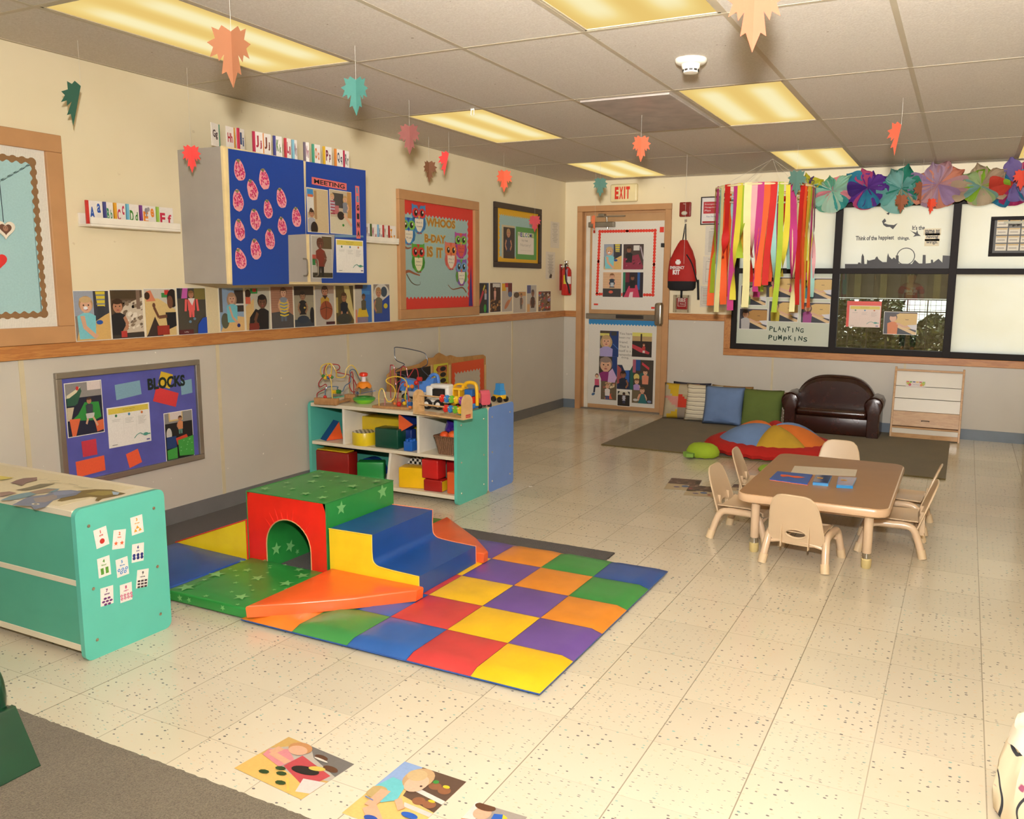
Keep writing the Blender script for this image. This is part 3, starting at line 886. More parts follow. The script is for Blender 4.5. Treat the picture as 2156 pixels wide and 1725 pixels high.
def p_blocks1(A, a):
    A.rect(0, 0, 1, 1, '1E2236'); A.rect(0, .72, 1, .28, '8F8A86'); A.rect(.6, .84, .38, .16, 'DDCFC8'); A.poly([(.02, .76), (.4, .92), (.44, .84), (.3, .6), (.05, .6)], '2E5A44'); A.poly([(.02, .78), (.42, .93), (.3, .82), (.02, .7)], 'DDD2B0')
    A.rect(.02, .58, .24, .15, '2C5844'); A.poly([(.3, .4), (.5, .62), (.9, .6), (.95, .3), (.75, .25), (.1, .3)], '2F8A3C'); A.poly([(0, .55), (.2, .55), (.1, .3), (0, .3)], 'C9B89A')
    A.poly([(.05, .33), (.35, .32), (.2, 0), (.1, 0)], 'DD6A42'); A.poly([(.75, .22), (1, .25), (1, .05), (.8, .02)], 'DD6A42'); A.ell(.32, .9, .04, .04, 'C2302E')
    kid(A, a, .62, .64, .055, SK3, '4A3226', '3A3E48', None, ''); A.poly([(.5, .4), (.75, .4), (.72, .3), (.52, .3)], 'C9C4C0'); A.line([(.7, .32), (.82, .14)], .05, SK1); A.line([(.55, .3), (.5, .2)], .05, SK1)
def p_blocks2(A, a):
    A.rect(0, 0, 1, 1, '1C1A1C'); A.rect(0, .78, 1, .22, '8C8884'); A.rect(.15, .82, .5, .18, 'D8B878'); A.rect(.19, .85, .42, .15, 'D8CCC4')
    kid(A, a, .55, .86, .05, SK3, '4A2E20', 'D08858', '5A8478', 'l'); A.ell(.12, .55, .1, .14, 'C9C4BC'); A.rect(.02, .25, .35, .25, '1E3A6E')
    A.poly([(.35, .45), (.75, .5), (.8, .42), (.4, .3)], 'C8442E'); A.poly([(.42, .4), (1, .45), (1, .02), (.45, .06)], '3E9A40'); A.poly([(.02, .22), (.38, .26), (.38, .02), (.02, .02)], '3E9A40')
    r = random.Random(5)
    for k in range(10): A.ell(.5 + r.random() * .45, .1 + r.random() * .3, .025, .012, '7FC07A', n=5)
def lesson(A, w, h):
    """weekly lesson sheet: yellow band, three columns, green swirl"""
    A.unit(0, 0, w, h)
    A.rect(.03, .83, .94, .14, 'DDC650'); A.text('GETTING CREATIVE', .36, .905, .022, '4A4426', w=.28); A.text('Learning together', .38, .86, .018, '6A6436', w=.24)
    for k, c in enumerate(('3F7A4A', '4A86A8', 'C8702E')):
        A.ell(.2 + .3 * k, .78, .028, .035, c, n=12)
        for j in range(2 + k * 2): A.rect(.1 + .3 * k, .68 - j * .035, .2 - .03 * (j % 3), .006, '9A968C')
    for k in (1, 2): A.rect(.05 + .3 * k, .3, .002, .42, 'B5B0A4')
    A.line([(.58, .15), (.65, .23), (.73, .26), (.8, .21)], .018, '4F9A86'); A.ell(.86, .21, .06, .04, '4F9A86'); A.rect(.8, .19, .17, .03, '4F9A86')
    A.rect(.06, .06, .12, .012, '5A564E'); A.rect(.87, .05, .08, .035, '6A6494')

# ================================================================== left wall
# -- tan framed board at the far left
def frame_board(name, label, cat, M, w, h, fw, depth, fmat, inner=None):
    t = thing(name, label, cat, (0, 0, 0), M=M)
    m = MB()
    m.box((0, 0, 0), (w, fw, depth), fmat); m.box((0, h - fw, 0), (w, h, depth), fmat)
    m.box((0, fw, 0), (fw, h - fw, depth), fmat); m.box((w - fw, fw, 0), (w, h - fw, depth), fmat)
    m.build('frame', t, bevel=min(.004, fw * .1))
    return t
t = frame_board('bulletin_board', 'large tan framed board with brown scalloped border, cut by the left edge', 'bulletin board', on_left(-7.1, 1.076), 1.355, .99, .082, .022, PAINTED)
A = Art(z=.006); W_, H_ = 1.355, .99
A.mb.box((.08, .08, 0), (W_ - .08, H_ - .08, .006), printed(.6), col=lin('E8E1D2')); A.z = .0065
for k in range(150): 
    z = A.z; A.rect(.085 + k * .0079, .085, .0015, .82, 'CFC8B8'); A.z = z
A.z += .0003
x0, x1, y0, y1 = .12, W_ - .145, .145, H_ - .14
z = A.z
# field with wavy edge then darker scallops
pts = wavy(x0, y0, x1, y0, .007, .042, -1) + wavy(x1, y0, x1, y1, .007, .042, -1) + wavy(x1, y1, x0, y1, .007, .042, -1) + wavy(x0, y1, x0, y0, .007, .042, -1)
A.poly([(x0 - .014, y0 - .014), (x1 + .014, y0 - .014), (x1 + .014, y1 + .014), (x0 - .014, y1 + .014)], '8E6A44')
n = 34
for side in range(4):
    L_ = (x1 - x0) if side % 2 == 0 else (y1 - y0)
    m = round(L_ / .043)
    for k in range(m + 1):
        t_ = k / m
        c = [(x0 + L_ * t_, y0), (x1, y0 + L_ * t_), (x0 + L_ * t_, y1), (x0, y0 + L_ * t_)][side]
        zz = A.z; A.ell(c[0], c[1], .021, .021, '8E6A44', n=14); A.z = zz
A.z += .0003
A.poly(wavy(x0 + .009, y0 + .009, x1 - .009, y0 + .009, .006, .043, 1) + wavy(x1 - .009, y0 + .009, x1 - .009, y1 - .009, .006, .043, 1) + wavy(x1 - .009, y1 - .009, x0 + .009, y1 - .009, .006, .043, 1) + wavy(x0 + .009, y1 - .009, x0 + .009, y0 + .009, .006, .043, 1), 'A9CFCF')
A.build('backing_sheet', parent=t)
# -- heart ornament on a cord and the red heart below it
def heart_pts(s, n=28):
    out = []
    for k in range(n):
        a = 2 * PI * k / n
        out.append((s * .0625 * 16 * math.sin(a) ** 3, s * .0625 * (13 * math.cos(a) - 5 * math.cos(2 * a) - 2 * math.cos(3 * a) - math.cos(4 * a))))
    return out
hp = LW(10, 482, .02)
t = thing('heart_ornament', 'cream heart picture frame hanging on a dark cord at the left edge', 'ornament', (0, 0, 0), M=on_left(hp.y, hp.z, .018))
m = MB(); m.prism(heart_pts(.045), 0, .008, solid('E9DDC8', .5)); m.build('frame', t, bevel=.002)
A = Art(z=.0085); A.poly(heart_pts(.028), '6A4634'); A.ell(0, .002, .012, .013, 'A87A62', n=12); A.ell(-.005, .004, .002, .002, '2A1A14', n=6); A.ell(.005, .004, .002, .002, '2A1A14', n=6); A.build('picture', parent=t)
m = MB(); m.tube([(-.004, .03, .004), (-.006, .16, .004), (-.008, .36, .004)], .0018, solid('26303E', .8), 6); m.build('cord', t)
hp = LW(-4, 550, .012)
t = tag(MB().prism(heart_pts(.042), 0, .0015, solid('D9302E', .6), T=on_left(hp.y, hp.z, .010)).build('paper_heart'), 'red paper heart cut by the left edge of the photo', 'paper heart')

# -- picture ledges and letter books
WHITEP = solid('ECE4D4', .45)
def ledge(label, y0, y1, z):
    t = thing('picture_ledge', label, 'shelf', (0, y0, z)); L_ = y1 - y0
    MB().box((0, 0, -.012), (.10, L_, 0), WHITEP).build('tray', t, bevel=.002)
    MB().box((0.0, 0, 0), (.012, L_, .055), WHITEP).build('back', t, bevel=.002)
    MB().box((.09, 0, 0), (.102, L_, .032), WHITEP).build('lip', t, bevel=.002)
    return t
pa = LW(246, 468, .1); 
la = LW(192, 469, .1); lb = LW(380, 480, .1)
LZ = la.z - .004
ledge('white picture ledge holding the letter books A to F, between tan board and cabinet', la.y, lb.y, LZ)
lc = LW(765, 505, .1); ld = LW(840, 511, .1)
LZ2 = ld.z - .002
ledge('white picture ledge holding the letter books V to Z, right of the cabinet', -3.86, ld.y, LZ2)
def letter_book(M, w, h, big, small, c, sp, label, group, x1=.18, y1=.15, hb=.5, x2=.62, y2=.2, hs=.38, c2=None, open_=0.35):
    """little board book standing open: white pages and a coloured spine"""
    t = thing('letter_book', label, 'book', (0, 0, 0), group=group, M=M)
    m = MB(); m.box((-.004, 0, -.004), (.010, h, .006), solid(sp, .4)); m.build('spine', t)
    A = Art(z=.0045); A.mb.box((.010, 0, 0), (w, h, .004), printed(.4), col=lin('EEE6DC'))
    A.unit(.01, 0, w - .01, h)
    A.text(big, x1, y1, hb, c, w=.36 if len(big) == 1 else .6, bold=.04)
    if small: A.text(small, x2, y2, hs, c2 or c, w=.26, bold=.03)
    A.build('page', parent=t)
    MB().box((.010, 0, -.008), (w, h, -.004), solid('E6DED2', .4), T=Matrix.Rotation(open_, 4, 'Y')).build('back_page', t)
    return t
gA = 'letter books on the left ledge'
specs = [(182, 'A', 'a', '2A54A8', 'C8342E', 'letter book Aa with blue letters and red spine, first on the left ledge'),
         (219, 'B', 'b', '2F8A5A', '474A86', 'letter book Bb with green letters and dark blue spine on the left ledge'),
         (241, 'C', 'c', 'C02E4E', 'E0A02E', 'letter book Cc with crimson letters and orange spine on the left ledge'),
         (267, 'D', 'd', '3E8A2E', '6FB6D0', 'letter book Dd with green letters and light blue spine on the left ledge'),
         (295, 'E', 'e', 'EE8A2A', '7A3A84', 'letter book Ee with orange letters and grey elephant on the left ledge'),
         (330, 'F', 'f', 'CC2A48', '9CC24E', 'letter book Ff with red letters and lime spine, last on the left ledge')]
for i, (px_, a, b, c, sp, lb_) in enumerate(specs):
    y = LW(px_, 445, .045).y; y2 = LW(specs[i + 1][0] if i < 5 else 366, 445, .045).y
    t = letter_book(frameM((.045, y, LZ + .0005), (0.02, 1, 0), (0, 0, 1)), y2 - y - .012, .115, a, b, c, sp, lb_, gA, x1=.06, y1=.22, hb=.52, x2=.6, y2=.28 if i % 2 else .5, hs=.4)
    if a == 'E':
        A = Art(z=.006); A.unit(.01, 0, y2 - y - .022, .115); A.ell(.28, .78, .12, .12, '8E8A8E'); A.ell(.44, .84, .1, .1, '9E9A9E'); A.ell(.28, .6, .05, .14, '8E8A8E'); A.build('elephant_picture', parent=t)
gZ = 'letter books on the right ledge'
for px_, pe, a, b, c, sp, lb_ in ((768, 779, 'V', 'v', '6A2A4A', '8A8A8E', 'letter book Vv with plum letters, first in view on the right ledge'),
        (780, 794, 'W', 'w', 'A8284E', '3E5A1E', 'letter book Ww with crimson letters and dark green spine on the right ledge'),
        (795, 805, 'X', 'x', '4A2A4E', '7FB0D0', 'letter book Xx with purple letters and light blue spine on the right ledge'),
        (806, 817, 'Y', 'y', '6E6A3A', 'B83A3A', 'letter book Yy with olive letters and red spine on the right ledge'),
        (818, 833, 'Z', 'z', 'E29A2E', 'A8241E', 'letter book Zz with orange letters and red spine, last on the right ledge')):
    y = LW(px_, 490, .045).y; y2 = LW(pe, 490, .045).y
    letter_book(frameM((.045, y, LZ2 + .0005), (0.02, 1, 0), (0, 0, 1)), max(y2 - y - .006, .05), .125, a, b, c, sp, lb_, gZ, x1=.05, y1=.3, hb=.5, x2=.6, y2=.1, hs=.35)

# -- wall cabinet with two blue papered doors
CABX = .36
c0 = LW(478, 312, CABX); c1 = LW(770, 357, CABX); cb = LW(772, 598, CABX)
CY0, CY1, CZ0, CZ1 = -5.055, cb.y + .012, 1.366, 2.095
GLAM = solid('A59E96', .45, var=.03); EDGE = solid('E8D3A0', .45); BLUEP = solid('123F98', .55, bump=.04, var=.04)
cab = thing('wall_cabinet', 'grey wall cabinet with two blue papered doors above the photo strip', 'cabinet', (0, CY0, CZ0))
cw, ch = CY1 - CY0, CZ1 - CZ0
m = MB(); m.box((0, 0, 0), (CABX - .022, cw, ch), GLAM); m.box((CABX - .03, -.003, -.002), (CABX - .018, cw + .003, ch + .002), EDGE); m.build('body', cab)
midy = LW(641, 337, CABX).y - CY0
for k, (a, b) in enumerate(((.012, midy - .006), (midy + .012, cw - .004))):
    d = MB(); d.box((CABX - .018, a, .008), (CABX, b, ch - .006), EDGE).box((CABX, a + .006, .012), (CABX + .0015, b - .004, ch - .01), GLAM)
    d = d.build('door', cab)
    hy = b - .035 if k == 0 else a + .04
    hb_ = MB(); hb_.tube([(CABX, hy, .05), (CABX + .03, hy, .055), (CABX + .033, hy, .10), (CABX + .03, hy, .145), (CABX, hy, .15)], .0045, solid('B9B4AA', .3, 1.0), 8, smooth_path=4)
    hb_.build('handle', d)
A = Art(M=on_left(0, 0, 0), z=CABX + .0022)
A.mb.mats = []
def cabpt(px, py): 
    p = LW(px, py, CABX); return (p.y - CY0, p.z - CZ0)
A.mb.T = on_left(0, 0, 0)
def cpoly(A, pts, c): return A.poly([cabpt(*p) for p in pts], c)
cpoly(A, [(480, 313), (638, 338), (643, 493), (606, 495), (608, 598), (489, 601)], '12419C')
A.build('blue_paper', parent=cab)
A = Art(M=on_left(0, 0, 0), z=CABX + .0022)
cpoly(A, [(643, 340), (769, 359), (772, 596), (677, 596), (676, 583), (700, 583), (704, 494), (644, 493)], '12419C')
cpoly(A, [(704, 494), (764, 496), (765, 500), (705, 500)], '6E8EA8')
A.build('blue_paper', parent=cab)
# strawberries
def strawberry(px, py, s, rot, label, seed):
    p = LW(px, py, CABX + .003); r = random.Random(seed)
    M = on_left(p.y, p.z, CABX + .003) @ Matrix.Rotation(rot, 4, 'Z')
    A = Art(M, rough=.55, z=.001)
    out = []
    for k in range(16):
        a = 2 * PI * k / 16
        out.append((s * .036 * math.cos(a) * (1 - .22 * math.sin(a)) * r.uniform(.93, 1.06), s * .056 * math.sin(a) * r.uniform(.95, 1.04)))
    A.mb.prism(out[::-1] if False else out, 0, .001, A.mat, col=lin('EFA3A4')); A.z = .0014
    for k in range(60):
        a = r.uniform(0, 2 * PI); q = r.random() ** .5 * .8
        x, y = q * s * .036 * math.cos(a) * (1 - .22 * math.sin(a)), q * s * .056 * math.sin(a)
        z = A.z; A.ell(x, y, .0042, .0055, r.choice(['C8206A', 'D83A7A', 'B81E4A', 'E05A8A']), n=6); A.z = z + .00001
    A.z += .0003
    for k in (-1, 0, 1): A.poly([(0, s * .034), (k * .012 - .005, s * .052), (k * .012 + .005, s * .054)], '5E7A3A')
    return tag(A.build('strawberry_cutout'), label, 'paper strawberry', 'painted paper strawberries on the blue door')
for i, (px_, py_, rt, lb_) in enumerate(((504, 358, .15, 'pink painted paper strawberry at the upper left corner of the blue door'),
        (556, 377, .2, 'pink painted paper strawberry near the top, right of the corner one'),
        (531, 400, .3, 'round pink paper strawberry just below and between the two top ones'),
        (501, 422, .1, 'pink paper strawberry at the left edge, second from the top'),
        (592, 417, .25, 'pink paper strawberry high on the right half of the blue door'),
        (564, 440, .15, 'narrow pink paper strawberry at the middle of the blue door'),
        (624, 457, .1, 'pink paper strawberry touching the right edge of the left blue door'),
        (537, 462, .15, 'large pink paper strawberry left of the middle of the blue door'),
        (594, 476, .2, 'slim pink paper strawberry above the grey patch of the door'),
        (504, 484, .1, 'pink paper strawberry at the left edge, third from the top'),
        (568, 503, .05, 'pink paper strawberry left of the grey patch of the door'),
        (538, 525, .15, 'pink paper strawberry low in the middle, second from the bottom'),
        (506, 545, .3, 'bottommost pink paper strawberry at the lower left of the blue door'))):
    strawberry(px_, py_, .95 if i in (5, 8) else 1.05, rt, lb_, i + 3)
def Cr(x0, y0, x1, y1, off=.003): return Lr(x0, y0, x1, y1, off, CABX)
M, w, h = Cr(655, 368, 729, 399)
A = sheet(M @ Matrix.Rotation(-.02, 4, 'Z'), w, h * .78, 'E2706C'); A.text('MEETING', w * .06, h * .13, h * .5, '1E2226', w=w * .88, bold=.025)
tag(A.build('lettering_strip'), 'black word MEETING on a coral paper strip on the right blue door', 'sign')
M, w, h = Cr(747, 391, 758, 503)
A = sheet(M, w, h, 'E2706C')
for k, c in enumerate('REGINA'): A.text(c, w * .2, h * (.86 - k * .163), h * .11, '1E2226' if k > 1 else '4A90B0', w=w * .6, bold=.06)
tag(A.build('lettering_strip'), 'coral paper strip with black capitals running down the right blue door', 'sign')
gC = 'pictures taped to the right blue door'
M, w, h = Cr(644, 394, 692, 492); photo(M, w, h, 'photo of a toddler by a bookshelf, left of the pair on the right blue door', p_read, gC, .003)
M, w, h = Cr(692, 398, 741, 495); photo(M, w, h, 'photo of two girls in dresses, right of the pair on the blue door', p_girls, gC, .003)
M, w, h = Cr(654, 495, 700, 586); photo(M, w, h, 'photo of a standing boy in dark red, lowest on the right blue door', p_redboy, gC, .003)
M, w, h = Cr(706, 503, 765, 575); A = sheet(M, w, h); lesson(A, w, h); tag(A.build('lesson_sheet'), 'white lesson sheet with yellow band taped to the right blue door', 'paper sheet')

# -- letter books standing on the cabinet
gT = 'letter books on top of the wall cabinet'
TOPZ = CZ1 + .0005
def on_cab(px, w, rz, a, b, c, sp, label, x=CABX - .05, hb=.55):
    p = LW(px, 320, x)
    u = Vector((math.sin(rz), math.cos(rz), 0))
    return letter_book(frameM((x, p.y, TOPZ), u, (0, 0, 1)), w, .118, a, b, c, sp, label, gT, x1=.1, y1=.28, hb=hb, x2=.58, y2=.22, hs=.4, open_=.5)
def cab_card(px, w, rz, txt, c, label, x=CABX - .05):
    p = LW(px, 320, x); u = Vector((math.sin(rz), math.cos(rz), 0))
    t = thing('letter_book', label, 'book', (0, 0, 0), group=gT, M=frameM((x, p.y, TOPZ), u, (0, 0, 1)))
    A = Art(z=.0045); A.mb.box((0, 0, 0), (w, .118, .004), printed(.4), col=lin('EEE6DC')); A.unit(0, 0, w, .118); A.text(txt, .15, .3, .42, c, w=.62, bold=.03)
    A.build('page', parent=t); MB().box((w - .004, 0, -.012), (w + .006, .118, .004), solid('4E9E7E' if txt == 'Gg' else 'E0A02E', .4)).build('spine', t)
cab_card(446, .07, -.25, 'Gg', '3A1E2A', 'letter book Gg with green spine at the front left corner of the cabinet top')
cab_card(477, .062, -.1, 'Hh', 'B8283A', 'letter book Hh with orange spine, second on the cabinet top', CABX - .06)
for px_, w_, rz_, a, b, c, sp, nm in ((502, .055, -.2, 'I', 'i', '2E4A7A', 'C22E4E', 'letter book Ii with blue letters and pink spine on the cabinet top'),
        (534, .06, .2, 'J', 'j', 'A8283A', 'B83050', 'letter book with red letters beside the Ii book on the cabinet top'),
        (552, .06, .15, 'J', 'j', '7A3A2A', 'E0862E', 'letter book Jj with orange spine on the cabinet top'),
        (577, .05, .3, 'K', 'k', '4E7A2E', '4A4A8A', 'letter book Kk with green letters and purple spine on the cabinet top'),
        (600, .04, .2, 'L', 'l', 'B03048', 'C8404A', 'letter book Ll with red spine on the cabinet top'),
        (616, .03, .2, 'M', 'm', '8A6A7A', '8AC0D0', 'letter book Mm with light blue spine on the cabinet top'),
        (640, .03, .6, 'N', 'n', '8A3048', '6A5A66', 'narrow letter book Nn standing alone over the door gap on the cabinet top'),
        (658, .055, .2, 'O', 'o', 'D8752E', '4E9E7E', 'letter book Oo with orange letters and green spine on the cabinet top'),
        (681, .06, .2, 'P', 'p', '7A1E3A', 'E0B02E', 'letter book Pp with crimson letters and yellow spine on the cabinet top'),
        (705, .06, .2, 'Q', 'q', '26304E', 'E08A3E', 'letter book Qq with dark blue letters and orange spine on the cabinet top'),
        (722, .045, .2, 'R', 'r', '3E4A44', 'B02E4E', 'letter book Rr with grey letters and red spine, last on the cabinet top')):
    on_cab(px_, w_, rz_, a, b, c, sp, nm)

# -- strip of photographs over the rail
gP = 'photographs over the chair rail'
strip = [(152, 612, 229, 725, p_table_aqua, 'photo of a toddler in aqua with pacifier, first of the wall strip'),
         (229, 610, 300, 719, p_boy_black, 'photo of a boy in black on dappled ground, second of the wall strip'),
         (301, 608, 369, 713, p_point, 'photo of a child reaching over a table, third of the strip'),
         (370, 606, 433, 707, p_pink_suit, 'photo of a toddler in a coral track suit, left of the gap in the strip'),
         (459, 606, 513, 702, p_girl_aqua2, 'photo of a laughing girl in aqua, first one under the wall cabinet'),
         (514, 605, 568, 697, p_curly, 'photo of a curly haired child in black under the left cabinet door'),
         (568, 603, 617, 693, p_stripes, 'photo of a boy in yellow and grey stripes before bricks, under the cabinet'),
         (617, 602, 661, 689, p_dark, 'photo of a kneeling child in black, left of the basketball picture'),
         (662, 601, 704, 686, p_ball, 'photo of a child in yellow holding a basketball, under the cabinet'),
         (705, 601, 745, 683, p_gold, 'photo of a child in dark blue on a gold floor, right of the basketball picture'),
         (746, 599, 783, 679, p_blueslide, 'photo of a child on yellow blocks under a blue arch, second last of the strip'),
         (785, 598, 821, 677, p_tunnel, 'photo of a child on a blue mat with yellow ball, beside the owl board')]
for x0_, y0_, x1_, y1_, f, lb_ in strip:
    a_, b_ = LW(x0_, y0_), LW(x1_, y1_)
    M = on_left(a_.y, max(b_.z, RAIL_T + .001), .001)
    wd = LW(x1_ - 1.5, y0_).y - a_.y
    photo(M, wd, a_.z - max(b_.z, RAIL_T + .001), lb_, f, gP, .003)
MB_ = sheet(on_left(LW(433, 650).y, RAIL_T + .002, .0002), LW(459, 650).y - LW(433, 650).y, .27, 'E4D2A6')
tag(MB_.build('paper_sheet'), 'blank cream paper filling the gap in the photo strip', 'paper sheet')
for x0_, y0_, x1_, y1_, f, lb_ in ((1005, 595, 1029, 660, p_slide_g, 'photo of a child by a red slide, first right of the owl board'),
        (1031, 595, 1054, 657, p_wood, 'photo of a child in a pink dress among wood chips'),
        (1056, 595, 1078, 656, p_easel, 'photo with yellow and red toys, third right of the owl board'),
        (1080, 614, 1107, 658, p_play, 'wide low photo of a child playing, fourth right of the owl board'),
        (1109, 600, 1129, 657, p_brown_shirt, 'tall photo of a child in a brown top, fifth right of the owl board'),
        (1133, 613, 1159, 655, p_crowd, 'photo of a busy group, last one before the corner')):
    M, w, h = Lr(x0_, y0_, x1_, y1_); photo(M, w, h, lb_, f, gP, .004)

# -- owl board
OB0, OB1 = LW(833, 399), LW(1004, 660)
ow, oh = OB1.y - OB0.y, 2.085 - 1.09
t = frame_board('bulletin_board', 'tan framed owl birthday board with red border right of the cabinet', 'bulletin board', on_left(OB0.y, 1.088), ow, oh, .075, .03, PAINTED)
A = Art(z=.006)
A.mb.box((.07, .07, 0), (ow - .07, oh - .07, .006), printed(.55), col=lin('D8392E')); A.z = .0065
xa, xb, ya, yb = .095, ow - .16, .165, oh - .175
A.poly(wavy(xa, ya, xb, ya, .009, .05, -1) + wavy(xb, ya, xb, yb, .007, .05, -1) + wavy(xb, yb, xa, yb, .009, .05, -1) + wavy(xa, yb, xa, ya, .007, .05, -1), '9FBDB8')
A.poly([(ow - .15, .08), (ow - .085, .08), (ow - .11, .45)], '3E2E7E')
A.build('backing_sheet', parent=t)
OX = .0075
def opt(px, py):
    p = LW(px, py, OX); return p
def owl(x0, y0, x1, y1, body, dark, eye, belly, beak, tri, lines, label, wing=None):
    M, w, h = Lr(x0, y0, x1, y1, .0, OX + .002)
    A = Art(M, z=.0008); A.unit(0, 0, w, h)
    pts = [(.03, .99), (.16, .95), (.84, .95), (.97, .99), (.98, .6), (.93, .55), (1.0, .38), (.93, .2), (.7, .07), (.5, .02), (.3, .07), (.07, .2), (.0, .38), (.07, .55), (.02, .6)]
    A.mb.prism([A.P(p) for p in pts], 0, .0008, A.mat, col=lin(body)); A.z = .0012
    A.poly([(.0, .38), (.07, .55), (.2, .5), (.22, .15), (.07, .2)], wing or dark); A.poly([(1, .38), (.93, .55), (.8, .5), (.78, .15), (.93, .2)], wing or dark)
    A.poly([(.38, .95), (.62, .95), (.5, .78)], tri)
    for cx in (.27, .73):
        for k in range(12):
            z = A.z; a = 2 * PI * k / 12; A.ell(cx + .2 * math.cos(a), .70 + .135 * math.sin(a), .05, .035, eye, n=6); A.z = z
        A.z += .0001
        A.ell(cx, .70, .2, .14, eye); A.ell(cx + (.02 if cx < .5 else -.02), .70, .115, .1, '14100E'); A.ell(cx + .04, .735, .04, .04, 'F4F0E4', n=10)
    A.poly([(.2, .52), (.8, .52), (.78, .3), (.62, .12), (.5, .09), (.38, .12), (.22, .3)], belly)
    A.poly([(.42, .6), (.5, .63), (.58, .6), (.5, .47)], beak)
    for k, l in enumerate(lines): A.text(l, .3, .37 - k * .12, .05, '3A3A46', w=.4)
    A.ell(.4, .055, .08, .02, 'A83A3A', n=8); A.ell(.6, .055, .08, .02, 'A83A3A', n=8)
    return tag(A.build('owl_cutout'), label, 'paper owl', 'paper owls on the birthday board')
def branch(pts, wdt, c, label):
    M = on_left(0, 0, OX + .0006)
    A = Art(M, z=.0); P_ = [(opt(*p).y, opt(*p).z) for p in pts]
    P_ = [(v.x, v.y) for v in spline([Vector((a, b, 0)) for a, b in P_], 5)]
    n_ = len(P_)
    for k in range(n_ - 1):
        w_ = wdt * (1 - .75 * k / n_); z = A.z; A.line([P_[k], P_[k + 1]], w_, c); A.z = z
    return tag(A.build('branch_cutout'), label, 'paper branch', 'paper branches on the birthday board')
branch([(847, 578), (860, 571), (872, 576), (884, 580)], .028, '9A5A3A', 'brown paper branch under the green owl')
branch([(856, 577), (866, 594), (876, 600), (884, 599), (884, 593)], .010, '5A4A2E', 'thin brown twig curling down below the green owl')
branch([(982, 616), (974, 606), (962, 608), (952, 609), (943, 600)], .016, '8A5230', 'brown paper branch under the purple owl')
branch([(848, 516), (857, 523), (866, 521)], .022, '9A5A3A', 'short brown branch under the lower blue owl')
owl(866, 427, 897, 496, '3F86BC', '2F6EA4', 'D8302E', 'E9DFC8', 'E0A43A', 'B83A3A', ['March 15', 'Cosette'][:2], 'blue owl with red eyes at the top of the birthday board')
owl(844, 453, 875, 519, '3F92CC', '2C70A4', '7FBE46', 'E9DFC8', '2A4AA0', '2A4AA0', ['January 5', 'Tuli'], 'blue owl with green eyes at the left edge of the birthday board')
owl(866, 510, 895, 577, '5CA63A', '3F8A2A', 'D8302E', 'E9E0B8', '3A8A2A', 'C83A2A', ['October 21', 'Brantley'], 'green owl with red eyes over the brown branch')
owl(957, 487, 983, 547, 'B8489A', '9A3A84', '7FBE46', 'D8544A', 'E0B03A', 'D8603A', ['May 12', 'Connor'], 'magenta owl with red belly and green eyes at the right of the birthday board')
owl(936, 507, 962, 571, 'E07A6A', 'D0604E', 'E8863A', 'E9DCC4', 'C85A2A', 'D8603A', ['May 3', 'Audrey'], 'coral owl with orange eyes left of the magenta owl')
owl(959, 543, 983, 604, '8A5AB0', '7A4AA0', '6AA6CC', 'E9DFC8', 'E0783A', '5CA63A', ['June 10', 'Emily'], 'purple owl with blue eyes and green wings, lowest of the owls', wing='5E9A3A')
def wall_word(txt, x0, y0, x1, y1, c, out, label, name='cutout_lettering', px=OX, bold=.035):
    a, b = LW(x0, y0, px + .001), LW(x1, y1, px + .001)
    A = Art(on_left(a.y, b.z, px + .001), z=.0006)
    if out: A.text(txt, -.006, -.005, a.z - b.z + .01, out, w=b.y - a.y + .012, bold=bold + .03)
    A.text(txt, 0, 0, a.z - b.z, c, w=b.y - a.y, bold=bold)
    return tag(A.build(name), label, 'lettering')
wall_word('WHOOS', 897, 458, 958, 482, 'B07A2A', 'D9B85A', 'golden cut-out word WHOOS on the owl board')
wall_word('B-DAY', 894, 493, 938, 513, 'B07A2A', 'D9B85A', 'golden cut-out word B-DAY on the owl board')
wall_word('IS', 899, 519, 911, 541, 'B07A2A', 'D9B85A', 'golden cut-out word IS, lower left of the lettering on the owl board')
wall_word('IT', 919, 522, 932, 543, 'B07A2A', 'D9B85A', 'golden cut-out word IT, lower right of the lettering on the owl board')

# -- welcome board
a, b = LW(1038, 424), LW(1136, 566)
ww, wh = b.y - a.y, a.z - b.z + .0
t = frame_board('bulletin_board', 'black framed welcome board with yellow border, between owl board and corner', 'bulletin board', on_left(a.y, b.z), ww, wh, .052, .024, solid('2A1C14', .4))
A = Art(z=.006); A.mb.box((.04, .04, 0), (ww - .04, wh - .04, .006), printed(.5), col=lin('E2AC1E')); A.z = .0065
A.poly(wavy(.11, .1, ww - .12, .1, .008, .04, -1) + wavy(ww - .12, .1, ww - .12, wh - .11, .006, .04, -1) + wavy(ww - .12, wh - .11, .11, wh - .11, .008, .04, -1) + wavy(.11, wh - .11, .11, .1, .006, .04, -1), '9FC0BC')
A.build('backing_sheet', parent=t)
M, w, h = Lr(1055, 473, 1082, 545, .0075)
photo(M, w, h, 'photo of a toddler outdoors on tan card on the welcome board', lambda A, a: (A.rect(.12, .0, .88, .94, '3A2E24'), kid(A, a, .5, .76, .12, SK3, 'B08C5C', '2E3448', None, 'lr')), 'sheets on the welcome board', 0, bg='C9B890')
M, w, h = Lr(1085, 477, 1128, 548, .0075)
A = sheet(M, w, h, '5A9A48'); A.unit(0, 0, w, h); A.rect(.08, .16, .78, .68, 'E9DFD0')
for k, (c, cc) in enumerate(zip('WELCOME', ('5A9A48', '2A3A8A', '5A9A48', '3A7AB0', '5A9A48', '2A3A8A', '9ABA3A'))): A.text(c, .09 + k * .112, .7, .13, cc, w=.095, bold=.03)
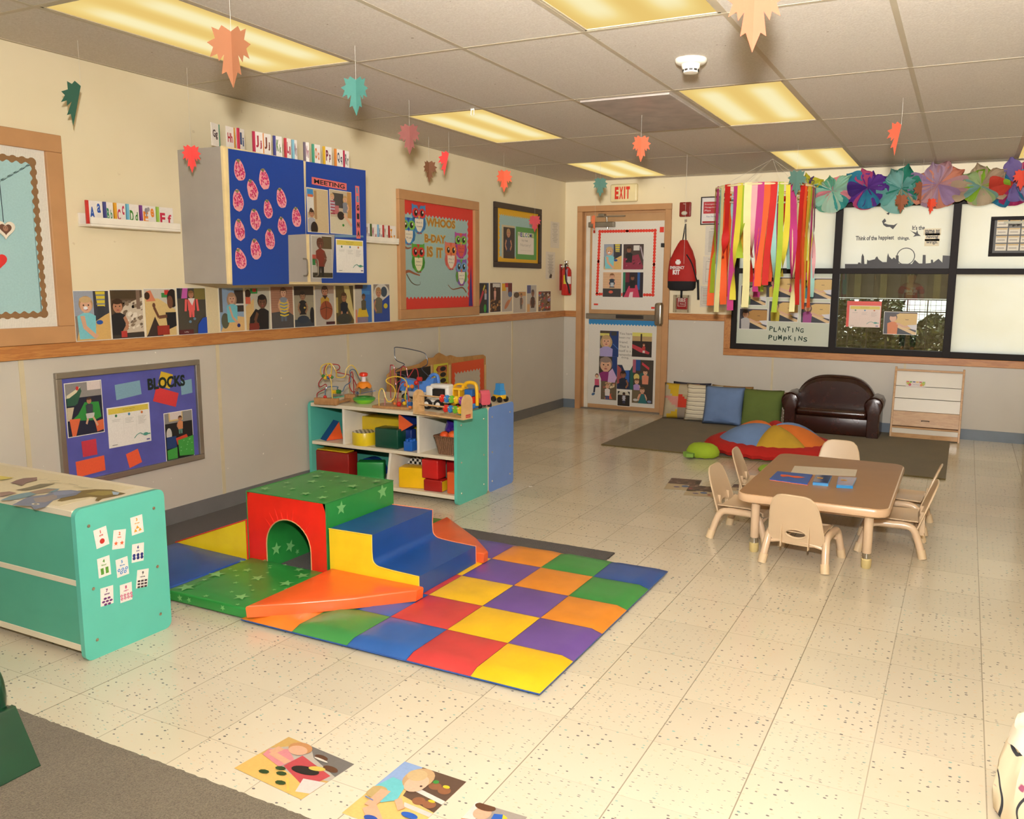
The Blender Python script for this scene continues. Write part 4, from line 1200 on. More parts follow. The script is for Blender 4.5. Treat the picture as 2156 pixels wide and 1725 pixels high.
A.text('TO THE', .25, .56, .05, '6A665E', w=.3); A.text('Nursery!', .2, .38, .12, 'B9B2A6', w=.5); A.rect(.2, .28, .5, .006, 'B9B2A6')
tag(A.build('welcome_sheet'), 'green card with WELCOME letters on the black framed board', 'sign')

# -- two notices near the corner
for x0_, y0_, x1_, y1_, n_, lb_ in ((1159, 466, 1177, 523, 6, 'tall white notice with headings, upper one beside the corner'), (1149, 530, 1168, 588, 9, 'white notice with small rooster picture above the extinguisher hose')):
    M, w, h = Lr(x0_, y0_, x1_, y1_); A = sheet(M, w, h, 'E4DAC8'); A.unit(0, 0, w, h)
    for k in range(n_ * 2): A.rect(.2 + .06 * (k % 3), .88 - k * (.72 / (n_ * 2)), .6 - .12 * (k % 3), .012, '8A8278')
    if n_ == 9: A.poly([(.35, .04), (.6, .04), (.65, .16), (.5, .2), (.4, .14)], '3A2E28')
    else: A.text('Notices', .25, .92, .03, '5A564E', w=.5)
    tag(A.build('notice_sheet'), lb_, 'notice')

# -- BLOCKS board
METAL = solid('A29A8E', .38, .75, bump=.05)
bw_, bh_ = .868, .585
t = frame_board('bulletin_board', 'metal framed purple BLOCKS board low on the grey wall', 'bulletin board', on_left(-5.866, .345), bw_, bh_, .03, .022, METAL)
A = Art(z=.006, rough=.5); A.mb.box((.028, .028, 0), (bw_ - .028, bh_ - .028, .006), solid('5355A0', .5, var=.12)); 
A.build('panel', parent=t)
BX = .0065
def Dr(x0, y0, x1, y1, off=.0): return Lr(x0, y0, x1, y1, off, BX)
def quad_sheet(pts, c, label, group=None, name='paper_rectangle', cat='coloured paper', surf='L', off=BX):
    P_ = []
    for p in pts:
        q = LW(p[0], p[1], off); P_.append((q.y, q.z))
    A = Art(on_left(0, 0, off), z=.0008)
    A.mb.prism(P_, 0, .0008, A.mat, col=lin(c))
    return tag(A.build(name), label, cat, group)
gB = 'coloured paper rectangles on the purple board'
quad_sheet([(241, 811), (294, 801), (298, 830), (245, 843)], '7FA6B8', 'pale blue paper rectangle at the top of the purple board', gB)
quad_sheet([(380, 803), (403, 798), (405, 827), (382, 832)], '7FA6B8', 'pale blue paper rectangle behind the end of the word BLOCKS', gB)
quad_sheet([(339, 782), (364, 789), (357, 819), (332, 811)], 'DDB52E', 'yellow paper square behind the word BLOCKS', gB)
quad_sheet([(329, 815), (376, 828), (370, 857), (322, 845)], 'D83A3E', 'red paper rectangle under the word BLOCKS', gB)
quad_sheet([(171, 930), (202, 924), (205, 957), (175, 963)], 'C83848', 'dark red paper square below the left photo on the purple board', gB)
quad_sheet([(159, 973), (219, 959), (222, 990), (163, 1006)], 'F0603A', 'orange paper rectangle at the lower left of the purple board', gB)
quad_sheet([(265, 957), (290, 945), (299, 973), (273, 986)], 'F0603A', 'small orange tilted paper at the bottom middle of the purple board', gB)
gq = 'photos on the purple board'
def px_sheet(x0, y0, x1, y1, fn, label, wpx=None):
    M, w, h = Dr(x0, y0, x1, y1); return M, w, h
M = on_left(LW(134, 808, BX).y, LW(143, 923, BX).z, BX); w = LW(222, 905, BX).y - LW(134, 808, BX).y - .005; h = LW(134, 808, BX).z - LW(143, 923, BX).z
photo(M, w, h, 'photo of a child climbing foam blocks at the left of the purple board', p_blocks1, gq, .004)
M = on_left(LW(344, 871, BX).y, LW(350, 973, BX).z, BX); w = LW(411, 960, BX).y - LW(344, 871, BX).y - .005; h = LW(344, 871, BX).z - LW(350, 973, BX).z
photo(M, w, h, 'photo of a boy standing behind green foam blocks at the right of the purple board', p_blocks2, gq, .004)
M = on_left(LW(224, 860, BX).y, LW(230, 945, BX).z, BX); w = LW(320, 928, BX).y - LW(224, 860, BX).y - .004; h = LW(224, 860, BX).z - LW(230, 945, BX).z
A = sheet(M, w, h, 'F0EBE2'); lesson(A, w, h); tag(A.build('lesson_sheet'), 'white lesson sheet with yellow band on the purple board', 'paper sheet')
a, b = LW(310, 796, BX + .002), LW(390, 812, BX + .002)
A = Art(on_left(a.y, b.z - .001, BX + .0015), z=.0005); A.text('BLOCKS', 0, 0, .065, '14241C', w=b.y - a.y, bold=.045)
tag(A.build('cutout_lettering'), 'dark green cut-out word BLOCKS on the purple board', 'lettering')

# -- fire extinguisher on the left wall at the corner
EX = thing('fire_extinguisher', 'red fire extinguisher hanging on the wall at the corner by the door', 'fire extinguisher', (.075, -.11, 1.245))
RED = solid('B81E1A', .25, coat=.4); CHR = solid('C9C6C0', .2, 1.0); BLKR = solid('1A1716', .5)
m = MB(); m.lathe([(.0, 0), (.05, 0), (.055, .008), (.055, .24), (.05, .27), (.032, .295), (.02, .305), (.0, .306)], RED, 24); m.build('cylinder', EX)
m = MB(); m.lathe([(.02, .30), (.022, .32), (.014, .33), (.014, .36), (0, .362)], CHR, 16); m.box((-.008, -.05, .335), (.008, .04, .345), CHR); m.box((-.008, -.055, .36), (.008, .035, .368), CHR); m.build('valve', EX)
m = MB(); m.tube([(0, -.01, .33), (.01, -.05, .325), (.02, -.066, .27), (.025, -.066, .16), (.045, -.05, .10), (.055, -.035, .02)], .009, BLKR, 8, smooth_path=5); m.build('hose', EX)
A = Art(z=0)
m = MB(); PR = printed(.4)
def band(a0, a1, z0, z1, c, r=.0556):
    rings = [[(r * math.cos(a), r * math.sin(a), z) for a in [a0 + (a1 - a0) * k / 8 for k in range(9)]] for z in (z0, z1)]
    m.loft(rings, PR, True, False, lin(c), closed=False)
band(-1.75, -1.15, .12, .215, 'DCCB2E'); m.build('yellow_label', EX); m = MB(); band(-1.0, -.1, .12, .2, 'E9E4DA'); m.build('white_label', EX)
m = MB(); m.box((.03, .01, .17), (.033, .07, .28), solid('A890A8', .6), T=Matrix.Rotation(.35, 4, 'X')); m.build('inspection_tag', EX)
m = MB(); m.box((-.075, -.02, .05), (-.06, .02, .33), solid('8A1E1A', .4)); m.box((-.07, -.012, .30), (-.01, .012, .312), CHR); m.build('bracket', EX)
# ================================================================== back wall: door
DOORW = solid('E4DCCB', .4, bump=.03)
mb = MB(); T_ = .05
mb.box((.155, -.03, 0), (.215, .11, 2.1295), PAINTED); mb.box((1.143, -.03, 0), (1.206, .11, 2.1295), PAINTED); mb.box((.155, -.03, 2.13), (1.206, .11, 2.19), PAINTED)
mb.box((.2155, .03, 0), (.24, .109, 2.1045), PAINTED); mb.box((1.118, .03, 0), (1.1425, .109, 2.1045), PAINTED); mb.box((.2155, .03, 2.105), (1.1425, .109, 2.1295), PAINTED)
mb.box((.155, .0, -.001), (1.206, .12, .012), solid('8A8278', .4, .6))
structure(mb.build('trim_6', bevel=.003))
# leaf: white paper covered, tan strip showing at the top
mb = MB(); mb.box((.24, .035, .014), (1.118, .07, 2.105), solid('B98F62', .5)); d1 = structure(mb.build('door_1'))
mb = MB(); mb.box((.24, .026, .014), (.285, .035, 2.09), solid('DDD5C4', .4)); mb.build('hinge_edge', d1)
STEEL = solid('8D8474', .32, .8, bump=.03)
SATIN = solid('A79E8E', .28, .95)
YD = .035
def Dz(px, py): p = BW(px, py, YD); return p
def papersheet(x0, y0, x1, y1, c, off, nm, lb, cat='paper sheet', grp=None):
    a, b = BW(x0, y0, YD), BW(x1, y1, YD)
    A = sheet(on_back(a.x, b.z, YD - off), b.x - a.x, a.z - b.z, c); return A, b.x - a.x, a.z - b.z
def scallop_band(A, x0, y0, x1, y1, r, c):
    L_ = math.hypot(x1 - x0, y1 - y0); m = max(1, round(L_ / (r * 1.9))); z = A.z
    ux, uy = (x1 - x0) / L_, (y1 - y0) / L_
    A.line([(x0, y0), (x1, y1)], r * 1.1, c); A.z = z
    for k in range(m + 1):
        t_ = k / m; A.ell(x0 + (x1 - x0) * t_, y0 + (y1 - y0) * t_, r * (1.0 + .12 * abs(ux)), r * (1.0 + .12 * abs(uy)), c, n=10); A.z = z
    A.z += .0002
A, w, h = papersheet(1248, 468, 1394, 655, 'E3DCCF', .0012, '', '')
A.unit(0, 0, 1, 1)
sx = w / 146.; 
def dp(px, py): q = BW(px, py, YD); a = BW(1248, 468, YD); b = BW(1248, 655, YD); return q.x - a.x, q.z - b.z
RB = 'E03A26'
p1, p2, p3_, p4_ = (.065, .165), (w - .105, .165), (w - .10, h - .10), (.085, h - .10)
for a, b in ((p1, p2), (p2, p3_), (p3_, p4_), (p4_, p1)): scallop_band(A, a[0], a[1], b[0], b[1], .0165, RB)
A.rect(w - .05, h - .12, .045, .055, RB); A.rect(.01, h - .115, .022, .03, RB); A.rect(.03, .045, .05, .018, RB); A.rect(w - .12, .02, .05, .02, RB)
tag(A.build('door_poster'), 'white paper with red scalloped border on the upper door', 'poster')
gD = 'photos inside the red scalloped border'
def p_d1(A, a): p_table_aqua(A, a)
def p_d2(A, a):
    A.rect(0, 0, 1, 1, '4A3A36'); A.rect(.5, .75, .3, .2, 'D8D4CC'); A.poly([(0, .45), (.75, .6), (1, .1), (.9, 0), (0, 0)], '8E2E44'); kid(A, a, .28, .78, .11, SK2, '3A2A1A', '1E1E1E', None, ''); A.line([(.85, .9), (1, .4)], .05, 'B9A8B0'); speck(A, ['5A1E2E', 'B04A62'], 8, .08, 3, (.1, .1, .9, .45))
def p_d3(A, a):
    A.rect(0, 0, 1, 1, 'D8B088'); A.rect(0, 0, 1, .34, '3E3A38')
    for k in range(6): A.rect(0, .4 + k * .1, 1, .006, 'B98A66')
    kid(A, a, .5, .84, .1, SK1, '8A5E3A', '34404E', None, 'lr'); A.rect(.42, .42, .18, .16, 'B9C0C4'); A.ell(.45, .2, .12, .06, 'D0604A')
def p_d4(A, a):
    A.rect(0, 0, 1, 1, '2A1E26'); A.rect(0, .2, .12, .8, '2E7A5A'); A.rect(.72, .3, .12, .7, '2A5A9A'); A.rect(.12, .6, .2, .4, '6A1E2E'); A.poly([(.3, .45), (.7, .5), (.85, 0), (.05, 0)], 'C23A5A'); A.poly([(.36, .2), (.52, .22), (.5, .0), (.3, 0)], 'E8C8CC')
    kid(A, a, .48, .78, .09, SK2, '2E1A14', '1A1418', None, '')
for x0_, y0_, x1_, y1_, f, lb_ in ((1272, 514, 1309, 568, p_d1, 'photo of a toddler in aqua at a table, upper left on the door'), (1313, 514, 1355, 568, p_d2, 'photo of a child at a dark red play table, upper right on the door'),
        (1270, 573, 1308, 626, p_d3, 'photo of a boy before a brick wall, lower left in the red border'), (1312, 573, 1354, 627, p_d4, 'photo of a child on a pink slide, lower right in the red border')):
    M, w, h = Br(x0_, y0_, x1_, y1_, .0045, YD); photo(M, w, h, lb_, f, gD, .002)
A, w, h = papersheet(1240, 672, 1378, 860, 'DED8CC', .0012, '', '')
A.unit(0, 0, 1, 1)
z = A.z
zt = h
pts = [(0, h), (0, h - .04)] + wavy(0, h - .052, w, h - .052, .007, .036, 1) + [(w, h)]
A.poly(pts, '2F86BE')
qx = lambda px, py: (BW(px, py, YD).x - BW(1240, 672, YD).x, BW(px, py, YD).z - BW(1240, 860, YD).z)
words = [('You have', 1304, 1331, 716), ('been my', 1304, 1327, 725), ('friend.', 1304, 1322, 734), ('That is', 1304, 1324, 743), ('itself is a', 1303, 1328, 752), ('tremendous', 1300, 1333, 760), ('thing,', 1308, 1324, 767)]
for t_, xa_, xb_, yy in words:
    a, b = qx(xa_, yy), qx(xb_, yy); A.text(t_, a[0], a[1], .027, '6E6860', w=b[0] - a[0])
tag(A.build('door_poster'), 'white paper with blue scalloped edge and friendship words on the lower door', 'poster')
gE = 'playground photos on the lower door'
def p_e1(A, a):
    A.rect(0, 0, 1, 1, '5A5248'); A.rect(0, .88, .55, .12, '4A3E30'); A.rect(0, .8, .5, .1, 'D9CE6A'); A.rect(.55, 0, .45, 1, '1E3A72'); A.rect(.6, .82, .3, .16, '3A3A3A'); A.line([(.7, .5), (1, .3)], .03, '4A78B8')
    kid(A, a, .35, .6, .2, SK1, 'B99A6A', 'A79CCB', None, '', long=True); A.rect(.0, .0, .02, .02, '5A5248')
def p_e2(A, a):
    A.rect(0, 0, 1, 1, '3A3226'); A.rect(.72, .2, .28, .8, '1E3A72'); kid(A, a, .38, .68, .26, SK1, '8E7A6E', '8A2A6A', None, ''); A.poly([(.55, .4), (.75, .55), (1, .2), (.9, 0), (.5, 0)], 'C8A6CE')
def p_e3(A, a):
    A.rect(0, 0, 1, 1, '6A5A44'); speck(A, ['D9C6A0', 'A8584A', '4A4A5A', 'C8A070'], 20, .12, 6); A.poly([(.25, .05), (.5, .5), (.75, .05)], 'E06A4A'); kid(A, a, .42, .72, .11, SK1, 'C0906A', 'D9D2CC', '2E4A7A'); 
def p_e4(A, a):
    A.rect(0, 0, 1, 1, '1E2A4A'); A.rect(.8, 0, .2, 1, '1E5A4E'); A.poly([(0, 1), (.25, .85), (.3, .3), (0, .2)], 'A04A4A'); A.rect(.5, .3, .25, .5, '2A5AA8'); A.poly([(.3, 1), (.95, 1), (.8, .8), (.45, .78)], 'DED8CC'); kid(A, a, .38, .6, .13, SK2, '2A1A12', '1E2434', None, 'r')
def p_e5(A, a):
    A.rect(0, 0, 1, 1, '2A201A'); A.rect(0, .65, 1, .35, 'B89A6A'); A.rect(0, .85, 1, .15, 'D9D06A'); A.rect(.42, .65, .08, .3, '3A2A1E'); A.poly([(0, .52), (.4, .4), (.9, .2), (.85, .12), (.4, .2), (0, .36)], 'B83A44'); kid(A, a, .6, .5, .05, SK1, '8A4A2A', 'B83A34', 'E0D8D0')
def p_e6(A, a):
    A.rect(0, 0, 1, 1, '3E362C'); A.rect(.15, .75, .22, .25, '1E4A8A'); A.rect(.0, .7, .15, .3, 'A8586A'); A.line([(.45, .92), (.8, .8)], .06, 'C23A44'); A.ell(.55, .62, .25, .09, '2A5A50'); kid(A, a, .62, .72, .06, SK1, '4A2E1E', 'D8886A', None, ''); A.ell(.2, .6, .14, .08, 'D8C26A'); kid(A, a, .22, .5, .06, SK1, '6A4A2E', 'A88ABE', None, 'r')
    A.rect(0, .0, .4, .3, '6E5E44'); kid(A, a, .5, .3, .065, SK1, '6A4A2E', 'D8886A', None, 'lr'); A.poly([(.3, .0), (.45, .22), (.6, .22), (.75, 0)], '2A6A6A'); A.ell(.18, .07, .12, .03, 'C9C4BE'); A.ell(.85, .05, .1, .03, '7A88A8')
def p_e7(A, a):
    A.rect(0, 0, 1, 1, '2A221A'); A.poly([(0, .75), (.2, 1), (.8, 1), (1, .75)], 'CFC6B0'); kid(A, a, .52, .82, .1, '4A2E20', '1E120E', 'B8B8C0', '3A3A52', 'lr')
def ph(x0_, y0_, x1_, y1_, f, lb_, off, grp=gE, b=0.0):
    M, w, h = Br(x0_, y0_, x1_, y1_, off, YD); photo(M, w, h, lb_, f, grp, b)
ph(1264, 696, 1302, 752, p_e1, 'photo of a fair haired girl in lilac at the top left of the lower door', .0035)
ph(1262, 750, 1299, 806, p_e2, 'close-up photo of a toddler in purple on the lower door', .0045)
ph(1266, 802, 1298, 843, p_e3, 'photo of a child on an orange spring rider at the bottom left of the door', .0055)
ph(1300, 768, 1333, 821, p_e4, 'photo of a child on a blue climbing frame in the middle of the lower door', .0035)
ph(1332, 700, 1372, 753, p_e5, 'photo of a red slide at the top right of the lower door', .0035)
ph(1333, 757, 1374, 851, p_e6, 'tall photo collage of playground riders at the right of the lower door', .0035)
ph(1300, 822, 1327, 857, p_e7, 'small white edged photo at the bottom middle of the door', .0055, gE, .006)
# cut-out figure of a sitting child
a = BW(1262, 845, YD)
A = Art(on_back(BW(1246, 835, YD).x, BW(1246, 835, YD).z, YD - .0065), z=.0006)
w_, h_ = .12, .27
A.poly([(.0, .0), (.05, .02), (.06, .09), (.10, .11), (.11, .2), (.08, .27), (.04, .25), (.03, .17), (.035, .1), (.02, .04), (-.01, .01)], 'DED8CC')
A.unit(0, 0, 1, 1); A.ell(.06, .235, .022, .026, '5A3E2A'); A.ell(.06, .228, .018, .02, SK1); A.poly([(.035, .2), (.085, .2), (.09, .13), (.035, .13)], 'C8506E'); A.poly([(.035, .13), (.09, .13), (.09, .11), (.045, .105), (.04, .05), (.02, .05), (.025, .11)], '26243A'); A.ell(.02, .03, .022, .014, '4A6A90', .5)
tag(A.build('cutout_picture'), 'cut-out picture of a sitting child in pink at the lower left of the door', 'paper cut-out')
# hardware
t = thing('door_closer', 'grey metal door closer with arm at the top of the door', 'door closer', (0, 0, 0))
a = BW(1246, 464, -.02); b = BW(1305, 464, -.02)
m = MB(); m.box((.285, -.03, 1.965), (.575, YD, 2.02), STEEL); m.build('body', t, bevel=.006)
m = MB(); m.tube([(.49, .0, 2.02), (.49, -.01, 2.075)], .012, STEEL); m.box((.38, -.03, 2.07), (.70, -.005, 2.082), STEEL); m.tube([(.50, -.012, 1.965), (.50, -.012, 1.945)], .012, STEEL); m.build('arm', t)
m = MB(); m.box((.40, -.035, 2.075), (.47, .03, 2.105), STEEL); m.build('shoe', t, bevel=.006)
t = thing('panic_bar', 'stainless push bar across the middle of the door', 'push bar', (0, 0, 0))
z0 = BW(1245, 665, YD).z
m = MB(); m.box((.265, -.012, z0 - .03), (1.06, .033, z0 + .028), STEEL); m.build('rail', t, bevel=.005)
m = MB(); m.box((.62, -.022, z0 - .018), (.93, -.01, z0 + .02), solid('2A2420', .45)); m.build('touch_pad', t, bevel=.003)
m = MB(); xx = BW(1388, 663, -.03).x; zz = BW(1388, 663, -.03).z
m.box((xx - .045, -.075, zz - .115), (xx + .045, .033, zz + .125), SATIN, r=.028); m.build('latch_case', t)
m = MB(); m.box((xx - .005, -.03, 1.75), (xx + .03, .033, 1.79), BLKR); tag(m.build('door_bumper', bevel=.003), 'small black stop on the door frame right of the poster', 'door stop')

# ================================================================== things on the back wall
a, b = BW(1288, 389), BW(1344, 425)
t = thing('exit_sign', 'cream EXIT sign with red letters above the door', 'exit sign', (0, 0, 0), M=on_back(a.x, b.z, 0))
ew, eh = b.x - a.x, a.z - b.z
m = MB(); m.box((0, 0, 0), (ew, eh, .045), solid('E6D6A6', .4), r=.018); m.build('housing', t)
A = Art(z=.0458)
for x_, c in ((.055, 'E'), (.105, 'X'), (.157, 'I'), (.180, 'T')): A.text(c, x_, .03, .125, 'E2361E', w=.042 if c != 'I' else .014, bold=.05)
A.build('letters', parent=t)
a = BW(1444, 442)
t = thing('fire_strobe', 'dark red fire alarm strobe above the hanging backpack', 'alarm', (0, 0, 0), M=on_back(a.x - .06, a.z - .07, 0))
m = MB(); m.box((0, 0, 0), (.12, .145, .03), solid('7E1C18', .35), r=.01); m.build('housing', t)
m = MB(); m.ball((.055, .035, .032), (.032, .022, .018), solid('DCD6C6', .12, .3), 14); m.build('lens', t)
A = Art(z=.0304); A.text('FIRE', .04, .122, .009, 'E6D8CC'); A.build('letters', parent=t)
a = BW(1444, 465)
t = thing('wall_hook', 'small silver hook holding the red backpack', 'hook', (a.x, 0, a.z))
m = MB(); m.box((-.012, -.004, -.012), (.012, 0, .014), CHR); m.tube([(0, -.004, .004), (0, -.022, 0), (.0, -.03, -.012), (0, -.022, -.022), (0, -.014, -.018)], .0032, CHR, 8, smooth_path=4); m.build('hook_body', t)
# emergency backpack
BRED = solid('A3170E', .75, bump=.25, bscale=25, var=.12); BBLK = solid('141214', .8, bump=.2)
bx0 = BW(1440, 600).x
t = thing('backpack', 'red and black emergency backpack hanging on the wall right of the door', 'backpack', (bx0, 0, 1.41))
def bag_ring(z, w_, d, yc, off=0, n=24, wr=.0):
    out = []
    for k in range(n):
        a = 2 * PI * k / n
        r_ = 1 + wr * math.sin(a * 7 + z * 20)
        out.append((off + w_ * math.copysign(abs(math.cos(a)) ** .8, math.cos(a)) * r_, yc + d * math.copysign(abs(math.sin(a)) ** .8, math.sin(a)) * r_, z))
    return out
m = MB(); m.loft([bag_ring(-.10, .05, .03, -.075), bag_ring(-.095, .12, .06, -.075), bag_ring(-.07, .145, .07, -.078), bag_ring(-.005, .147, .07, -.078)], BBLK); m.build('base', t)
m = MB(); m.loft([bag_ring(-.006, .147, .07, -.078), bag_ring(.08, .148, .068, -.076, wr=.01), bag_ring(.2, .135, .062, -.072, wr=.02), bag_ring(.3, .095, .05, -.06, -.002, wr=.04), bag_ring(.37, .055, .034, -.045, -.004, wr=.07), bag_ring(.405, .035, .02, -.035, -.005, wr=.08), bag_ring(.41, .02, .012, -.034, -.005)], BRED); m.build('body', t)
m = MB(); m.tube([(-.02, -.03, .40), (-.008, -.03, .48), (.0, -.02, .57)], .006, BBLK, 6); m.tube([(.015, -.03, .40), (.01, -.03, .48), (.004, -.02, .57)], .006, BBLK, 6); m.build('drawstring', t)
for P_ in (((.06, -.14, .26), (.115, -.13, .17), (.15, -.1, .04), (.165, -.08, -.02)),):
    m = MB(); m.tube(P_, .007, BBLK, 6, smooth_path=4); m.box((.155, -.075, -.20), (.178, -.07, .0), BBLK, T=Matrix.Rotation(-.06, 4, 'Y')); m.build('strap', t)
m = MB(); m.box((-.02, -.05, -.175), (.002, -.045, -.08), BBLK); m.build('strap', t)
A = Art(M=frameM((-.105, -.149, .06), (1, 0, 0), (0, 0, 1)), z=.0015, rough=.7)
A.text('EMERGENCY', 0, .055, .03, 'EDE6E0', w=.15, bold=.03); A.text('KIT', .03, 0, .05, 'EDE6E0', w=.075, bold=.06); A.rect(.065, .1, .035, .05, 'EDE6E0'); A.rect(.055, .11, .055, .025, 'EDE6E0')
A.build('print', parent=t)
# FIRE pull
a, b = BW(1421, 621), BW(1454, 658)
t = thing('fire_alarm_pull', 'red FIRE pull station under a clear cover on the chair rail', 'fire alarm', (0, 0, 0), M=on_back(a.x, b.z, 0))
fw_, fh_ = b.x - a.x, a.z - b.z
m = MB(); m.box((.03, .03, 0), (fw_ - .03, fh_ - .03, .035), solid('A8181E', .35), r=.006); m.build('housing', t)
A = Art(z=.0355); A.text('FIRE', .045, fh_ * .56, .045, 'E9DDD4', w=fw_ - .09, bold=.03); A.rect(.045, .06, fw_ - .09, .05, 'E9DDD4'); A.rect(.05, .064, fw_ - .1, .042, 'A8181E'); A.text('PULL', .07, .075, .02, 'E9DDD4', w=.05); A.build('letters', parent=t)
def clear_mat():
    m, nt, b = node_mat('clear_plastic'); nt.nodes.remove(b)
    tr = N(nt, 'ShaderNodeBsdfTransparent'); tr.inputs[0].default_value = (.93, .92, .9, 1)
    gl = N(nt, 'ShaderNodeBsdfGlossy'); gl.inputs['Roughness'].default_value = .08
    fr = N(nt, 'ShaderNodeLayerWeight'); fr.inputs[0].default_value = .25
    mx = N(nt, 'ShaderNodeMixShader'); nt.links.new(fr.outputs['Facing'], mx.inputs[0]); nt.links.new(tr.outputs[0], mx.inputs[1]); nt.links.new(gl.outputs[0], mx.inputs[2])
    nt.links.new(mx.outputs[0], [n for n in nt.nodes if n.type == 'OUTPUT_MATERIAL'][0].inputs[0])
    return m
CLEAR = clear_mat()
m = MB(); m.box((0, 0, 0), (.022, fh_, .05), CLEAR); m.box((fw_ - .022, 0, 0), (fw_, fh_, .05), CLEAR); m.box((.022, 0, 0), (fw_ - .022, .022, .05), CLEAR); m.box((.022, fh_ - .022, 0), (fw_ - .022, fh_, .05), CLEAR); m.box((0, 0, .05), (fw_, fh_, .053), CLEAR); m.build('cover', t)
# plan frame and notices
a, b = BW(1477, 415), BW(1516, 473)
t = frame_board('framed_notice', 'black framed red emergency plan notice behind the streamers', 'picture frame', on_back(a.x, b.z), b.x - a.x, a.z - b.z, .01, .015, solid('241412', .35))
A = Art(z=.004); w_, h_ = b.x - a.x, a.z - b.z; A.mb.box((.005, .005, 0), (w_ - .005, h_ - .005, .004), printed(.2), col=lin('E9E2DA')); A.unit(0, 0, w_, h_); A.rect(.13, .4, .8, .42, 'B8282E')
for k, s_ in enumerate(('Emergency', 'Management', 'Plan')): A.text(s_, .2, .7 - k * .11, .06, 'F0E6E0', w=.6 if k < 2 else .3)
A.text('Fast Facts', .3, .27, .05, '4A4A8A', w=.45); A.rect(.1, .06, .8, .07, 'A8282E'); A.build('notice', parent=t)
gN = 'notices under the plan frame'
for x0_, y0_, x1_, y1_, k_, lb_ in ((1486, 476, 1520, 538, 0, 'upper white notice in a sleeve under the plan frame'), (1481, 540, 1522, 600, 1, 'evacuation floor plan sheet under the upper notice'), (1475, 602, 1530, 648, 2, 'wide two column notice just above the chair rail')):
    M, w, h = Br(x0_, y0_, x1_, y1_, .002 + .0005 * k_); A = sheet(M, w, h, 'DCD2C0'); A.unit(0, 0, w, h)
    if k_ == 0:
        for j in range(16): A.rect(.2, .8 - j * .045, .6 - .1 * (j % 3), .018, 'A39A8E')
        A.text('Schedule', .3, .88, .04, '6A645A', w=.4)
    elif k_ == 1:
        A.text('Evacuation Map', .25, .88, .04, '5A544C', w=.5); A.line([(.15, .1), (.85, .1), (.85, .82), (.15, .82), (.15, .1)], .008, '6A645A'); A.line([(.5, .1), (.5, .82)], .008, '8A8278'); A.line([(.15, .55), (.4, .55)], .012, '6A645A'); A.line([(.6, .4), (.85, .4)], .008, '8A8278')
    else:
        for j in range(10): A.rect(.1, .85 - j * .075, .32, .02, 'A84A4A' if j == 4 else '9A9286'); A.rect(.58, .85 - j * .075, .36, .02, '9A9286')
        A.line([(.05, .1), (.46, .1), (.46, .93), (.05, .93), (.05, .1)], .006, '8A8278'); A.line([(.53, .1), (.97, .1), (.97, .93), (.53, .93), (.53, .1)], .006, '8A8278')
    tag(A.build('notice_sheet'), lb_, 'notice', gN)

# ================================================================== on the window
GY = .02 - .0006       # room side of the panes
def Wr(x0, y0, x1, y1, off=.0005): return Br(x0, y0, x1, y1, off, .019)
gW = 'planting photos on the lower left pane'
def plant(shirt, hair, dx=0.0, table='D9B46A', long=False):
    def f(A, a):
        A.rect(0, 0, 1, 1, '3E3A42'); A.ell(.72, .62, .5, .38, table); A.rect(.4, .95, .6, .05, '4A3A3A'); A.poly([(.3, .5), (1, .1), (1, 0), (.9, 0), (.3, .3)], 'E0BE8A'); A.poly([(.3, .38), (.9, 0), (.3, 0)], '26262E')
        kid(A, a, .22 + dx, .74, .17, SK1, hair, shirt, None, '', face=False, long=long); A.line([(.35 + dx, .5), (.62, .34), (.8, .38)], .08, SK1); A.poly([(.72, .42), (1, .45), (1, .2), (.85, .25)], 'DAD6D6'); A.rect(.65, .66, .1, .02, '4A3420')
    return f
for x0_, y0_, x1_, y1_, f, lb_ in ((1690, 585, 1751, 631, plant('3F8E9A', '3A2620'), 'photo of a child in teal planting, top right on the lower left pane'),
        (1687, 636, 1747, 682, plant('A03A86', '6A4A2E', long=True), 'photo of a child in magenta planting, right on the lower left pane'),
        (1619, 633, 1680, 679, plant('CDBB2E', '5A4A4A'), 'photo of a child in a yellow tank top planting, middle of the lower left pane'),
        (1557, 649, 1615, 695, plant('B8B4B0', '3E2A20', table='B8863E'), 'photo of a child in white planting, left on the lower left pane'),
        (1560, 600, 1613, 644, plant('6A8A4A', '2E2420', table='D9CFA8'), 'photo behind the streamers at the upper left of the lower left pane'),
        (1615, 583, 1680, 628, plant('D8B23A', '5A3A2A'), 'photo behind the streamers at the top middle of the lower left pane')):
    M, w, h = Wr(x0_, y0_, x1_, y1_); photo(M, w, h, lb_, f, gW, .006)
a, b = BW(1619, 689, .019), BW(1698, 714, .019)
for word, x0_, y0_, x1_, y1_, lb_ in (('PLANTING', 1620, 684, 1694, 700, 'dark green cut-out word PLANTING on the lower left pane'), ('PUMPKINS', 1618, 702, 1702, 719, 'dark green cut-out word PUMPKINS on the lower left pane')):
    a, b = BW(x0_, y0_, .019), BW(x1_, y1_, .019); A = Art(on_back(a.x, b.z, .0188), z=.0006); n_ = len(word); W_ = (b.x - a.x) / n_
    for k, c in enumerate(word):
        dy = .006 * (-1) ** k; ww_ = W_ * (.78 if c not in 'I' else .2)
        z = A.z; A.text(c, k * W_ - .002 + (W_ * .28 if c == 'I' else 0), dy - .003, .052, 'DCE0CC', w=ww_ + .006, bold=.05); A.z = z + .0003; A.text(c, k * W_ + (W_ * .28 if c == 'I' else 0), dy, .045, '16361A', w=ww_, bold=.03, rot=.06 * ((k * 7) % 3 - 1)); A.z = z
    tag(A.build('cutout_lettering'), lb_, 'lettering')
M, w, h = Wr(1787, 634, 1857, 693); M2, w2, h2 = Wr(1784, 634, 1853, 690)
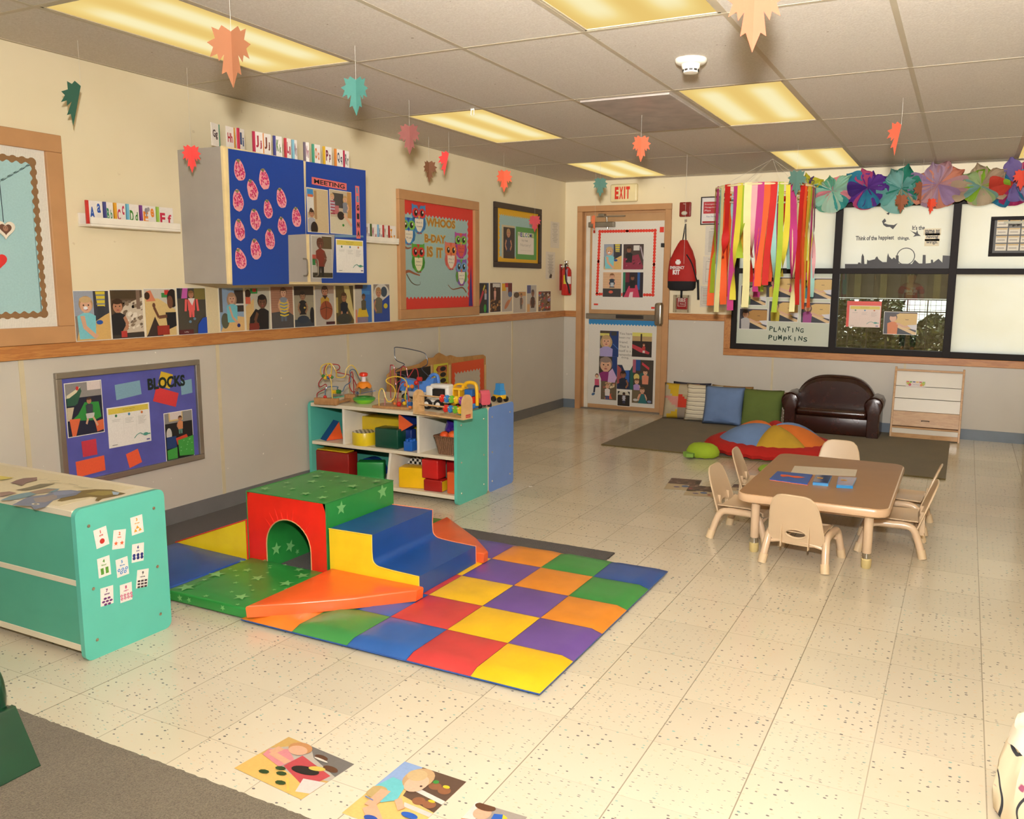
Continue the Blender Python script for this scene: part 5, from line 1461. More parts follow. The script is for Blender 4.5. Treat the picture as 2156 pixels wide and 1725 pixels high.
A = sheet(M2, w2, h2, 'E0452E'); tag(A.build('paper_sheet'), 'red backing card behind the lesson sheet on the clear pane', 'paper sheet')
M, w, h = Wr(1789, 643, 1852, 690, .0018); A = sheet(M, w, h, 'E6CFC0'); lesson(A, w, h); tag(A.build('lesson_sheet'), 'pinkish lesson sheet on the red card stuck to the clear pane', 'paper sheet')
M, w, h = Wr(1862, 656, 1929, 706, .001); photo(M, w, h, 'photo of a boy in orange drawing at a table, stuck to the clear pane', plant('D87A3A', '4A3A34', .05), gW, .004)
# papers with sayings on the upper middle pane, black skyline and flying figures
def pane_text(txt, x0, y0, x1, y1, label, back=None):
    a, b = BW(x0, y0, .019), BW(x1, y1, .019); A = Art(on_back(a.x, b.z, .0188), z=.0006)
    h_ = a.z - b.z
    if back: A.rect(-.012, -.014, b.x - a.x + .024, h_ + .024, back)
    A.text(txt, 0, 0, h_, '3A332E', w=b.x - a.x, bold=.03)
    return tag(A.build('word_strip'), label, 'printed words', 'printed words on the upper middle pane')
pane_text('Think of the', 1802, 497, 1846, 506, 'printed words Think of the, first of the saying on the upper pane')
pane_text('happiest', 1850, 496, 1882, 507, 'printed word happiest in the middle of the saying')
pane_text('things.', 1890, 498, 1915, 507, 'printed word things at the end of the first line')
pane_text("It's the", 1921, 475, 1947, 484, 'printed words starting the second line, right of the flying figures')
pane_text('same as', 1948, 484, 1978, 492, 'printed words same as on the cream strip', 'E6D6B0')
pane_text('having', 1951, 494, 1975, 504, 'printed word having under same as', 'E6D6B0')
pane_text('wings.', 1950, 506, 1974, 515, 'printed word wings, lowest of the cream strips', 'E6D6B0')
INKB = '241B18'
def sil(pts_px, label, nm='silhouette_cutout', extra=None, cat='paper silhouette'):
    A = Art(on_back(0, 0, .0188), z=.0006)
    q = [(BW(x, y, .019).x, BW(x, y, .019).z) for x, y in pts_px]
    A.poly(q, INKB)
    if extra: extra(A)
    return tag(A.build(nm), label, cat, 'black silhouettes on the upper middle pane')
def qq(x, y): p = BW(x, y, .019); return (p.x, p.z)
def skyline(A):
    # wheel
    c = qq(1907, 540); r0 = .075
    ring = [(c[0] + r0 * math.cos(a * PI / 14), c[1] + r0 * math.sin(a * PI / 14)) for a in range(29)]
    z = A.z
    for k in range(28): A.line([ring[k], ring[k + 1]], .0075, INKB); A.z = z
sil([(1779, 566), (1779, 556), (1806, 556), (1807, 553), (1811, 553), (1813, 556), (1814, 540), (1816, 534), (1819, 540), (1820, 556), (1825, 556), (1826, 547), (1829, 549), (1842, 546), (1844, 542), (1847, 540), (1850, 546), (1858, 552), (1867, 552), (1868, 540), (1870, 533), (1872, 540), (1878, 546), (1882, 542), (1886, 546), (1886, 538), (1892, 538), (1892, 555), (1920, 556), (1926, 547), (1935, 555), (1942, 555), (1943, 537), (1949, 537), (1949, 555), (1960, 554), (1960, 547), (1964, 547), (1965, 553), (1976, 545), (1984, 553), (1985, 538), (2005, 539), (2003, 569)],
    'black paper city skyline with clock tower, bridge and big wheel on the upper middle pane', extra=skyline)
sil([(1857, 466), (1863, 460), (1866, 466), (1861, 470), (1870, 473), (1882, 474), (1890, 470), (1884, 478), (1880, 483), (1874, 478), (1866, 478), (1860, 474)], 'black flying figure cut-out, larger one above the words')
sil([(1915, 484), (1922, 488), (1929, 490), (1931, 484), (1933, 492), (1939, 497), (1930, 497), (1922, 499), (1927, 494)], 'black flying figure cut-out, smaller one beside the second line')
sil([(1866, 450), (1874, 446), (1871, 453)], 'tiny black bird cut-out above the flying figures')
# certificate frame
a, b = BW(2087, 457), BW(2200, 540)
t = frame_board('framed_cards', 'black frame full of small white cards at the right edge', 'picture frame', on_back(a.x, b.z, -.013), b.x - a.x, a.z - b.z, .03, .02, solid('1A120F', .6, spec=.2))
w_, h_ = b.x - a.x, a.z - b.z
A = Art(z=.004, rough=.5); A.mb.box((.02, .02, 0), (w_ - .02, h_ - .02, .004), A.mat, col=lin('3E382E'))
for i in range(5):
    for j in range(4): 
        z = A.z; A.rect(.05 + i * .095, .05 + j * .068, .085, .058, 'DDD2BC'); A.rect(.052 + i * .095, .095 + j * .068, .08, .01, 'C8A25A'); A.rect(.06 + i * .095, .07 + j * .068, .06, .005, '6A6258'); A.z = z
A.z += .0006; A.rect(.1, h_ - .06, .3, .02, 'B8B49A'); A.build('card_sheet', parent=t)

# ================================================================== streamer mobile
hc = Vector((2.385, -1.15, 2.175)); HR = .40
t = thing('streamer_mobile', 'hoop hung with long crepe paper streamers in many colours in front of the window', 'hanging mobile', tuple(hc))
m = MB(); m.tube([(HR * math.cos(a * PI / 24), HR * math.sin(a * PI / 24), 0) for a in range(48)], .009, solid('E3D3A0', .5), 8, closed=True); m.build('hoop', t)
m = MB(); m.tube([((HR - .035) * math.cos(a * PI / 24), (HR - .035) * math.sin(a * PI / 24), -.085) for a in range(48)], .008, solid('D9CDB0', .5), 8, closed=True); m.build('inner_hoop', t)
m = MB()
for k in range(6):
    a = k * PI / 3 + .3; m.tube([(HR * math.cos(a), HR * math.sin(a), 0), (.0, .25, H - hc.z)], .0011, solid('CFC6B4', .6), 4)
m.build('string', t)
SCOL = {'or': 'E65A1E', 're': 'C2180E', 'ma': 'B83276', 'li': 'A3BA2A', 'aq': '9CCBC0', 'ye': 'DCCB3A', 'cr': 'E6DC9E', 'bl': '3A5EAE', 'pk': 'E3A6A6', 'go': 'DDAE2A'}
seq = 'or bl aq pk ye cr re ma or cr ye aq re ma or cr li ma re ye go cr aq or re ma li cr pk ye re or li ma aq cr or re ma ye li cr pk ma or re aq li ye ma cr re or go li ma'.split()
rnd = random.Random(21)
SM = {k: solid(v, .75, bump=.3, bscale=200, var=.05) for k, v in SCOL.items()}
ang0 = math.atan2(CP.y - hc.y, CP.x - hc.x)
for i, k in enumerate(seq):
    a = 2 * PI * i / len(seq) + rnd.uniform(-.03, .03); L_ = rnd.choice([.62, .74, .82, .9, .95, 1.02, 1.05]) * rnd.uniform(.94, 1.02)
    if math.cos(a - ang0) < 0: L_ *= rnd.uniform(.7, .95)
    r_ = HR + (.006 if i % 2 else -.004); w2_ = rnd.choice([.022, .026, .03]); m = MB(); rows_ = 16
    ph_ = rnd.uniform(0, 6); tw = rnd.choice([0, .2, .5, 1.3, 2.2]) * rnd.choice([-1, 1]); st = rnd.uniform(.35, .6)
    R0 = []; sw = rnd.uniform(-.02, .02); sw2 = rnd.uniform(-.015, .03)
    for q in range(rows_ + 1):
        f = q / rows_; th = tw * max(0, f - st) / (1 - st) * 1.2 + .12 * math.sin(ph_ + f * 5)
        c = Vector((r_ * math.cos(a), r_ * math.sin(a), .012 - L_ * f)) + Vector((-math.sin(a), math.cos(a), 0)) * (sw * f + .012 * math.sin(ph_ + f * 4)) + Vector((math.cos(a), math.sin(a), 0)) * (sw2 * f)
        d = Vector((-math.sin(a) * math.cos(th) + math.cos(a) * math.sin(th), math.cos(a) * math.cos(th) + math.sin(a) * math.sin(th), 0)) * w2_
        R0 += [tuple(c - d), tuple(c), tuple(c + d)]
    fs = []
    for q in range(rows_):
        for s_ in (0, 1): fs.append((q * 3 + s_, q * 3 + s_ + 1, q * 3 + s_ + 4, q * 3 + s_ + 3))
    m.raw(R0, fs, SM[k], True); m.build('streamer', t)

# ================================================================== tissue garland
def tissue_mat(c):
    key = ('tissue', c)
    if key in MATS: return MATS[key]
    m, nt, b = node_mat('tissue_%02d' % len(MATS))
    b.inputs['Base Color'].default_value = lin(c); b.inputs['Roughness'].default_value = .8
    tr = N(nt, 'ShaderNodeBsdfTranslucent'); tr.inputs[0].default_value = lin(c)
    mx = N(nt, 'ShaderNodeMixShader'); mx.inputs[0].default_value = .4
    nt.links.new(b.outputs[0], mx.inputs[1]); nt.links.new(tr.outputs[0], mx.inputs[2])
    nt.links.new(mx.outputs[0], [n for n in nt.nodes if n.type == 'OUTPUT_MATERIAL'][0].inputs[0])
    nz = N(nt, 'ShaderNodeTexNoise'); nz.inputs['Scale'].default_value = 40; nt.links.new(objco(nt), nz.inputs['Vector']); add_bump(nt, b, nz.outputs[0], .5, .01)
    MATS[key] = m; return m
GLR = []
def flower(px, py, cols, s, label, seed):
    c = BW(px, py, -.16); r = random.Random(seed); s *= 1.15
    t = thing('tissue_flower', label, 'tissue paper flower', tuple(c), group='tissue paper flowers of the garland')
    for k in range(12):
        up_ = k < 4
        m = MB(); a = (PI * (.16 + .68 * k / 3) + r.uniform(-.18, .18)) if up_ else PI * (1.0 + (k - 4) / 7.0) + r.uniform(-.25, .25); dx, dz = math.cos(a), math.sin(a)
        if up_: dz *= .95
        L_ = s * (r.uniform(.7, 1.15) if up_ else r.uniform(.75, 1.1)); W_ = s * (r.uniform(.32, .5) if up_ else r.uniform(.3, .5)); off = r.uniform(-.5, .5)
        nrm = Vector((0, -1, 0)); dirv = Vector((dx, off * .5, dz)); side = Vector((-math.sin(a), r.uniform(-.3, .3), math.cos(a))).normalized()
        nu, nv = 9, 6; P_ = []; r0 = r.uniform(3, 8)
        for i in range(nv + 1):
            f = i / nv
            for j in range(nu + 1):
                g = (j / nu - .5) * 2
                wv = W_ * (math.sin(PI * min(1, f * (.93 if up_ else .7) + .05)) ** .7)
                fold = .012 * math.sin(g * r0 + k) * f + .02 * (g * g) * f
                edge = -.05 * g * g * (1 if up_ else .5) * f ** 3
                p = dirv * (L_ * f + edge) + side * wv * g * (.3 + .9 * f) + nrm * (fold * 1.6 + .05 * math.sin(f * 2.6) + r.uniform(-.004, .004))
                P_.append(tuple(p))
        fs = [(i * (nu + 1) + j, i * (nu + 1) + j + 1, (i + 1) * (nu + 1) + j + 1, (i + 1) * (nu + 1) + j) for i in range(nv) for j in range(nu)]
        m.raw(P_, fs, tissue_mat(cols[k % len(cols)]), True); m.build('petal', t)
    return t
flower(1703, 393, ['C9C43A', '5A3F78', 'C9C43A', 'B9CDA8'], .12, 'small yellow and purple tissue flower at the left end of the garland', 1)
flower(1752, 402, ['9CCDB8', 'E08A96', '6FB59A', 'B9D6C4', '3F9E9A'], .17, 'pale green and pink tissue flower beside the streamer mobile', 2)
flower(1826, 395, ['5A2E8A', '6A3A9A', 'C04A7A', '2E86A8', '4A2A80'], .19, 'deep purple and magenta tissue flower with teal tails', 3)
flower(1897, 397, ['6FAFA6', '2F8A72', '8CC2BA', 'B8A47E', '4F9A90'], .18, 'sea green tissue flower right of the purple one', 4)
flower(1975, 388, ['D98E72', 'C4979A', 'B89AB0', 'D98E72', 'A88AB0'], .20, 'salmon and lilac tissue flower in the middle of the garland', 5)
flower(2066, 392, ['B8A084', '8DB82E', 'C4AE90', 'A8BE86', '7FA89E'], .19, 'tan and lime tissue flower near the right end', 6)
flower(2135, 385, ['2F7FA6', 'B02E66', '7A6AA8', '2F7FA6', 'A79AC0', 'C8402E'], .18, 'blue and magenta tissue flower at the right edge', 7)
flower(2215, 388, ['6FAFA6', 'C4AE90', '8A6AB0'], .19, 'tissue flower of the garland outside the right edge', 8)
m = MB(); m.tube([tuple(BW(1690, 395, -.15)), tuple(BW(1900, 392, -.155)), tuple(BW(2250, 380, -.15))], .003, solid('D9D2C4', .7), 6)
tag(m.build('garland_string'), 'white string carrying the tissue flowers across the window top', 'string')

# ================================================================== smoke detector
p = FL(1455, 125, H)
t = thing('smoke_detector', 'white smoke detector on the ceiling between the fluorescent panels', 'smoke detector', (p.x, p.y, H))
SMW = solid('E4DDCB', .4)
m = MB(); m.lathe([(.0, .0), (.075, .0), (.076, -.008), (.07, -.018), (.055, -.024), (0, -.024)], SMW, 28); m.build('base', t)
m = MB(); m.lathe([(.0, -.024), (.045, -.024), (.042, -.04), (.036, -.048), (.034, -.062), (.0, -.064)], SMW, 28); m.build('head', t)
m = MB()
for k in range(10): a = k * PI / 5; m.box((.036, -.008, -.056), (.0385, .008, -.048), solid('2A2826', .5), T=Matrix.Rotation(a, 4, 'Z'))
m.build('vent_slots', t)
# air vent with dark smudge in the ceiling
p0 = FL(1290, 247, H); 
c3 = GX0 + 2 * 2 * U
VM = solid('A89C92', .5, var=.15)
t = tag(MB().box((c3 + .03, GY0 - 3 * 4 * U + .03, H - .012), (c3 + 2 * U - .03, GY0 - 2.5 * 4 * U + .5, H - .001), VM).build('ceiling_vent', bevel=.003), 'flat grey air vent plate in the ceiling left of the square light panel', 'vent')

# ================================================================== hanging paper leaves
def leaf_half(side):
    pts = [(0, .0), (.25, .10), (.33, -.02), (.52, .02), (.44, -.22), (.66, -.34), (.50, -.42), (.60, -.66), (.40, -.56), (.36, -.72), (.22, -.55), (.30, -1.0), (.17, -.93), (0, -1.28)]
    return [(x * side, y) for x, y in pts]
def leaf_piece(px, py, hpx, yaw, c, label, fold=.9, sides=(1, -1), d=None, tilt=0.0):
    """folded construction paper leaf on a short thread; (px, py) its top in the picture, hpx its height there"""
    r_ = ray(px, py)
    if d is None:
        d = (2.30 - CP.z) / r_.z if r_.z > .01 else 99
        if r_.x < 0: d = min(d, (.30 - CP.x) / r_.x)
        d = min(d, (-.22 - CP.y) / r_.y)
    P = CP + r_ * d
    s = hpx * d / FPX / 1.36
    m = MB(); mt = solid(c, .8, bump=.12, bscale=80, var=.04)
    for side in sides:
        pts = leaf_half(side)
        a = fold * .5 * side
        vs = []; n = len(pts)
        for z_ in (0, .0006):
            for x, y in pts: vs.append((x * s * .82 * math.cos(a), -abs(x) * s * math.sin(abs(a)) + z_, y * s))
        f1 = list(range(n)); f2 = [n + i for i in range(n)]
        if side == -1: f1 = f1[::-1]; f2 = f2[::-1]
        m.raw(vs, [tuple(f1), tuple(reversed(f2))] + [(i, n + i, n + (i + 1) % n, (i + 1) % n) for i in range(n)], mt, False)
    o = m.build('paper_leaf')
    q = MB(); q.tube([(0, .0003, -.002), (0, .0003, H - .001 - P.z)], .0006, solid('D9D4C8', .6), 4); q.build('thread', o)
    o.matrix_world = Matrix.Translation(P) @ Matrix.Rotation(yaw, 4, 'Z')
    if tilt: o.data.transform(Matrix.Rotation(-tilt, 4, 'Y'))
    return tag(o, label, 'paper leaf', 'construction paper leaves hanging from the ceiling')
face = math.atan2(-FW.x, FW.y)
leaf_piece(486, 66, 122, face + .15, '96603E', 'brownish orange folded leaf in front of the upper left ceiling light')
leaf_piece(170, 181, 90, face - .1, '2E5A46', 'dark green leaf seen half edge-on at the upper left wall', .3, (-1,), tilt=-.28)
leaf_piece(749, 168, 78, face, '40766A', 'teal green leaf right of the upper left ceiling light', .8)
leaf_piece(1590, -40, 152, face - .1, 'A0452A', 'big bright orange leaf cut by the top edge', .3)
leaf_piece(862, 266, 62, face, '8A5048', 'dull rose brown leaf above the small brown one', .6)
leaf_piece(903, 342, 44, face + .4, '7E5236', 'small brown leaf over the owl board', 1.1)
leaf_piece(945, 323, 50, face - .1, 'DC3A38', 'bright red leaf seen half edge-on over the owl board', .3, (-1,), tilt=-.22)
leaf_piece(1061, 361, 46, face + .2, 'F06A48', 'coral orange leaf over the welcome board', .7)
leaf_piece(1126, 456, 35, face, 'C0484C', 'dull red leaf overlapping the corner of the welcome board', .5)
leaf_piece(1350, 290, 53, face, 'E0603E', 'orange leaf hanging before the far ceiling light', .7)
leaf_piece(1264, 377, 40, face, '5A8272', 'grey green leaf left of the exit sign', .4)
leaf_piece(402, 310, 56, face + .4, 'EE504C', 'bright red leaf at the upper left corner of the wall cabinet', 1.1, d=4.32)
leaf_piece(1898, 263, 68, face - .1, 'B84A2E', 'orange leaf seen as a half at the upper right', .3, (-1,), tilt=-.16)
leaf_piece(1678, 362, 54, face - .2, '56786A', 'grey green leaf in front of the streamer mobile rim', .9, d=6.5)
leaf_piece(1898, 412, 40, face, '8E5032', 'brown leaf hanging below the sea green tissue flower', .4, d=7.2)
leaf_piece(1942, 385, 48, face - .1, '844A2E', 'dark brown leaf half edge-on below the salmon flower', .3, (-1,), d=7.2)
leaf_piece(1960, 420, 34, face - .1, 'D84A2C', 'narrow orange red leaf below the salmon tissue flower', 1.3, d=7.1)
leaf_piece(1253, 455, 34, face - 1.1, 'F08054', 'small orange leaf seen edge-on before the door closer', .4, (-1,), d=8.1)
leaf_piece(2152, 360, 44, face - .5, 'C8402E', 'red leaf at the right edge below the garland', .6, d=6.8)
m = MB(); SR = solid('D9D4C8', .6)
p = FL(1447, 325, H); q = BW(1447, 470, -.03)
m.tube([tuple(p), (p.x + .002, p.y, p.z - .9)], .0009, SR, 4)
tag(m.build('hanging_thread'), 'thin thread hanging from the ceiling above the backpack', 'thread')
m = MB()
m.box((-.012, -.003, 0), (.012, .003, .01), solid('EDE6D6', .4)); m.box((-.012, -.003, 0), (-.008, .003, -.03), solid('EDE6D6', .4)); m.box((.008, -.003, 0), (.012, .003, -.03), solid('EDE6D6', .4))
o = m.build('ceiling_clip'); p = FL(995, 228, H); o.location = (p.x, p.y, H - .012)
tag(o, 'small white clip on the ceiling grid over the second light', 'clip')
# ================================================================== floor coverings
def carpet_mat(name, c, scale=260, var=.25, bump=.6):
    m, nt, b = node_mat(name)
    co = objco(nt, world_=True)
    nz = N(nt, 'ShaderNodeTexNoise'); nz.inputs['Scale'].default_value = scale; nz.inputs['Detail'].default_value = 3
    n2 = N(nt, 'ShaderNodeTexNoise'); n2.inputs['Scale'].default_value = 5; n2.inputs['Detail'].default_value = 5
    nt.links.new(co, nz.inputs['Vector']); nt.links.new(co, n2.inputs['Vector'])
    c1 = ramp(nt, nz.outputs[0], c)
    mx = N(nt, 'ShaderNodeMix', data_type='RGBA', blend_type='MULTIPLY'); mx.inputs[0].default_value = var
    nt.links.new(c1, mx.inputs[6]); nt.links.new(ramp(nt, n2.outputs[0], [(.35, (.6, .6, .6, 1)), (.65, (1, 1, 1, 1))]), mx.inputs[7])
    nt.links.new(mx.outputs[2], b.inputs['Base Color']); b.inputs['Roughness'].default_value = 1.0
    b.inputs['Specular IOR Level'].default_value = .1
    b.inputs['Sheen Weight'].default_value = .15
    add_bump(nt, b, nz.outputs[0], bump, .006)
    return m
def rug(name, x0, y0, x1, y1, t, mat, label, edge=None, rag=.0, M=None):
    m = MB()
    if M is not None: m.T = M
    n = 60; r = random.Random(4)
    def side(ax, ay, bx, by):
        L_ = math.hypot(bx - ax, by - ay); k = max(2, int(L_ / .012)) if rag else 1
        return [(ax + (bx - ax) * i / k + (r.uniform(-rag, rag) if i else 0), ay + (by - ay) * i / k + (r.uniform(-rag, rag) if i else 0)) for i in range(k)]
    pts = side(x0, y0, x1, y0) + side(x1, y0, x1, y1) + side(x1, y1, x0, y1) + side(x0, y1, x0, y0)
    m.prism(pts, 0.0005, t, mat)
    return tag(m.build(name), label, 'rug')
OLIVE = carpet_mat('olive_carpet', [(.3, lin('5A4C2E')), (.55, lin('776742')), (.75, lin('8A7A4C'))])
rug('area_rug', 1.245, -1.87, 3.93, -.03, .012, OLIVE, 'olive brown rug under the sofa and cushions in the far corner')
GREYC = carpet_mat('grey_brown_carpet', [(.3, lin('554C3E')), (.5, lin('6B6150')), (.75, lin('7C715E'))])
a1, a2, a3 = FL(30, 1487), FL(590, 1725), FL(300, 1600)
rug('area_rug', -.0 + .03, -9.6, 2.6, -6.93, .010, GREYC, 'grey brown carpet in the near left corner', rag=.0022)
SPECK = carpet_mat('speckled_mat', [(.0, lin('1E1B19')), (.47, lin('35302C')), (.52, lin('5A4C40')), (.56, lin('3A3430')), (.66, lin('6E5E4E'))], 320, .15, .8)
rug('speckled_carpet', .02, -6.03, 2.435, -4.535, .009, SPECK, 'dark speckled carpet under the foam blocks and patchwork mat', rag=.002)

# patchwork mat: 5 x 5 vinyl squares
PW = {0: 'E5832A', 1: '3F8F48', 2: '2C5FA8', 3: 'C93F3E', 4: 'F2BE1C', 5: '6A4C96', 6: 'E38C2A', 7: '358A42', 8: '1E4C92'}
def vinyl(c, rough=.32, bump=.25, bscale=7):
    return solid(c, rough, bump=bump, bscale=bscale, var=.07, coat=.15)
t = thing('patchwork_mat', 'patchwork floor mat of vinyl squares in six colours', 'play mat', (1.40, -6.07, .0095))
p_ = .275
for r in range(5):
    for c in range(5):
        m = MB(); n = 6; P_ = []
        for i in range(n + 1):
            for j in range(n + 1):
                u, v = i / n, j / n
                x = c * p_ + .0008 + u * (p_ - .0016); y = r * p_ + .0008 + v * (p_ - .0016)
                e = min(1, 8 * min(u, 1 - u)) * min(1, 8 * min(v, 1 - v))
                h_ = .020 + .006 * e + .0016 * e * math.sin(u * 5 + c * 3 + r) * math.cos(v * 4 + c)
                if (c == 4 and i == n) or (r == 0 and j == 0) or (r == 4 and j == n) or (c == 0 and i == 0): h_ = .006
                P_.append((x, y, h_))
        fs = [(i * (n + 1) + j, (i + 1) * (n + 1) + j, (i + 1) * (n + 1) + j + 1, i * (n + 1) + j + 1) for i in range(n) for j in range(n)]
        m.raw(P_, fs, vinyl(PW[c + r]), True)
        m.box((c * p_ + .001, r * p_ + .001, 0), ((c + 1) * p_ - .001, (r + 1) * p_ - .001, .0052), vinyl('24509A'))
        m.build('square', t)

# ================================================================== soft foam climbing blocks
GRN = vinyl('2B8A3C'); FRED = vinyl('EE2C1C'); FBLU = vinyl('194A92', .36); FYEL = vinyl('FFD628'); FORG = vinyl('F9692E'); STARC = vinyl('7CBF73')
def star(m, c, u, v, s, rot, mat):
    u, v, c = Vector(u), Vector(v), Vector(c)
    pts = []
    for k in range(10):
        a = rot + PI / 2 + k * PI / 5; r_ = s if k % 2 == 0 else s * .42
        pts.append(c + u * (r_ * math.cos(a)) + v * (r_ * math.sin(a)))
    nrm = u.cross(v)
    m.raw(pts, [tuple(range(10))], mat)
def stars(m, o, u, v, w, h, n, seed, smin=.012, smax=.042, avoid=None):
    r = random.Random(seed); u, v, o = Vector(u), Vector(v), Vector(o); nrm = u.cross(v).normalized() * .0008
    done = []
    tries = 0
    while len(done) < n and tries < 600:
        tries += 1
        s = r.choice([smin, smin * 1.3, smax * .6, smax * .85, smax]); x = r.uniform(s * .8, w - s * .8); y = r.uniform(s * .8, h - s * .8)
        if any((x - a) ** 2 + (y - b) ** 2 < (s + q) ** 2 * 1.3 for a, b, q in done): continue
        if avoid and avoid(x, y, s): continue
        done.append((x, y, s)); star(m, o + u * x + v * y + nrm, u, v, s, r.uniform(0, 1.2), STARC)
G_ = .0095
# arch
ax0, ax1, ay0, ay1, ah = .925, 1.415, -5.555, -5.045, .372
t = thing('foam_arch_block', 'green star foam tunnel block with red front arch', 'foam block', (ax0, ay0, G_))
w_, d_ = ax1 - ax0, ay1 - ay0
cx_, rr_ = w_ * .5 + .01, .138; sp_ = .125
arc = [(cx_ - rr_ * math.cos(PI * k / 16), sp_ + rr_ * 1.0 * math.sin(PI * k / 16)) for k in range(17)]
def archface(y, mat, m, flip=False):
    # quads between outer outline and the arch
    inner = [(arc[0][0], 0)] + arc + [(arc[-1][0], 0)]
    outer = []
    for k, (x, z) in enumerate(inner):
        if k == 0: outer.append((0, 0))
        elif k == len(inner) - 1: outer.append((w_, 0))
        else:
            a = PI * (k - 1) / 16
            if a < .72: outer.append((0, min(ah, sp_ * .5 + (ah - sp_ * .5) * a / .72)))
            elif a > PI - .72: outer.append((w_, min(ah, sp_ * .5 + (ah - sp_ * .5) * (PI - a) / .72)))
            else: outer.append((w_ * (a - .72) / (PI - 1.44), ah))
    vs = [(x, y, z) for x, z in inner] + [(x, y, z) for x, z in outer]; n = len(inner)
    fs = [(k, k + 1, n + k + 1, n + k) for k in range(n - 1)]
    if flip: fs = [tuple(reversed(f)) for f in fs]
    m.raw(vs, fs, mat)
m = MB(); archface(0, FRED, m, True)
# puckered gathers above the arch
for k in range(9):
    a = PI * (.22 + .56 * k / 8); x = cx_ - rr_ * math.cos(a); z = sp_ + rr_ * math.sin(a)
    m.tube([(x, -.001, z + .004), (cx_ + (x - cx_) * 1.32, -.001, z + .04 + .01 * (k % 3))], lambda q: .0022 * (1 - q) + .0004, FRED, 6)
m.tube([(x, .0, z) for x, z in [(arc[0][0], .0)] + arc + [(arc[-1][0], .0)]], .003, vinyl('D8A070'), 6)
m.build('front_panel', t)
m = MB(); archface(d_, GRN, m)
m.raw([(0, 0, 0), (0, d_, 0), (0, d_, ah), (0, 0, ah)], [(0, 1, 2, 3)], FRED)
m.raw([(w_, 0, 0), (w_, d_, 0), (w_, d_, ah), (w_, 0, ah)], [(0, 1, 2, 3)], GRN)
n = 8; P_ = [(w_ * i / n, d_ * j / n, ah + .006 * math.sin(PI * i / n) * math.sin(PI * j / n)) for i in range(n + 1) for j in range(n + 1)]
m.raw(P_, [(i * (n + 1) + j, (i + 1) * (n + 1) + j, (i + 1) * (n + 1) + j + 1, i * (n + 1) + j + 1) for i in range(n) for j in range(n)], GRN, True)
ins = [(arc[0][0], 0)] + arc + [(arc[-1][0], 0)]
vs = [(x, 0, z) for x, z in ins] + [(x, d_, z) for x, z in ins]; k_ = len(ins)
m.raw(vs, [(k, k + 1, k_ + k + 1, k_ + k) for k in range(k_ - 1)], GRN, True)
for (xx, yy, s_, r_) in ((.06, .06, .03, .2), (.07, .2, .022, .5), (.18, .12, .02, .9), (.16, .28, .034, .3), (.3, .08, .03, .1), (.28, .22, .022, .6), (.42, .06, .03, .8), (.44, .19, .018, .4), (.4, .3, .036, .2), (.3, .36, .024, .7), (.2, .42, .02, .2), (.1, .38, .03, .5), (.07, .46, .016, .1), (.44, .44, .028, .9), (.34, .46, .016, .3), (.24, .03, .012, .3), (.12, .13, .012, .8), (.36, .15, .012, .5), (.23, .34, .012, .2), (.46, .25, .014, .6)):
    star(m, (xx, yy, ah + .0075), (1, 0, 0), (0, 1, 0), s_, r_, STARC)
stars(m, (w_, 0, 0), (0, 1, 0), (0, 0, 1), d_, ah, 12, 9)
stars(m, (cx_ - rr_ + .0015, .02, 0), (0, 1, 0), (0, 0, 1), d_ - .04, sp_ + .05, 7, 5, .012, .034)
m.build('cover', t)
m = MB()
for a, b in (((0, 0, ah), (w_, 0, ah)), ((w_, 0, ah), (w_, d_, ah)), ((0, 0, 0), (0, 0, ah)), ((w_, 0, 0), (w_, 0, ah)), ((0, d_, ah), (w_, d_, ah)), ((0, 0, ah), (0, d_, ah))): m.tube([a, b], .0028, vinyl('2E7A3A'), 6)
m.build('seam_piping', t)
# steps
t = thing('foam_step_block', 'blue foam steps with yellow sides beside the tunnel', 'foam block', (1.43, -5.555, .034))
prof = [(0, 0), (0, .232), (.245, .232)] + [(.245 + .035 - .035 * math.cos(q * PI / 12), .125 - .032 * math.sin(q * PI / 12)) for q in range(7)] + [(.495, .088), (.495, 0)]
prof = [(0, 0), (0, .232), (.245, .236), (.243, .16)] + [(.245 + .045 * (1 - math.cos(q * PI / 12)), .13 - .035 * math.sin(q * PI / 12)) for q in range(7)] + [(.36, .09), (.495, .086), (.495, 0)]
m = MB(); D_ = .478
T_ = Matrix(((1, 0, 0, 0), (0, 0, 1, 0), (0, 1, 0, 0), (0, 0, 0, 1)))
n = len(prof)
m.raw([(x, 0, z) for x, z in prof], [tuple(range(n))], FYEL); m.build('near_side_cover', t); m = MB(); m.raw([(x, D_, z) for x, z in prof], [tuple(reversed(range(n)))], FYEL); m.build('far_side_cover', t)
m = MB(); m.raw([(x, 0, z) for x, z in prof] + [(x, D_, z) for x, z in prof], [(i, n + i, n + (i + 1) % n, (i + 1) % n) for i in range(n - 1)], FBLU, True)
m.build('top_cover', t)
m = MB(); m.tube([(x, -.001, z) for x, z in prof[1:-1]] + [(.495, -.001, 0)], .0028, vinyl('F6D54A'), 6); m.tube([(x, D_ + .001, z) for x, z in prof[1:-1]] + [(.495, D_ + .001, 0)], .0028, vinyl('F08A5A'), 6); m.build('seam_piping', t)
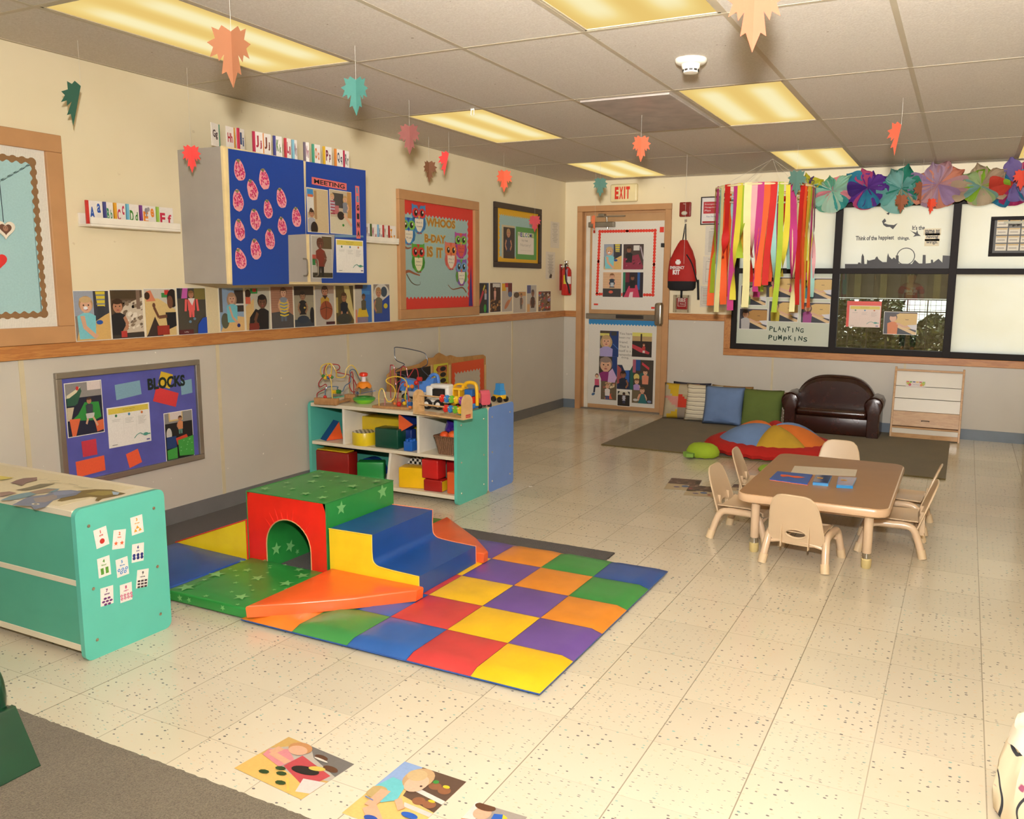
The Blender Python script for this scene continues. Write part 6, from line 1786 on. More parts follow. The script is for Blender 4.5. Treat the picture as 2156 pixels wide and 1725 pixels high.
def soft_slab(name, label, pts, h, mat, z, star_n=0, seed=1, top=None, curve=None, slope=None, cat='foam block'):
    """low foam slab with rounded rims; slope(x, y) gives the top height"""
    m = MB(); r = .010
    cx = sum(p[0] for p in pts) / len(pts); cy = sum(p[1] for p in pts) / len(pts)
    dense = []
    for i in range(len(pts)):
        a, b = pts[i], pts[(i + 1) % len(pts)]
        k = 8
        for j in range(k): dense.append((a[0] + (b[0] - a[0]) * j / k, a[1] + (b[1] - a[1]) * j / k))
    def inset(d):
        out = []
        for x, y in dense:
            L_ = math.hypot(cx - x, cy - y); out.append((x + (cx - x) * d / L_, y + (cy - y) * d / L_))
        return out
    hh = slope or (lambda x, y: h)
    rings = [[(x, y, z) for x, y in inset(.004)]]
    for q in range(4):
        a = PI / 2 * q / 3; rings.append([(x, y, z + hh(x, y) - r * (1 - math.sin(a))) for x, y in inset(r * (1 - math.cos(a)))])
    rings[1] = [(x, y, z + hh(x, y) - r) for x, y in inset(0)]
    for q_ in (.35, .7):
        rings.append([(x + (cx - x) * q_, y + (cy - y) * q_, z + hh(x, y) + .004 * q_) for x, y in dense])
    m.loft(rings, mat, True, True)
    if star_n:
        xs = [p[0] for p in pts]; ys = [p[1] for p in pts]
        stars(m, (min(xs), min(ys), z + h + .0038), (1, 0, 0), (0, 1, 0), max(xs) - min(xs), max(ys) - min(ys), star_n, seed, .012, .044)
        stars(m, (min(xs), min(ys) - .001, z + .002), (1, 0, 0), (0, 0, 1), max(xs) - min(xs), h - .004, 4, seed + 1, .010, .017)
    return tag(m.build(name), label, cat, 'soft foam climbing set')
soft_slab('foam_slab', 'green star foam slab in front of the tunnel', [(.945, -6.05), (1.437, -6.05), (1.437, -5.56), (.945, -5.56)], .045, GRN, G_, 26, 11)
soft_slab('foam_slab', 'orange triangular foam slab in front of the yellow step side', [(1.447, -6.085), (1.60, -5.965), (1.78, -5.80), (1.955, -5.615), (1.955, -5.565), (1.447, -5.565)], .05, FORG, .034)
soft_slab('foam_slab', 'blue foam slab left of the green star slab', [(.43, -6.05), (.935, -6.05), (.935, -5.585), (.43, -5.56)], .045, FBLU, G_)
soft_slab('foam_slab', 'orange triangular foam slab behind the blue steps', [(1.447, -5.06), (1.96, -5.06), (1.96, -5.02), (1.80, -4.86), (1.447, -4.60)], .05, vinyl('E2602E'), .034)
soft_slab('foam_slab', 'green star foam slab behind the tunnel', [(.93, -5.035), (1.435, -5.035), (1.435, -4.56), (.93, -4.56)], .045, GRN, G_, 8, 17)
t = thing('foam_wedge', 'yellow sided foam wedge with red top, left of the tunnel', 'foam block', (.40, -5.545, G_))
m = MB(); wp = [(0, 0), (0, .035), (.51, .225), (.51, 0)]
m.raw([(x, 0, z) for x, z in wp], [(3, 2, 1, 0)], FYEL); m.build('near_side_cover', t); m = MB(); m.raw([(x, .49, z) for x, z in wp], [(0, 1, 2, 3)], FYEL); m.build('far_side_cover', t)
m = MB(); m.raw([(x, -.0, z) for x, z in wp] + [(x, .49, z) for x, z in wp], [(0, 1, 5, 4), (1, 2, 6, 5), (2, 3, 7, 6)], FRED); m.tube([(0, -.001, .035), (.51, -.001, .226)], .003, FRED, 6); m.tube([(.508, -.001, .0), (.508, -.001, .226)], .006, FRED, 6); m.build('top_cover', t)

# ================================================================== low shelves
TEAL = solid('5ABBA8', .38, coat=.25, var=.03); TEALD = solid('3C9480', .45, var=.03); CREAMS = solid('E5D9BF', .4, var=.03); BLUEE = solid('6E93D8', .35, coat=.2, var=.03)
PANELT = solid('4FA58C', .5, var=.03)
def end_panel(name, x0, x1, y0, y1, h, mat, parent, screws=True, edge=None, oy=0):
    r = .03; pts = []
    for cx, cy, a0 in ((y1 - r, h - r, 0), (y0 + r, h - r, PI / 2), (y0 + r, r, PI), (y1 - r, r, 1.5 * PI)):
        for k in range(6): a = a0 + PI / 2 * k / 5; pts.append((cx + r * math.cos(a), cy + r * math.sin(a)))
    m = MB(); T_ = Matrix(((0, 0, 1, 0), (1, 0, 0, 0), (0, 1, 0, 0), (0, 0, 0, 1)))
    m.prism(pts, x0, x1, mat, T=T_, smooth=True, side=edge)
    o = m.build(name, parent, bevel=.003)
    if screws:
        for yy in (y0 + .05, y1 - .05):
            for zz in (.07, h * .5 - .02, h - .07):
                q = MB(); q.lathe([(0, 0), (.0065, 0), (.005, .0025), (0, .003)], solid('B9AE9A', .3, .9), 12, T=Matrix.Translation((x1, yy, zz)) @ Matrix.Rotation(PI / 2, 4, 'Y')); q.build('screw', o)
    return o
SL, SD, SH = 1.19, .375, .575
def shelf_unit(label, x0, y0, flip=False, endm=TEAL, open_front=True, back=PANELT, length=SL, edge=None, divs=(.3, .78), low=.63, slant=.03, depth=SD):
    t = thing('storage_shelf', label, 'storage shelf', (x0, y0, 0))
    end_panel('end_panel', length - .022, length, 0, depth, SH, endm, t, edge=edge)
    end_panel('end_panel', 0, .022, 0, depth, SH, endm, t, False, edge=edge)
    MB().box((.022, .004, SH - .03), (length - .022, depth - .004, SH - .006), CREAMS).build('top_board', t, bevel=.002)
    MB().box((.022, .006, .285), (length - .022, depth - .012, .307), CREAMS).build('shelf_board', t, bevel=.002)
    MB().box((.022, .006, .035), (length - .022, depth - .012, .06), CREAMS).build('bottom_board', t, bevel=.002)
    by = depth - .012 if open_front else .012
    if open_front: MB().box((.022, depth - .012, .035), (length - .022, depth - .004, SH - .03), back).build('back_panel', t)
    else:
        MB().box((.022, .008, .06), (length - .022, .014, .285), back).build('back_panel', t); MB().box((.022, .008, .307), (length - .022, .014, SH - .03), back).build('back_panel', t)
    for d in divs: MB().box((d - .009, .01, .307), (d + .009, depth - .012, SH - .03), WHITEP).build('divider', t)
    if low:
        m = MB(); m.raw([(low - .009, .01, .06), (low + .009, .01, .06), (low + .009 + slant, .01, .285), (low - .009 + slant, .01, .285), (low - .009, depth - .012, .06), (low + .009, depth - .012, .06), (low + .009 + slant, depth - .012, .285), (low - .009 + slant, depth - .012, .285)], [(0, 1, 2, 3), (4, 7, 6, 5), (0, 3, 7, 4), (1, 5, 6, 2)], WHITEP); m.build('divider', t)
    return t
S1X, S1Y = .025, -4.123
d1x = hit(722, 900, 1, -4.12).x - S1X; d2x = hit(879, 920, 1, -4.12).x - S1X; d3x = hit(812, 1030, 1, -4.12).x - S1X
shelf_unit('teal shelf of foam blocks and toys, open side facing the foam tunnel', S1X, S1Y, divs=(d1x, d2x), low=d3x + .008)
shelf_unit('back-to-back shelf with blue end panel, behind the teal toy shelf', S1X + .004, S1Y + SD + .002, endm=BLUEE, back=BLUEE, edge=solid('E6D4AE', .5), divs=(.4, .8), low=None, depth=.345)
NS = shelf_unit('large teal shelf with number cards on its end, at the left edge', .02, -6.60, open_front=False, divs=(), low=None, length=1.163)
# taped poster on the near shelf top
A = Art(M=Matrix.Translation((0, 0, SH - .0055)), z=.0008)
A.mb.box((.03, -6.575, 0), (1.06, -6.26, .0007), printed(.4), col=lin('E6D8B4')); A.z = .001
def tp(px, py): q = FL(px, py, SH - .004); return (q.x, q.y)
def tpoly(pts, c): A.poly([tp(*p) for p in pts], c)
tpoly([(120, 1055), (135, 1044), (165, 1033), (200, 1030), (235, 1031), (250, 1036), (265, 1039), (240, 1045), (215, 1050), (208, 1055), (200, 1054), (205, 1047), (190, 1046), (160, 1050), (130, 1056)], '7E6A3A')
tpoly([(180, 1040), (205, 1034), (235, 1034), (242, 1040), (215, 1044)], '9A8A4A'); tpoly([(236, 1035), (252, 1037), (248, 1042), (238, 1042)], 'A9C0D6')
tpoly([(25, 1064), (42, 1055), (60, 1046), (95, 1042), (115, 1034), (150, 1032), (172, 1035), (160, 1043), (130, 1049), (112, 1054), (95, 1068), (72, 1073), (66, 1066)], '7A8298')
tpoly([(70, 1050), (95, 1046), (120, 1040), (120, 1050), (95, 1058), (75, 1058)], '9A8E8A'); tpoly([(110, 1036), (150, 1034), (165, 1037), (140, 1042), (115, 1044)], '8A93B0'); A.ell(*tp(75, 1062), .018, .01, 'E6DCC8'); A.ell(*tp(75, 1062), .008, .005, '2A2420')
tpoly([(0, 1055), (22, 1045), (45, 1040), (70, 1036), (100, 1029), (126, 1030), (118, 1036), (80, 1040), (60, 1047), (25, 1054)], '7A9AA6'); tpoly([(62, 1037), (95, 1030), (120, 1031), (100, 1038), (75, 1041)], 'A08A78')
tpoly([(32, 1033), (60, 1027), (85, 1020), (116, 1019), (90, 1027), (60, 1033)], '7E765E'); tpoly([(22, 1018), (35, 1012), (50, 1008), (78, 1006), (78, 1012), (55, 1018), (46, 1024), (34, 1020)], '8A6E6A'); tpoly([(0, 1038), (20, 1036), (35, 1039), (0, 1048)], '9A7E74')
for (a, b, c, d) in ((82, 1011, 100, 1010), (100, 1014, 125, 1014), (105, 1017, 130, 1019), (145, 1020, 165, 1024), (155, 1026, 185, 1029), (170, 1030, 195, 1030)): A.line([tp(a, b), tp(c, d)], .0035, 'A8A288')
tpoly([(0, 1004), (30, 1008), (0, 1013)], 'DCCB5E')
tag(A.build('bird_poster'), 'clear covered poster of painted birds lying on the near teal shelf', 'poster')
# number cards on the shelf end
EXN = .02 + 1.163 + .0008
gK = 'number cards on the near teal shelf'
def num_card(n, word, c, TLp, TRp, BLp, label, shape, cols_, rows_, r=.0075):
    a, b, d = hit(*TLp, 0, EXN), hit(*TRp, 0, EXN), hit(*BLp, 0, EXN)
    u = (b - a); v = (a - d); w = u.length; h = v.length; un = u.normalized(); vn = (v - un * v.dot(un)).normalized()
    M = frameM(a - vn * h, un, vn)
    A = sheet(M, w, h, 'F4F0E6', rough=.3)
    A.text(str(n), w * .5, h * .72, h * .17, c, align='c', bold=.05); A.text(word, w * .5, h * .57, h * .085, c, w=w * .42 if len(word) > 3 else w * .3, align='c', bold=.03)
    k = 0
    lay = cols_ if isinstance(cols_, (list, tuple)) else [cols_] * rows_
    for j, cc in enumerate(lay):
        for i in range(cc):
            x = w * .5 + (i - (cc - 1) / 2) * r * 2.6; y = h * (.30 if len(lay) == 1 else .38 - j * .16)
            if shape == 'tri': A.poly([(x - r, y - r * .7), (x + r, y - r * .7), (x, y + r)], c)
            elif shape == 'star': A.poly([(x + (r if q % 2 == 0 else r * .42) * math.cos(PI / 2 + q * PI / 5), y + (r if q % 2 == 0 else r * .42) * math.sin(PI / 2 + q * PI / 5)) for q in range(10)], c)
            elif shape == 'sq': A.rect(x - r * .8, y - r * .8, r * 1.6, r * 1.6, c)
            elif shape == 'rect': A.rect(x - r, y - r * .6, r * 2, r * 1.2, c)
            elif shape == 'oval': A.ell(x, y, r * 1.15, r * .75, c)
            elif shape == 'ring': A.ell(x, y, r, r, c); A.ell(x, y, r * .45, r * .45, 'F4F0E6')
            else: A.ell(x, y, r, r, c)
    tag(A.build('number_card'), label, 'number card', gK)
num_card(1, 'one', 'C8342E', (196, 1118), (223, 1107), (205, 1156), 'number card 1 with one red circle, tilted at the upper left', 'dot', 1, 1, .010)
num_card(2, 'two', 'E0602E', (239, 1117), (265, 1114), (240, 1157), 'number card 2 with two orange stars', 'star', 2, 1, .0095)
num_card(3, 'three', 'E2A42E', (274, 1091), (299, 1083), (279, 1128), 'number card 3 with three yellow triangles at the upper right', 'tri', [1, 2], 2)
num_card(4, 'four', '5E9A3A', (204, 1178), (230, 1169), (212, 1217), 'number card 4 with four green squares', 'sq', 2, 2, .0075)
num_card(5, 'five', '3A86C8', (243, 1180), (268, 1171), (248, 1217), 'number card 5 with five light blue rings', 'ring', [3, 2], 2, .006)
num_card(6, 'six', '2E3A7E', (278, 1147), (303, 1142), (280, 1185), 'number card 6 with six dark blue dots', 'dot', 3, 2, .0065)
num_card(7, 'seven', '6A2E6E', (211, 1240), (238, 1232), (213, 1278), 'number card 7 with seven purple ovals', 'oval', [2, 3, 2], 3, .0058)
num_card(8, 'eight', 'C83A72', (252, 1233), (277, 1225), (255, 1270), 'number card 8 with eight pink rings', 'ring', 4, 2, .0052)
num_card(9, 'nine', '3A2E36', (289, 1201), (313, 1197), (289, 1239), 'number card 9 with nine dark rectangles at the lower right', 'rect', 3, 3, .0058)
# dark green chair at the very left foreground
t = thing('child_chair', 'dark green wooden chair cut by the lower left corner', 'chair', (1.36, -7.12, .0105))
DG = solid('0E3A24', .3, bump=.1, bscale=20, coat=.5, var=.15)
b = hit(33, 1487, 1, -7.10); c = hit(88, 1630, 1, -7.10); o_ = Vector((1.36, -7.12, .0105))
cx_, bx_, bz = c.x - o_.x, b.x - o_.x, b.z - o_.z
T_ = Matrix(((1, 0, 0, 0), (0, 0, 1, 0), (0, 1, 0, 0), (0, 0, 0, 1)))
for q_ in ([(cx_, 0), (bx_, bz), (bx_ - .02, bz), (cx_ - .022, 0)], [(cx_ - .62, 0), (bx_ - .42, bz), (bx_ - .40, bz), (cx_ - .598, 0)]):
    m = MB(); m.prism(q_, -.30, .02, DG, T=T_); m.build('side_panel', t, bevel=.004)
m = MB(); m.box((bx_ - .41, -.29, bz - .02), (bx_ - .01, .01, bz), DG); m.build('seat', t, bevel=.004)
m = MB(); m.tube([(bx_ - .035, 0, bz - .01), (bx_ - .028, 0, bz + .05), (bx_ - .05, 0, bz + .10), (bx_ - .11, 0, bz + .125), (bx_ - .21, 0, bz + .13), (bx_ - .31, 0, bz + .125), (bx_ - .37, 0, bz + .10), (bx_ - .39, 0, bz + .05), (bx_ - .385, 0, bz - .01)], .012, DG, 10, smooth_path=5); m.build('back_rail', t)

# ================================================================== table and chairs
TT = solid('A47C56', .4, bump=.03, bscale=200, var=.03); TE = solid('DDB892', .3, coat=.3, var=.02); LEG = solid('DEC09E', .28, coat=.4, var=.02); FOOT = solid('CDB87E', .5); FOOTC = solid('DFC49C', .45)
TH = .32
t = thing('toddler_table', 'low rectangular table with rounded corners and tan legs', 'table', (3.342, -3.63, 0))
def rrect(x0, y0, x1, y1, r, n=6):
    pts = []
    for cx, cy, a0 in ((x1 - r, y1 - r, 0), (x0 + r, y1 - r, PI / 2), (x0 + r, y0 + r, PI), (x1 - r, y0 + r, 1.5 * PI)):
        for k in range(n + 1): a = a0 + PI / 2 * k / n; pts.append((cx + r * math.cos(a), cy + r * math.sin(a)))
    return pts
tw, td = .745, 1.18
rings = []
for ins, z in ((.014, TH - .046), (.004, TH - .040), (.0, TH - .028), (.0, TH - .014), (.004, TH - .004), (.012, TH)):
    rings.append([(x, y, z) for x, y in rrect(-tw / 2 + ins, -td / 2 + ins, tw / 2 - ins, td / 2 - ins, .075 - ins, 8)])
m = MB(); m.loft(rings, TE); m.build('edge_band', t)
m = MB(); m.prism(rrect(-tw / 2 + .010, -td / 2 + .010, tw / 2 - .010, td / 2 - .010, .066, 8), TH - .001, TH + .001, TT); m.build('tabletop', t)
for sx in (-1, 1):
    for sy in (-1, 1):
        L_ = MB(); lx, ly = sx * (tw / 2 - .095), sy * (td / 2 - .075)
        L_.lathe([(.019, .075), (.0225, .08), (.0225, TH - .046)], LEG, 18, T=Matrix.Translation((lx, ly, 0))); L = L_.build('leg', t)
        q = MB(); q.lathe([(.0205, .042), (.0205, .078)], solid('C9C4BA', .15, 1.0), 18, T=Matrix.Translation((lx, ly, 0)), caps=False); q.build('chrome_sleeve', L)
        q = MB(); q.lathe([(0, 0), (.02, 0), (.024, .006), (.025, .045), (.021, .05), (0, .05)], FOOT, 18, T=Matrix.Translation((lx, ly, 0))); q.build('foot', L)
m = MB()
for sy in (-1, 1): m.box((-tw / 2 + .09, sy * (td / 2 - .085), TH - .066), (tw / 2 - .09, sy * (td / 2 - .07), TH - .046), LEG)
m.build('apron', t)
SHELLC = solid('D6BB98', .35, coat=.25, var=.02)
def make_chair(label):
    t = thing('toddler_chair', label, 'chair', (0, 0, 0), group='tan toddler chairs around the table')
    # seat: shallow dish
    m = MB(); n = 8; P_ = []; Q_ = []
    for i in range(n + 1):
        for j in range(n + 1):
            u, v = -1 + 2 * i / n, -1 + 2 * j / n
            x = .125 * u * (1 - .08 * v); y = .125 * v
            z = .178 - .010 * (1 - u * u) * (1 - v * v) + (.012 * u ** 4) - (.02 * max(0, v) ** 3)
            P_.append((x, y, z)); Q_.append((x, y, z - .006))
    fs = [(i * (n + 1) + j, (i + 1) * (n + 1) + j, (i + 1) * (n + 1) + j + 1, i * (n + 1) + j + 1) for i in range(n) for j in range(n)]
    m.raw(P_, fs, SHELLC, True); m.raw(Q_, [tuple(reversed(f)) for f in fs], SHELLC, True)
    b_ = [i * (n + 1) for i in range(n + 1)] + [n * (n + 1) + j for j in range(1, n + 1)] + [i * (n + 1) + n for i in range(n - 1, -1, -1)] + [j for j in range(n - 1, 0, -1)]
    k = len(P_); m.raw(P_ + Q_, [(b_[i], b_[(i + 1) % len(b_)], k + b_[(i + 1) % len(b_)], k + b_[i]) for i in range(len(b_))], SHELLC)
    # skirt in front
    m.loft([[(x, .118 + .004 * math.cos(x * 20), z) for x, z in ((-.118, .172), (.118, .172), (.105, .148), (.05, .136), (-.05, .136), (-.105, .148))], [(x, .126 + .004 * math.cos(x * 20), z) for x, z in ((-.118, .172), (.118, .172), (.105, .148), (.05, .136), (-.05, .136), (-.105, .148))]], SHELLC, False)
    m.build('seat', t)
    # backrest with an oval opening: rings between the hole and the outline
    m = MB(); K = 40
    def back(x, z, off=0.0):     # curved and leaning surface
        return (x, -.118 - .34 * (z - .12) - off + .35 * x * x * 0 + .45 * x * x - .0, z)
    hole = []; outl = []
    zc, hx, hz = .172, .052, .024
    W0, W1, Zb, Zt = .142, .112, .112, .378
    for k in range(K):
        a = 2 * PI * k / K
        hole.append((hx * math.cos(a), zc + hz * math.sin(a)))
        ca, sa = math.cos(a), math.sin(a)
        e = 5.0 if sa > 0 else 3.4
        r_ = (abs(ca) ** e + abs(sa) ** e) ** (-1 / e)
        u_, v_ = ca * r_, sa * r_
        z = zc + v_ * (Zt - zc if v_ > 0 else zc - Zb)
        f = (z - Zb) / (Zt - Zb); wq = W0 + (W1 - W0) * f
        outl.append((u_ * wq, z))
    rings = []
    for s in (0, .15, .4, .7, .93, 1.0):
        rings.append([back(h[0] + (o[0] - h[0]) * s, h[1] + (o[1] - h[1]) * s, 0) for h, o in zip(hole, outl)])
    back_r = []
    for s in (1.0, .93, .7, .4, .15, 0):
        back_r.append([back((h[0] + (o[0] - h[0]) * s), h[1] + (o[1] - h[1]) * s, .008) for h, o in zip(hole, outl)])
    m.loft(rings + back_r + [rings[0]], SHELLC, True, False)
    m.tube([back(*outl[k], .004) for k in range(K)], .005, SHELLC, 6, closed=True)
    m.tube([back(hh_[0], hh_[1], .004) for hh_ in hole], .0055, SHELLC, 6, closed=True)
    for sx in (-1, 1): m.box((sx * .068 - .002, -.158, .10), (sx * .068 + .002, -.135, .225), SHELLC, T=Matrix.Translation((0, -.0, 0)))
    m.build('backrest', t)
    for sx in (-1, 1):
        for sy, nm in ((1, 'leg'), (-1, 'leg')):
            L_ = MB(); L_.tube([(sx * .138, 0, .162), (sx * .139, sy * .055, .163), (sx * .141, sy * .098, .152), (sx * .146, sy * .122, .115), (sx * .154, sy * .150, .03)], .0185, LEG, 12, smooth_path=5); L = L_.build('leg', t)
            q = MB(); q.tube([(sx * .1515, sy * .147, .046), (sx * .1575, sy * .158, .0)], .0215, FOOTC, 14); q.build('foot', L)
    m = MB()
    for sy in (-1, 1): m.tube([(-.140, sy * .112, .128 - .02), (-.07, sy * .118, .124), (0, sy * .12, .130), (.07, sy * .118, .124), (.140, sy * .112, .128 - .02)], .0095, LEG, 8, smooth_path=4)
    m.tube([(-.07, -.11, .128), (-.07, .11, .128)], .005, LEG, 6); m.tube([(.07, -.11, .128), (.07, .11, .128)], .005, LEG, 6)
    m.build('stretcher', t)
    return t
ch0 = make_chair('tan toddler chair with oval hole in its back, front of the table')
def put_chair(x, y, rz, label, first=False):
    o = ch0 if first else copy_tree(ch0); o.location = (x, y, 0); o.rotation_euler = (0, 0, rz); o['label'] = label; return o
put_chair(3.315, -4.165, -.12, 'tan toddler chair with oval hole in its back, in front of the table', True)
put_chair(2.965, -3.88, -PI / 2 - .1, 'tan toddler chair at the near left side of the table')
put_chair(2.955, -3.33, -PI / 2 + .05, 'tan toddler chair at the far left side of the table')
put_chair(3.70, -3.72, PI / 2 + .05, 'tan toddler chair at the near right side of the table')
put_chair(3.705, -3.26, PI / 2 - .05, 'tan toddler chair at the far right side of the table')
put_chair(3.30, -2.945, PI, 'tan toddler chair at the far end of the table')
# things on the table
TZ = TH + .0015
def flat_on_table(pts_px, c, label, nm, cat, h=.0008, fn=None, rough=.5):
    q = [FL(x, y, TZ + h) for x, y in pts_px]
    A = Art(Matrix.Translation((0, 0, TZ)), z=h + .0002, rough=rough)
    A.mb.prism([(p.x, p.y) for p in q], 0, h, A.mat, col=lin(c)); 
    if fn: fn(A)
    return tag(A.build(nm), label, cat)
flat_on_table([(1673, 981), (1805, 989), (1801, 1003), (1664, 997)], 'E6D8C2', 'large white sheet of paper on the table behind the cases', 'paper_sheet', 'paper')
q = [FL(x, y, TZ + .006) for x, y in ((1637, 993), (1711, 1000), (1700, 1020), (1620, 1009))]
t = thing('picture_puzzle', 'blue tray with an orange shape on the table', 'puzzle', (q[3].x, q[3].y, TZ))
L0 = [(p.x - q[3].x, p.y - q[3].y) for p in q]
m = MB(); m.prism([(x + .002, y - .004) for x, y in L0], 0, .003, solid('E2826E', .6)); m.build('backing_card', t)
m = MB(); m.prism(L0, .0035, .008, solid('2E5CB0', .45)); m.build('tray', t, bevel=.001)
A = Art(z=.0088); cx = sum(p[0] for p in L0) / 4; cy = sum(p[1] for p in L0) / 4
A.poly([(cx - .06, cy - .01), (cx - .065, cy + .03), (cx - .03, cy + .04), (cx + .0, cy + .03), (cx + .03, cy + .035), (cx + .07, cy + .025), (cx + .05, cy - .005), (cx + .02, cy - .018), (cx - .02, cy + .0), (cx - .045, cy - .025)], 'F0622E'); A.build('orange_shape', parent=t)
def clear_case(pts, label, c):
    q = [FL(x, y, TZ + .014) for x, y in pts]; o = q[3]
    t = thing('crayon_case', label, 'case', (o.x, o.y, TZ), group='flat blue cases on the table')
    P_ = [(p.x - o.x, p.y - o.y) for p in q]
    m = MB(); m.prism(P_, 0, .014, solid('3A9ADE', .15, coat=.6)); m.build('base', t, bevel=.002)
    cx = sum(p[0] for p in P_) / 4; cy = sum(p[1] for p in P_) / 4
    m = MB(); m.prism([(cx + (x - cx) * .93, cy + (y - cy) * .93) for x, y in P_], .0142, .0165, solid(c, .12, coat=.8)); m.build('lid', t)
    A = Art(z=.0172); A.rect(cx - .028, cy - .005, .03, .026, 'E9B94A'); A.rect(cx - .023, cy + .004, .02, .008, 'D85A3A'); A.build('label_sticker', parent=t)
clear_case([(1718, 1000), (1752, 1002), (1744, 1019), (1711, 1016)], 'flat blue case with dark contents on the table, left one', '2A4A86')
clear_case([(1765, 1004), (1804, 1006), (1796, 1024), (1761, 1022)], 'flat pale blue case on the table, right one', '8A9EC4')
# ================================================================== small sofa
LEA = None
def leather():
    m, nt, b = node_mat('brown_leather')
    co = objco(nt)
    nz = N(nt, 'ShaderNodeTexNoise'); nz.inputs['Scale'].default_value = 14; nz.inputs['Detail'].default_value = 5
    nt.links.new(co, nz.inputs['Vector'])
    nt.links.new(ramp(nt, nz.outputs[0], [(.3, lin('2A120B')), (.7, lin('3C1B10'))]), b.inputs['Base Color'])
    b.inputs['Roughness'].default_value = .26; b.inputs['Coat Weight'].default_value = .3; b.inputs['Coat Roughness'].default_value = .2
    v = N(nt, 'ShaderNodeTexVoronoi'); v.inputs['Scale'].default_value = 260; nt.links.new(co, v.inputs['Vector'])
    add_bump(nt, b, v.outputs[0], .12, .002)
    return m
LEA = leather()
t = thing('child_sofa', 'small dark brown leather sofa with rounded back and arms', 'sofa', (2.925, -.235, .0125))
SW, SDp = .885, .38
def arm(sx):
    m = MB(); prof = []
    cx = sx * (SW / 2 - .075)
    pts = [(-.052, 0), (-.055, .22), (-.075, .265), (-.078, .31), (-.05, .352), (0, .368), (.05, .352), (.072, .31), (.066, .26), (.052, .22), (.052, 0)]
    rings = []
    for y, s in ((-SDp / 2 - .012, .86), (-SDp / 2 - .008, .95), (-SDp / 2 + .006, 1.0), (0, 1.0), (SDp / 2 - .06, 1.03)):
        rings.append([(cx + x * s, y, max(0, .19 + (z - .19) * s) if z > 0 else 0) for x, z in pts])
    m.loft([[tuple(p) for p in r] for r in rings], LEA); m.build('arm', t)
    m = MB(); m.tube([(cx + x * 1.0, -SDp / 2 + .004, z) for x, z in pts[1:-1]], .004, LEA, 6, smooth_path=3); m.build('piping', t)
arm(-1); arm(1)
m = MB(); m.box((-SW / 2 + .12, -SDp / 2 + .015, 0), (SW / 2 - .12, .10, .165), LEA, r=.012); m.build('base', t)
m = MB(); m.box((-SW / 2 + .125, -SDp / 2 + .0, .165), (SW / 2 - .125, .12, .235), LEA, r=.03); m.build('seat_cushion', t)
m = MB(); rings = []
K = 30
for y, ins in ((.02, .05), (.035, .012), (.07, .0), (.13, .0), (.175, .01), (.185, .05)):
    ring = []
    for k in range(K + 1):
        f = -1 + 2 * k / K
        x = f * (SW / 2 - .055 - ins * .5)
        top = .20 + (.325 - ins) * max(0, 1 - abs(f) ** 3.2) ** .62
        ring.append((x, y + (.03 * (top - .2) / .3 if y > .03 else 0) , top))
    for k in range(K, -1, -1):
        f = -1 + 2 * k / K; ring.append((f * (SW / 2 - .055 - ins * .5), y, .02 if y > .05 else .18))
    rings.append(ring)
m.loft(rings, LEA); m.build('backrest', t)
m = MB(); m.tube([(f * (SW / 2 - .06), .066, .2 + .325 * max(0, 1 - abs(f) ** 3.2) ** .62) for f in [-.98 + 1.96 * k / 24 for k in range(25)]], .004, LEA, 6); m.build('piping', t)

# ================================================================== book rack
MAPLE = wood('B98A56', 'C89C68', .4, (1.5, 10, 10), 3, .2); WLAM = solid('E6DFD0', .22, coat=.4, var=.01)
t = thing('book_display_rack', 'leaning white book rack with tan drawer right of the sofa', 'book rack', (3.715, -.235, 0.0))
rw, rh = .565, .64
def lean(y0, z): return y0 + .17 * z / rh
for sx in (-1, 1):
    m = MB(); x0, x1 = sx * rw / 2 - .009, sx * rw / 2 + .009
    m.raw([(x0, -.0, 0.0), (x0, .20, 0.0), (x0, .205, rh), (x0, lean(0, rh), rh), (x1, -.0, 0.0), (x1, .20, 0.0), (x1, .205, rh), (x1, lean(0, rh), rh)], [(0, 1, 2, 3), (7, 6, 5, 4), (0, 4, 5, 1), (1, 5, 6, 2), (2, 6, 7, 3), (3, 7, 4, 0)], MAPLE); m.build('side_panel', t, bevel=.003)
for k, (z0, z1) in enumerate(((.245, .355), (.36, .465), (.47, .60))):
    m = MB(); yo = .014 + .010 * (k + 1) - .006 * k
    m.raw([(-rw / 2 + .009, lean(yo, z0), z0), (rw / 2 - .009, lean(yo, z0), z0), (rw / 2 - .009, lean(yo, z1), z1), (-rw / 2 + .009, lean(yo, z1), z1), (-rw / 2 + .009, lean(yo, z0) + .008, z0), (rw / 2 - .009, lean(yo, z0) + .008, z0), (rw / 2 - .009, lean(yo, z1) + .008, z1), (-rw / 2 + .009, lean(yo, z1) + .008, z1)], [(0, 1, 2, 3), (4, 7, 6, 5), (3, 2, 6, 7), (0, 4, 5, 1)], WLAM)
    m.build('display_panel', t)
m = MB(); m.raw([(-rw / 2 + .009, lean(.006, .115), .115), (rw / 2 - .009, lean(.006, .115), .115), (rw / 2 - .009, lean(.006, .243), .243), (-rw / 2 + .009, lean(.006, .243), .243), (-rw / 2 + .009, .17, .115), (rw / 2 - .009, .17, .115), (rw / 2 - .009, .17, .243), (-rw / 2 + .009, .17, .243)], [(0, 1, 2, 3), (4, 7, 6, 5), (3, 2, 6, 7), (0, 4, 5, 1)], MAPLE)
dr = m.build('drawer', t)
q = MB(); q.tube([(-.03, lean(.004, .165), .165), (-.028, lean(-.014, .172), .172), (.028, lean(-.014, .172), .172), (.03, lean(.004, .165), .165)], .0035, solid('2A1E16', .5), 8, smooth_path=3); q.build('handle', dr)
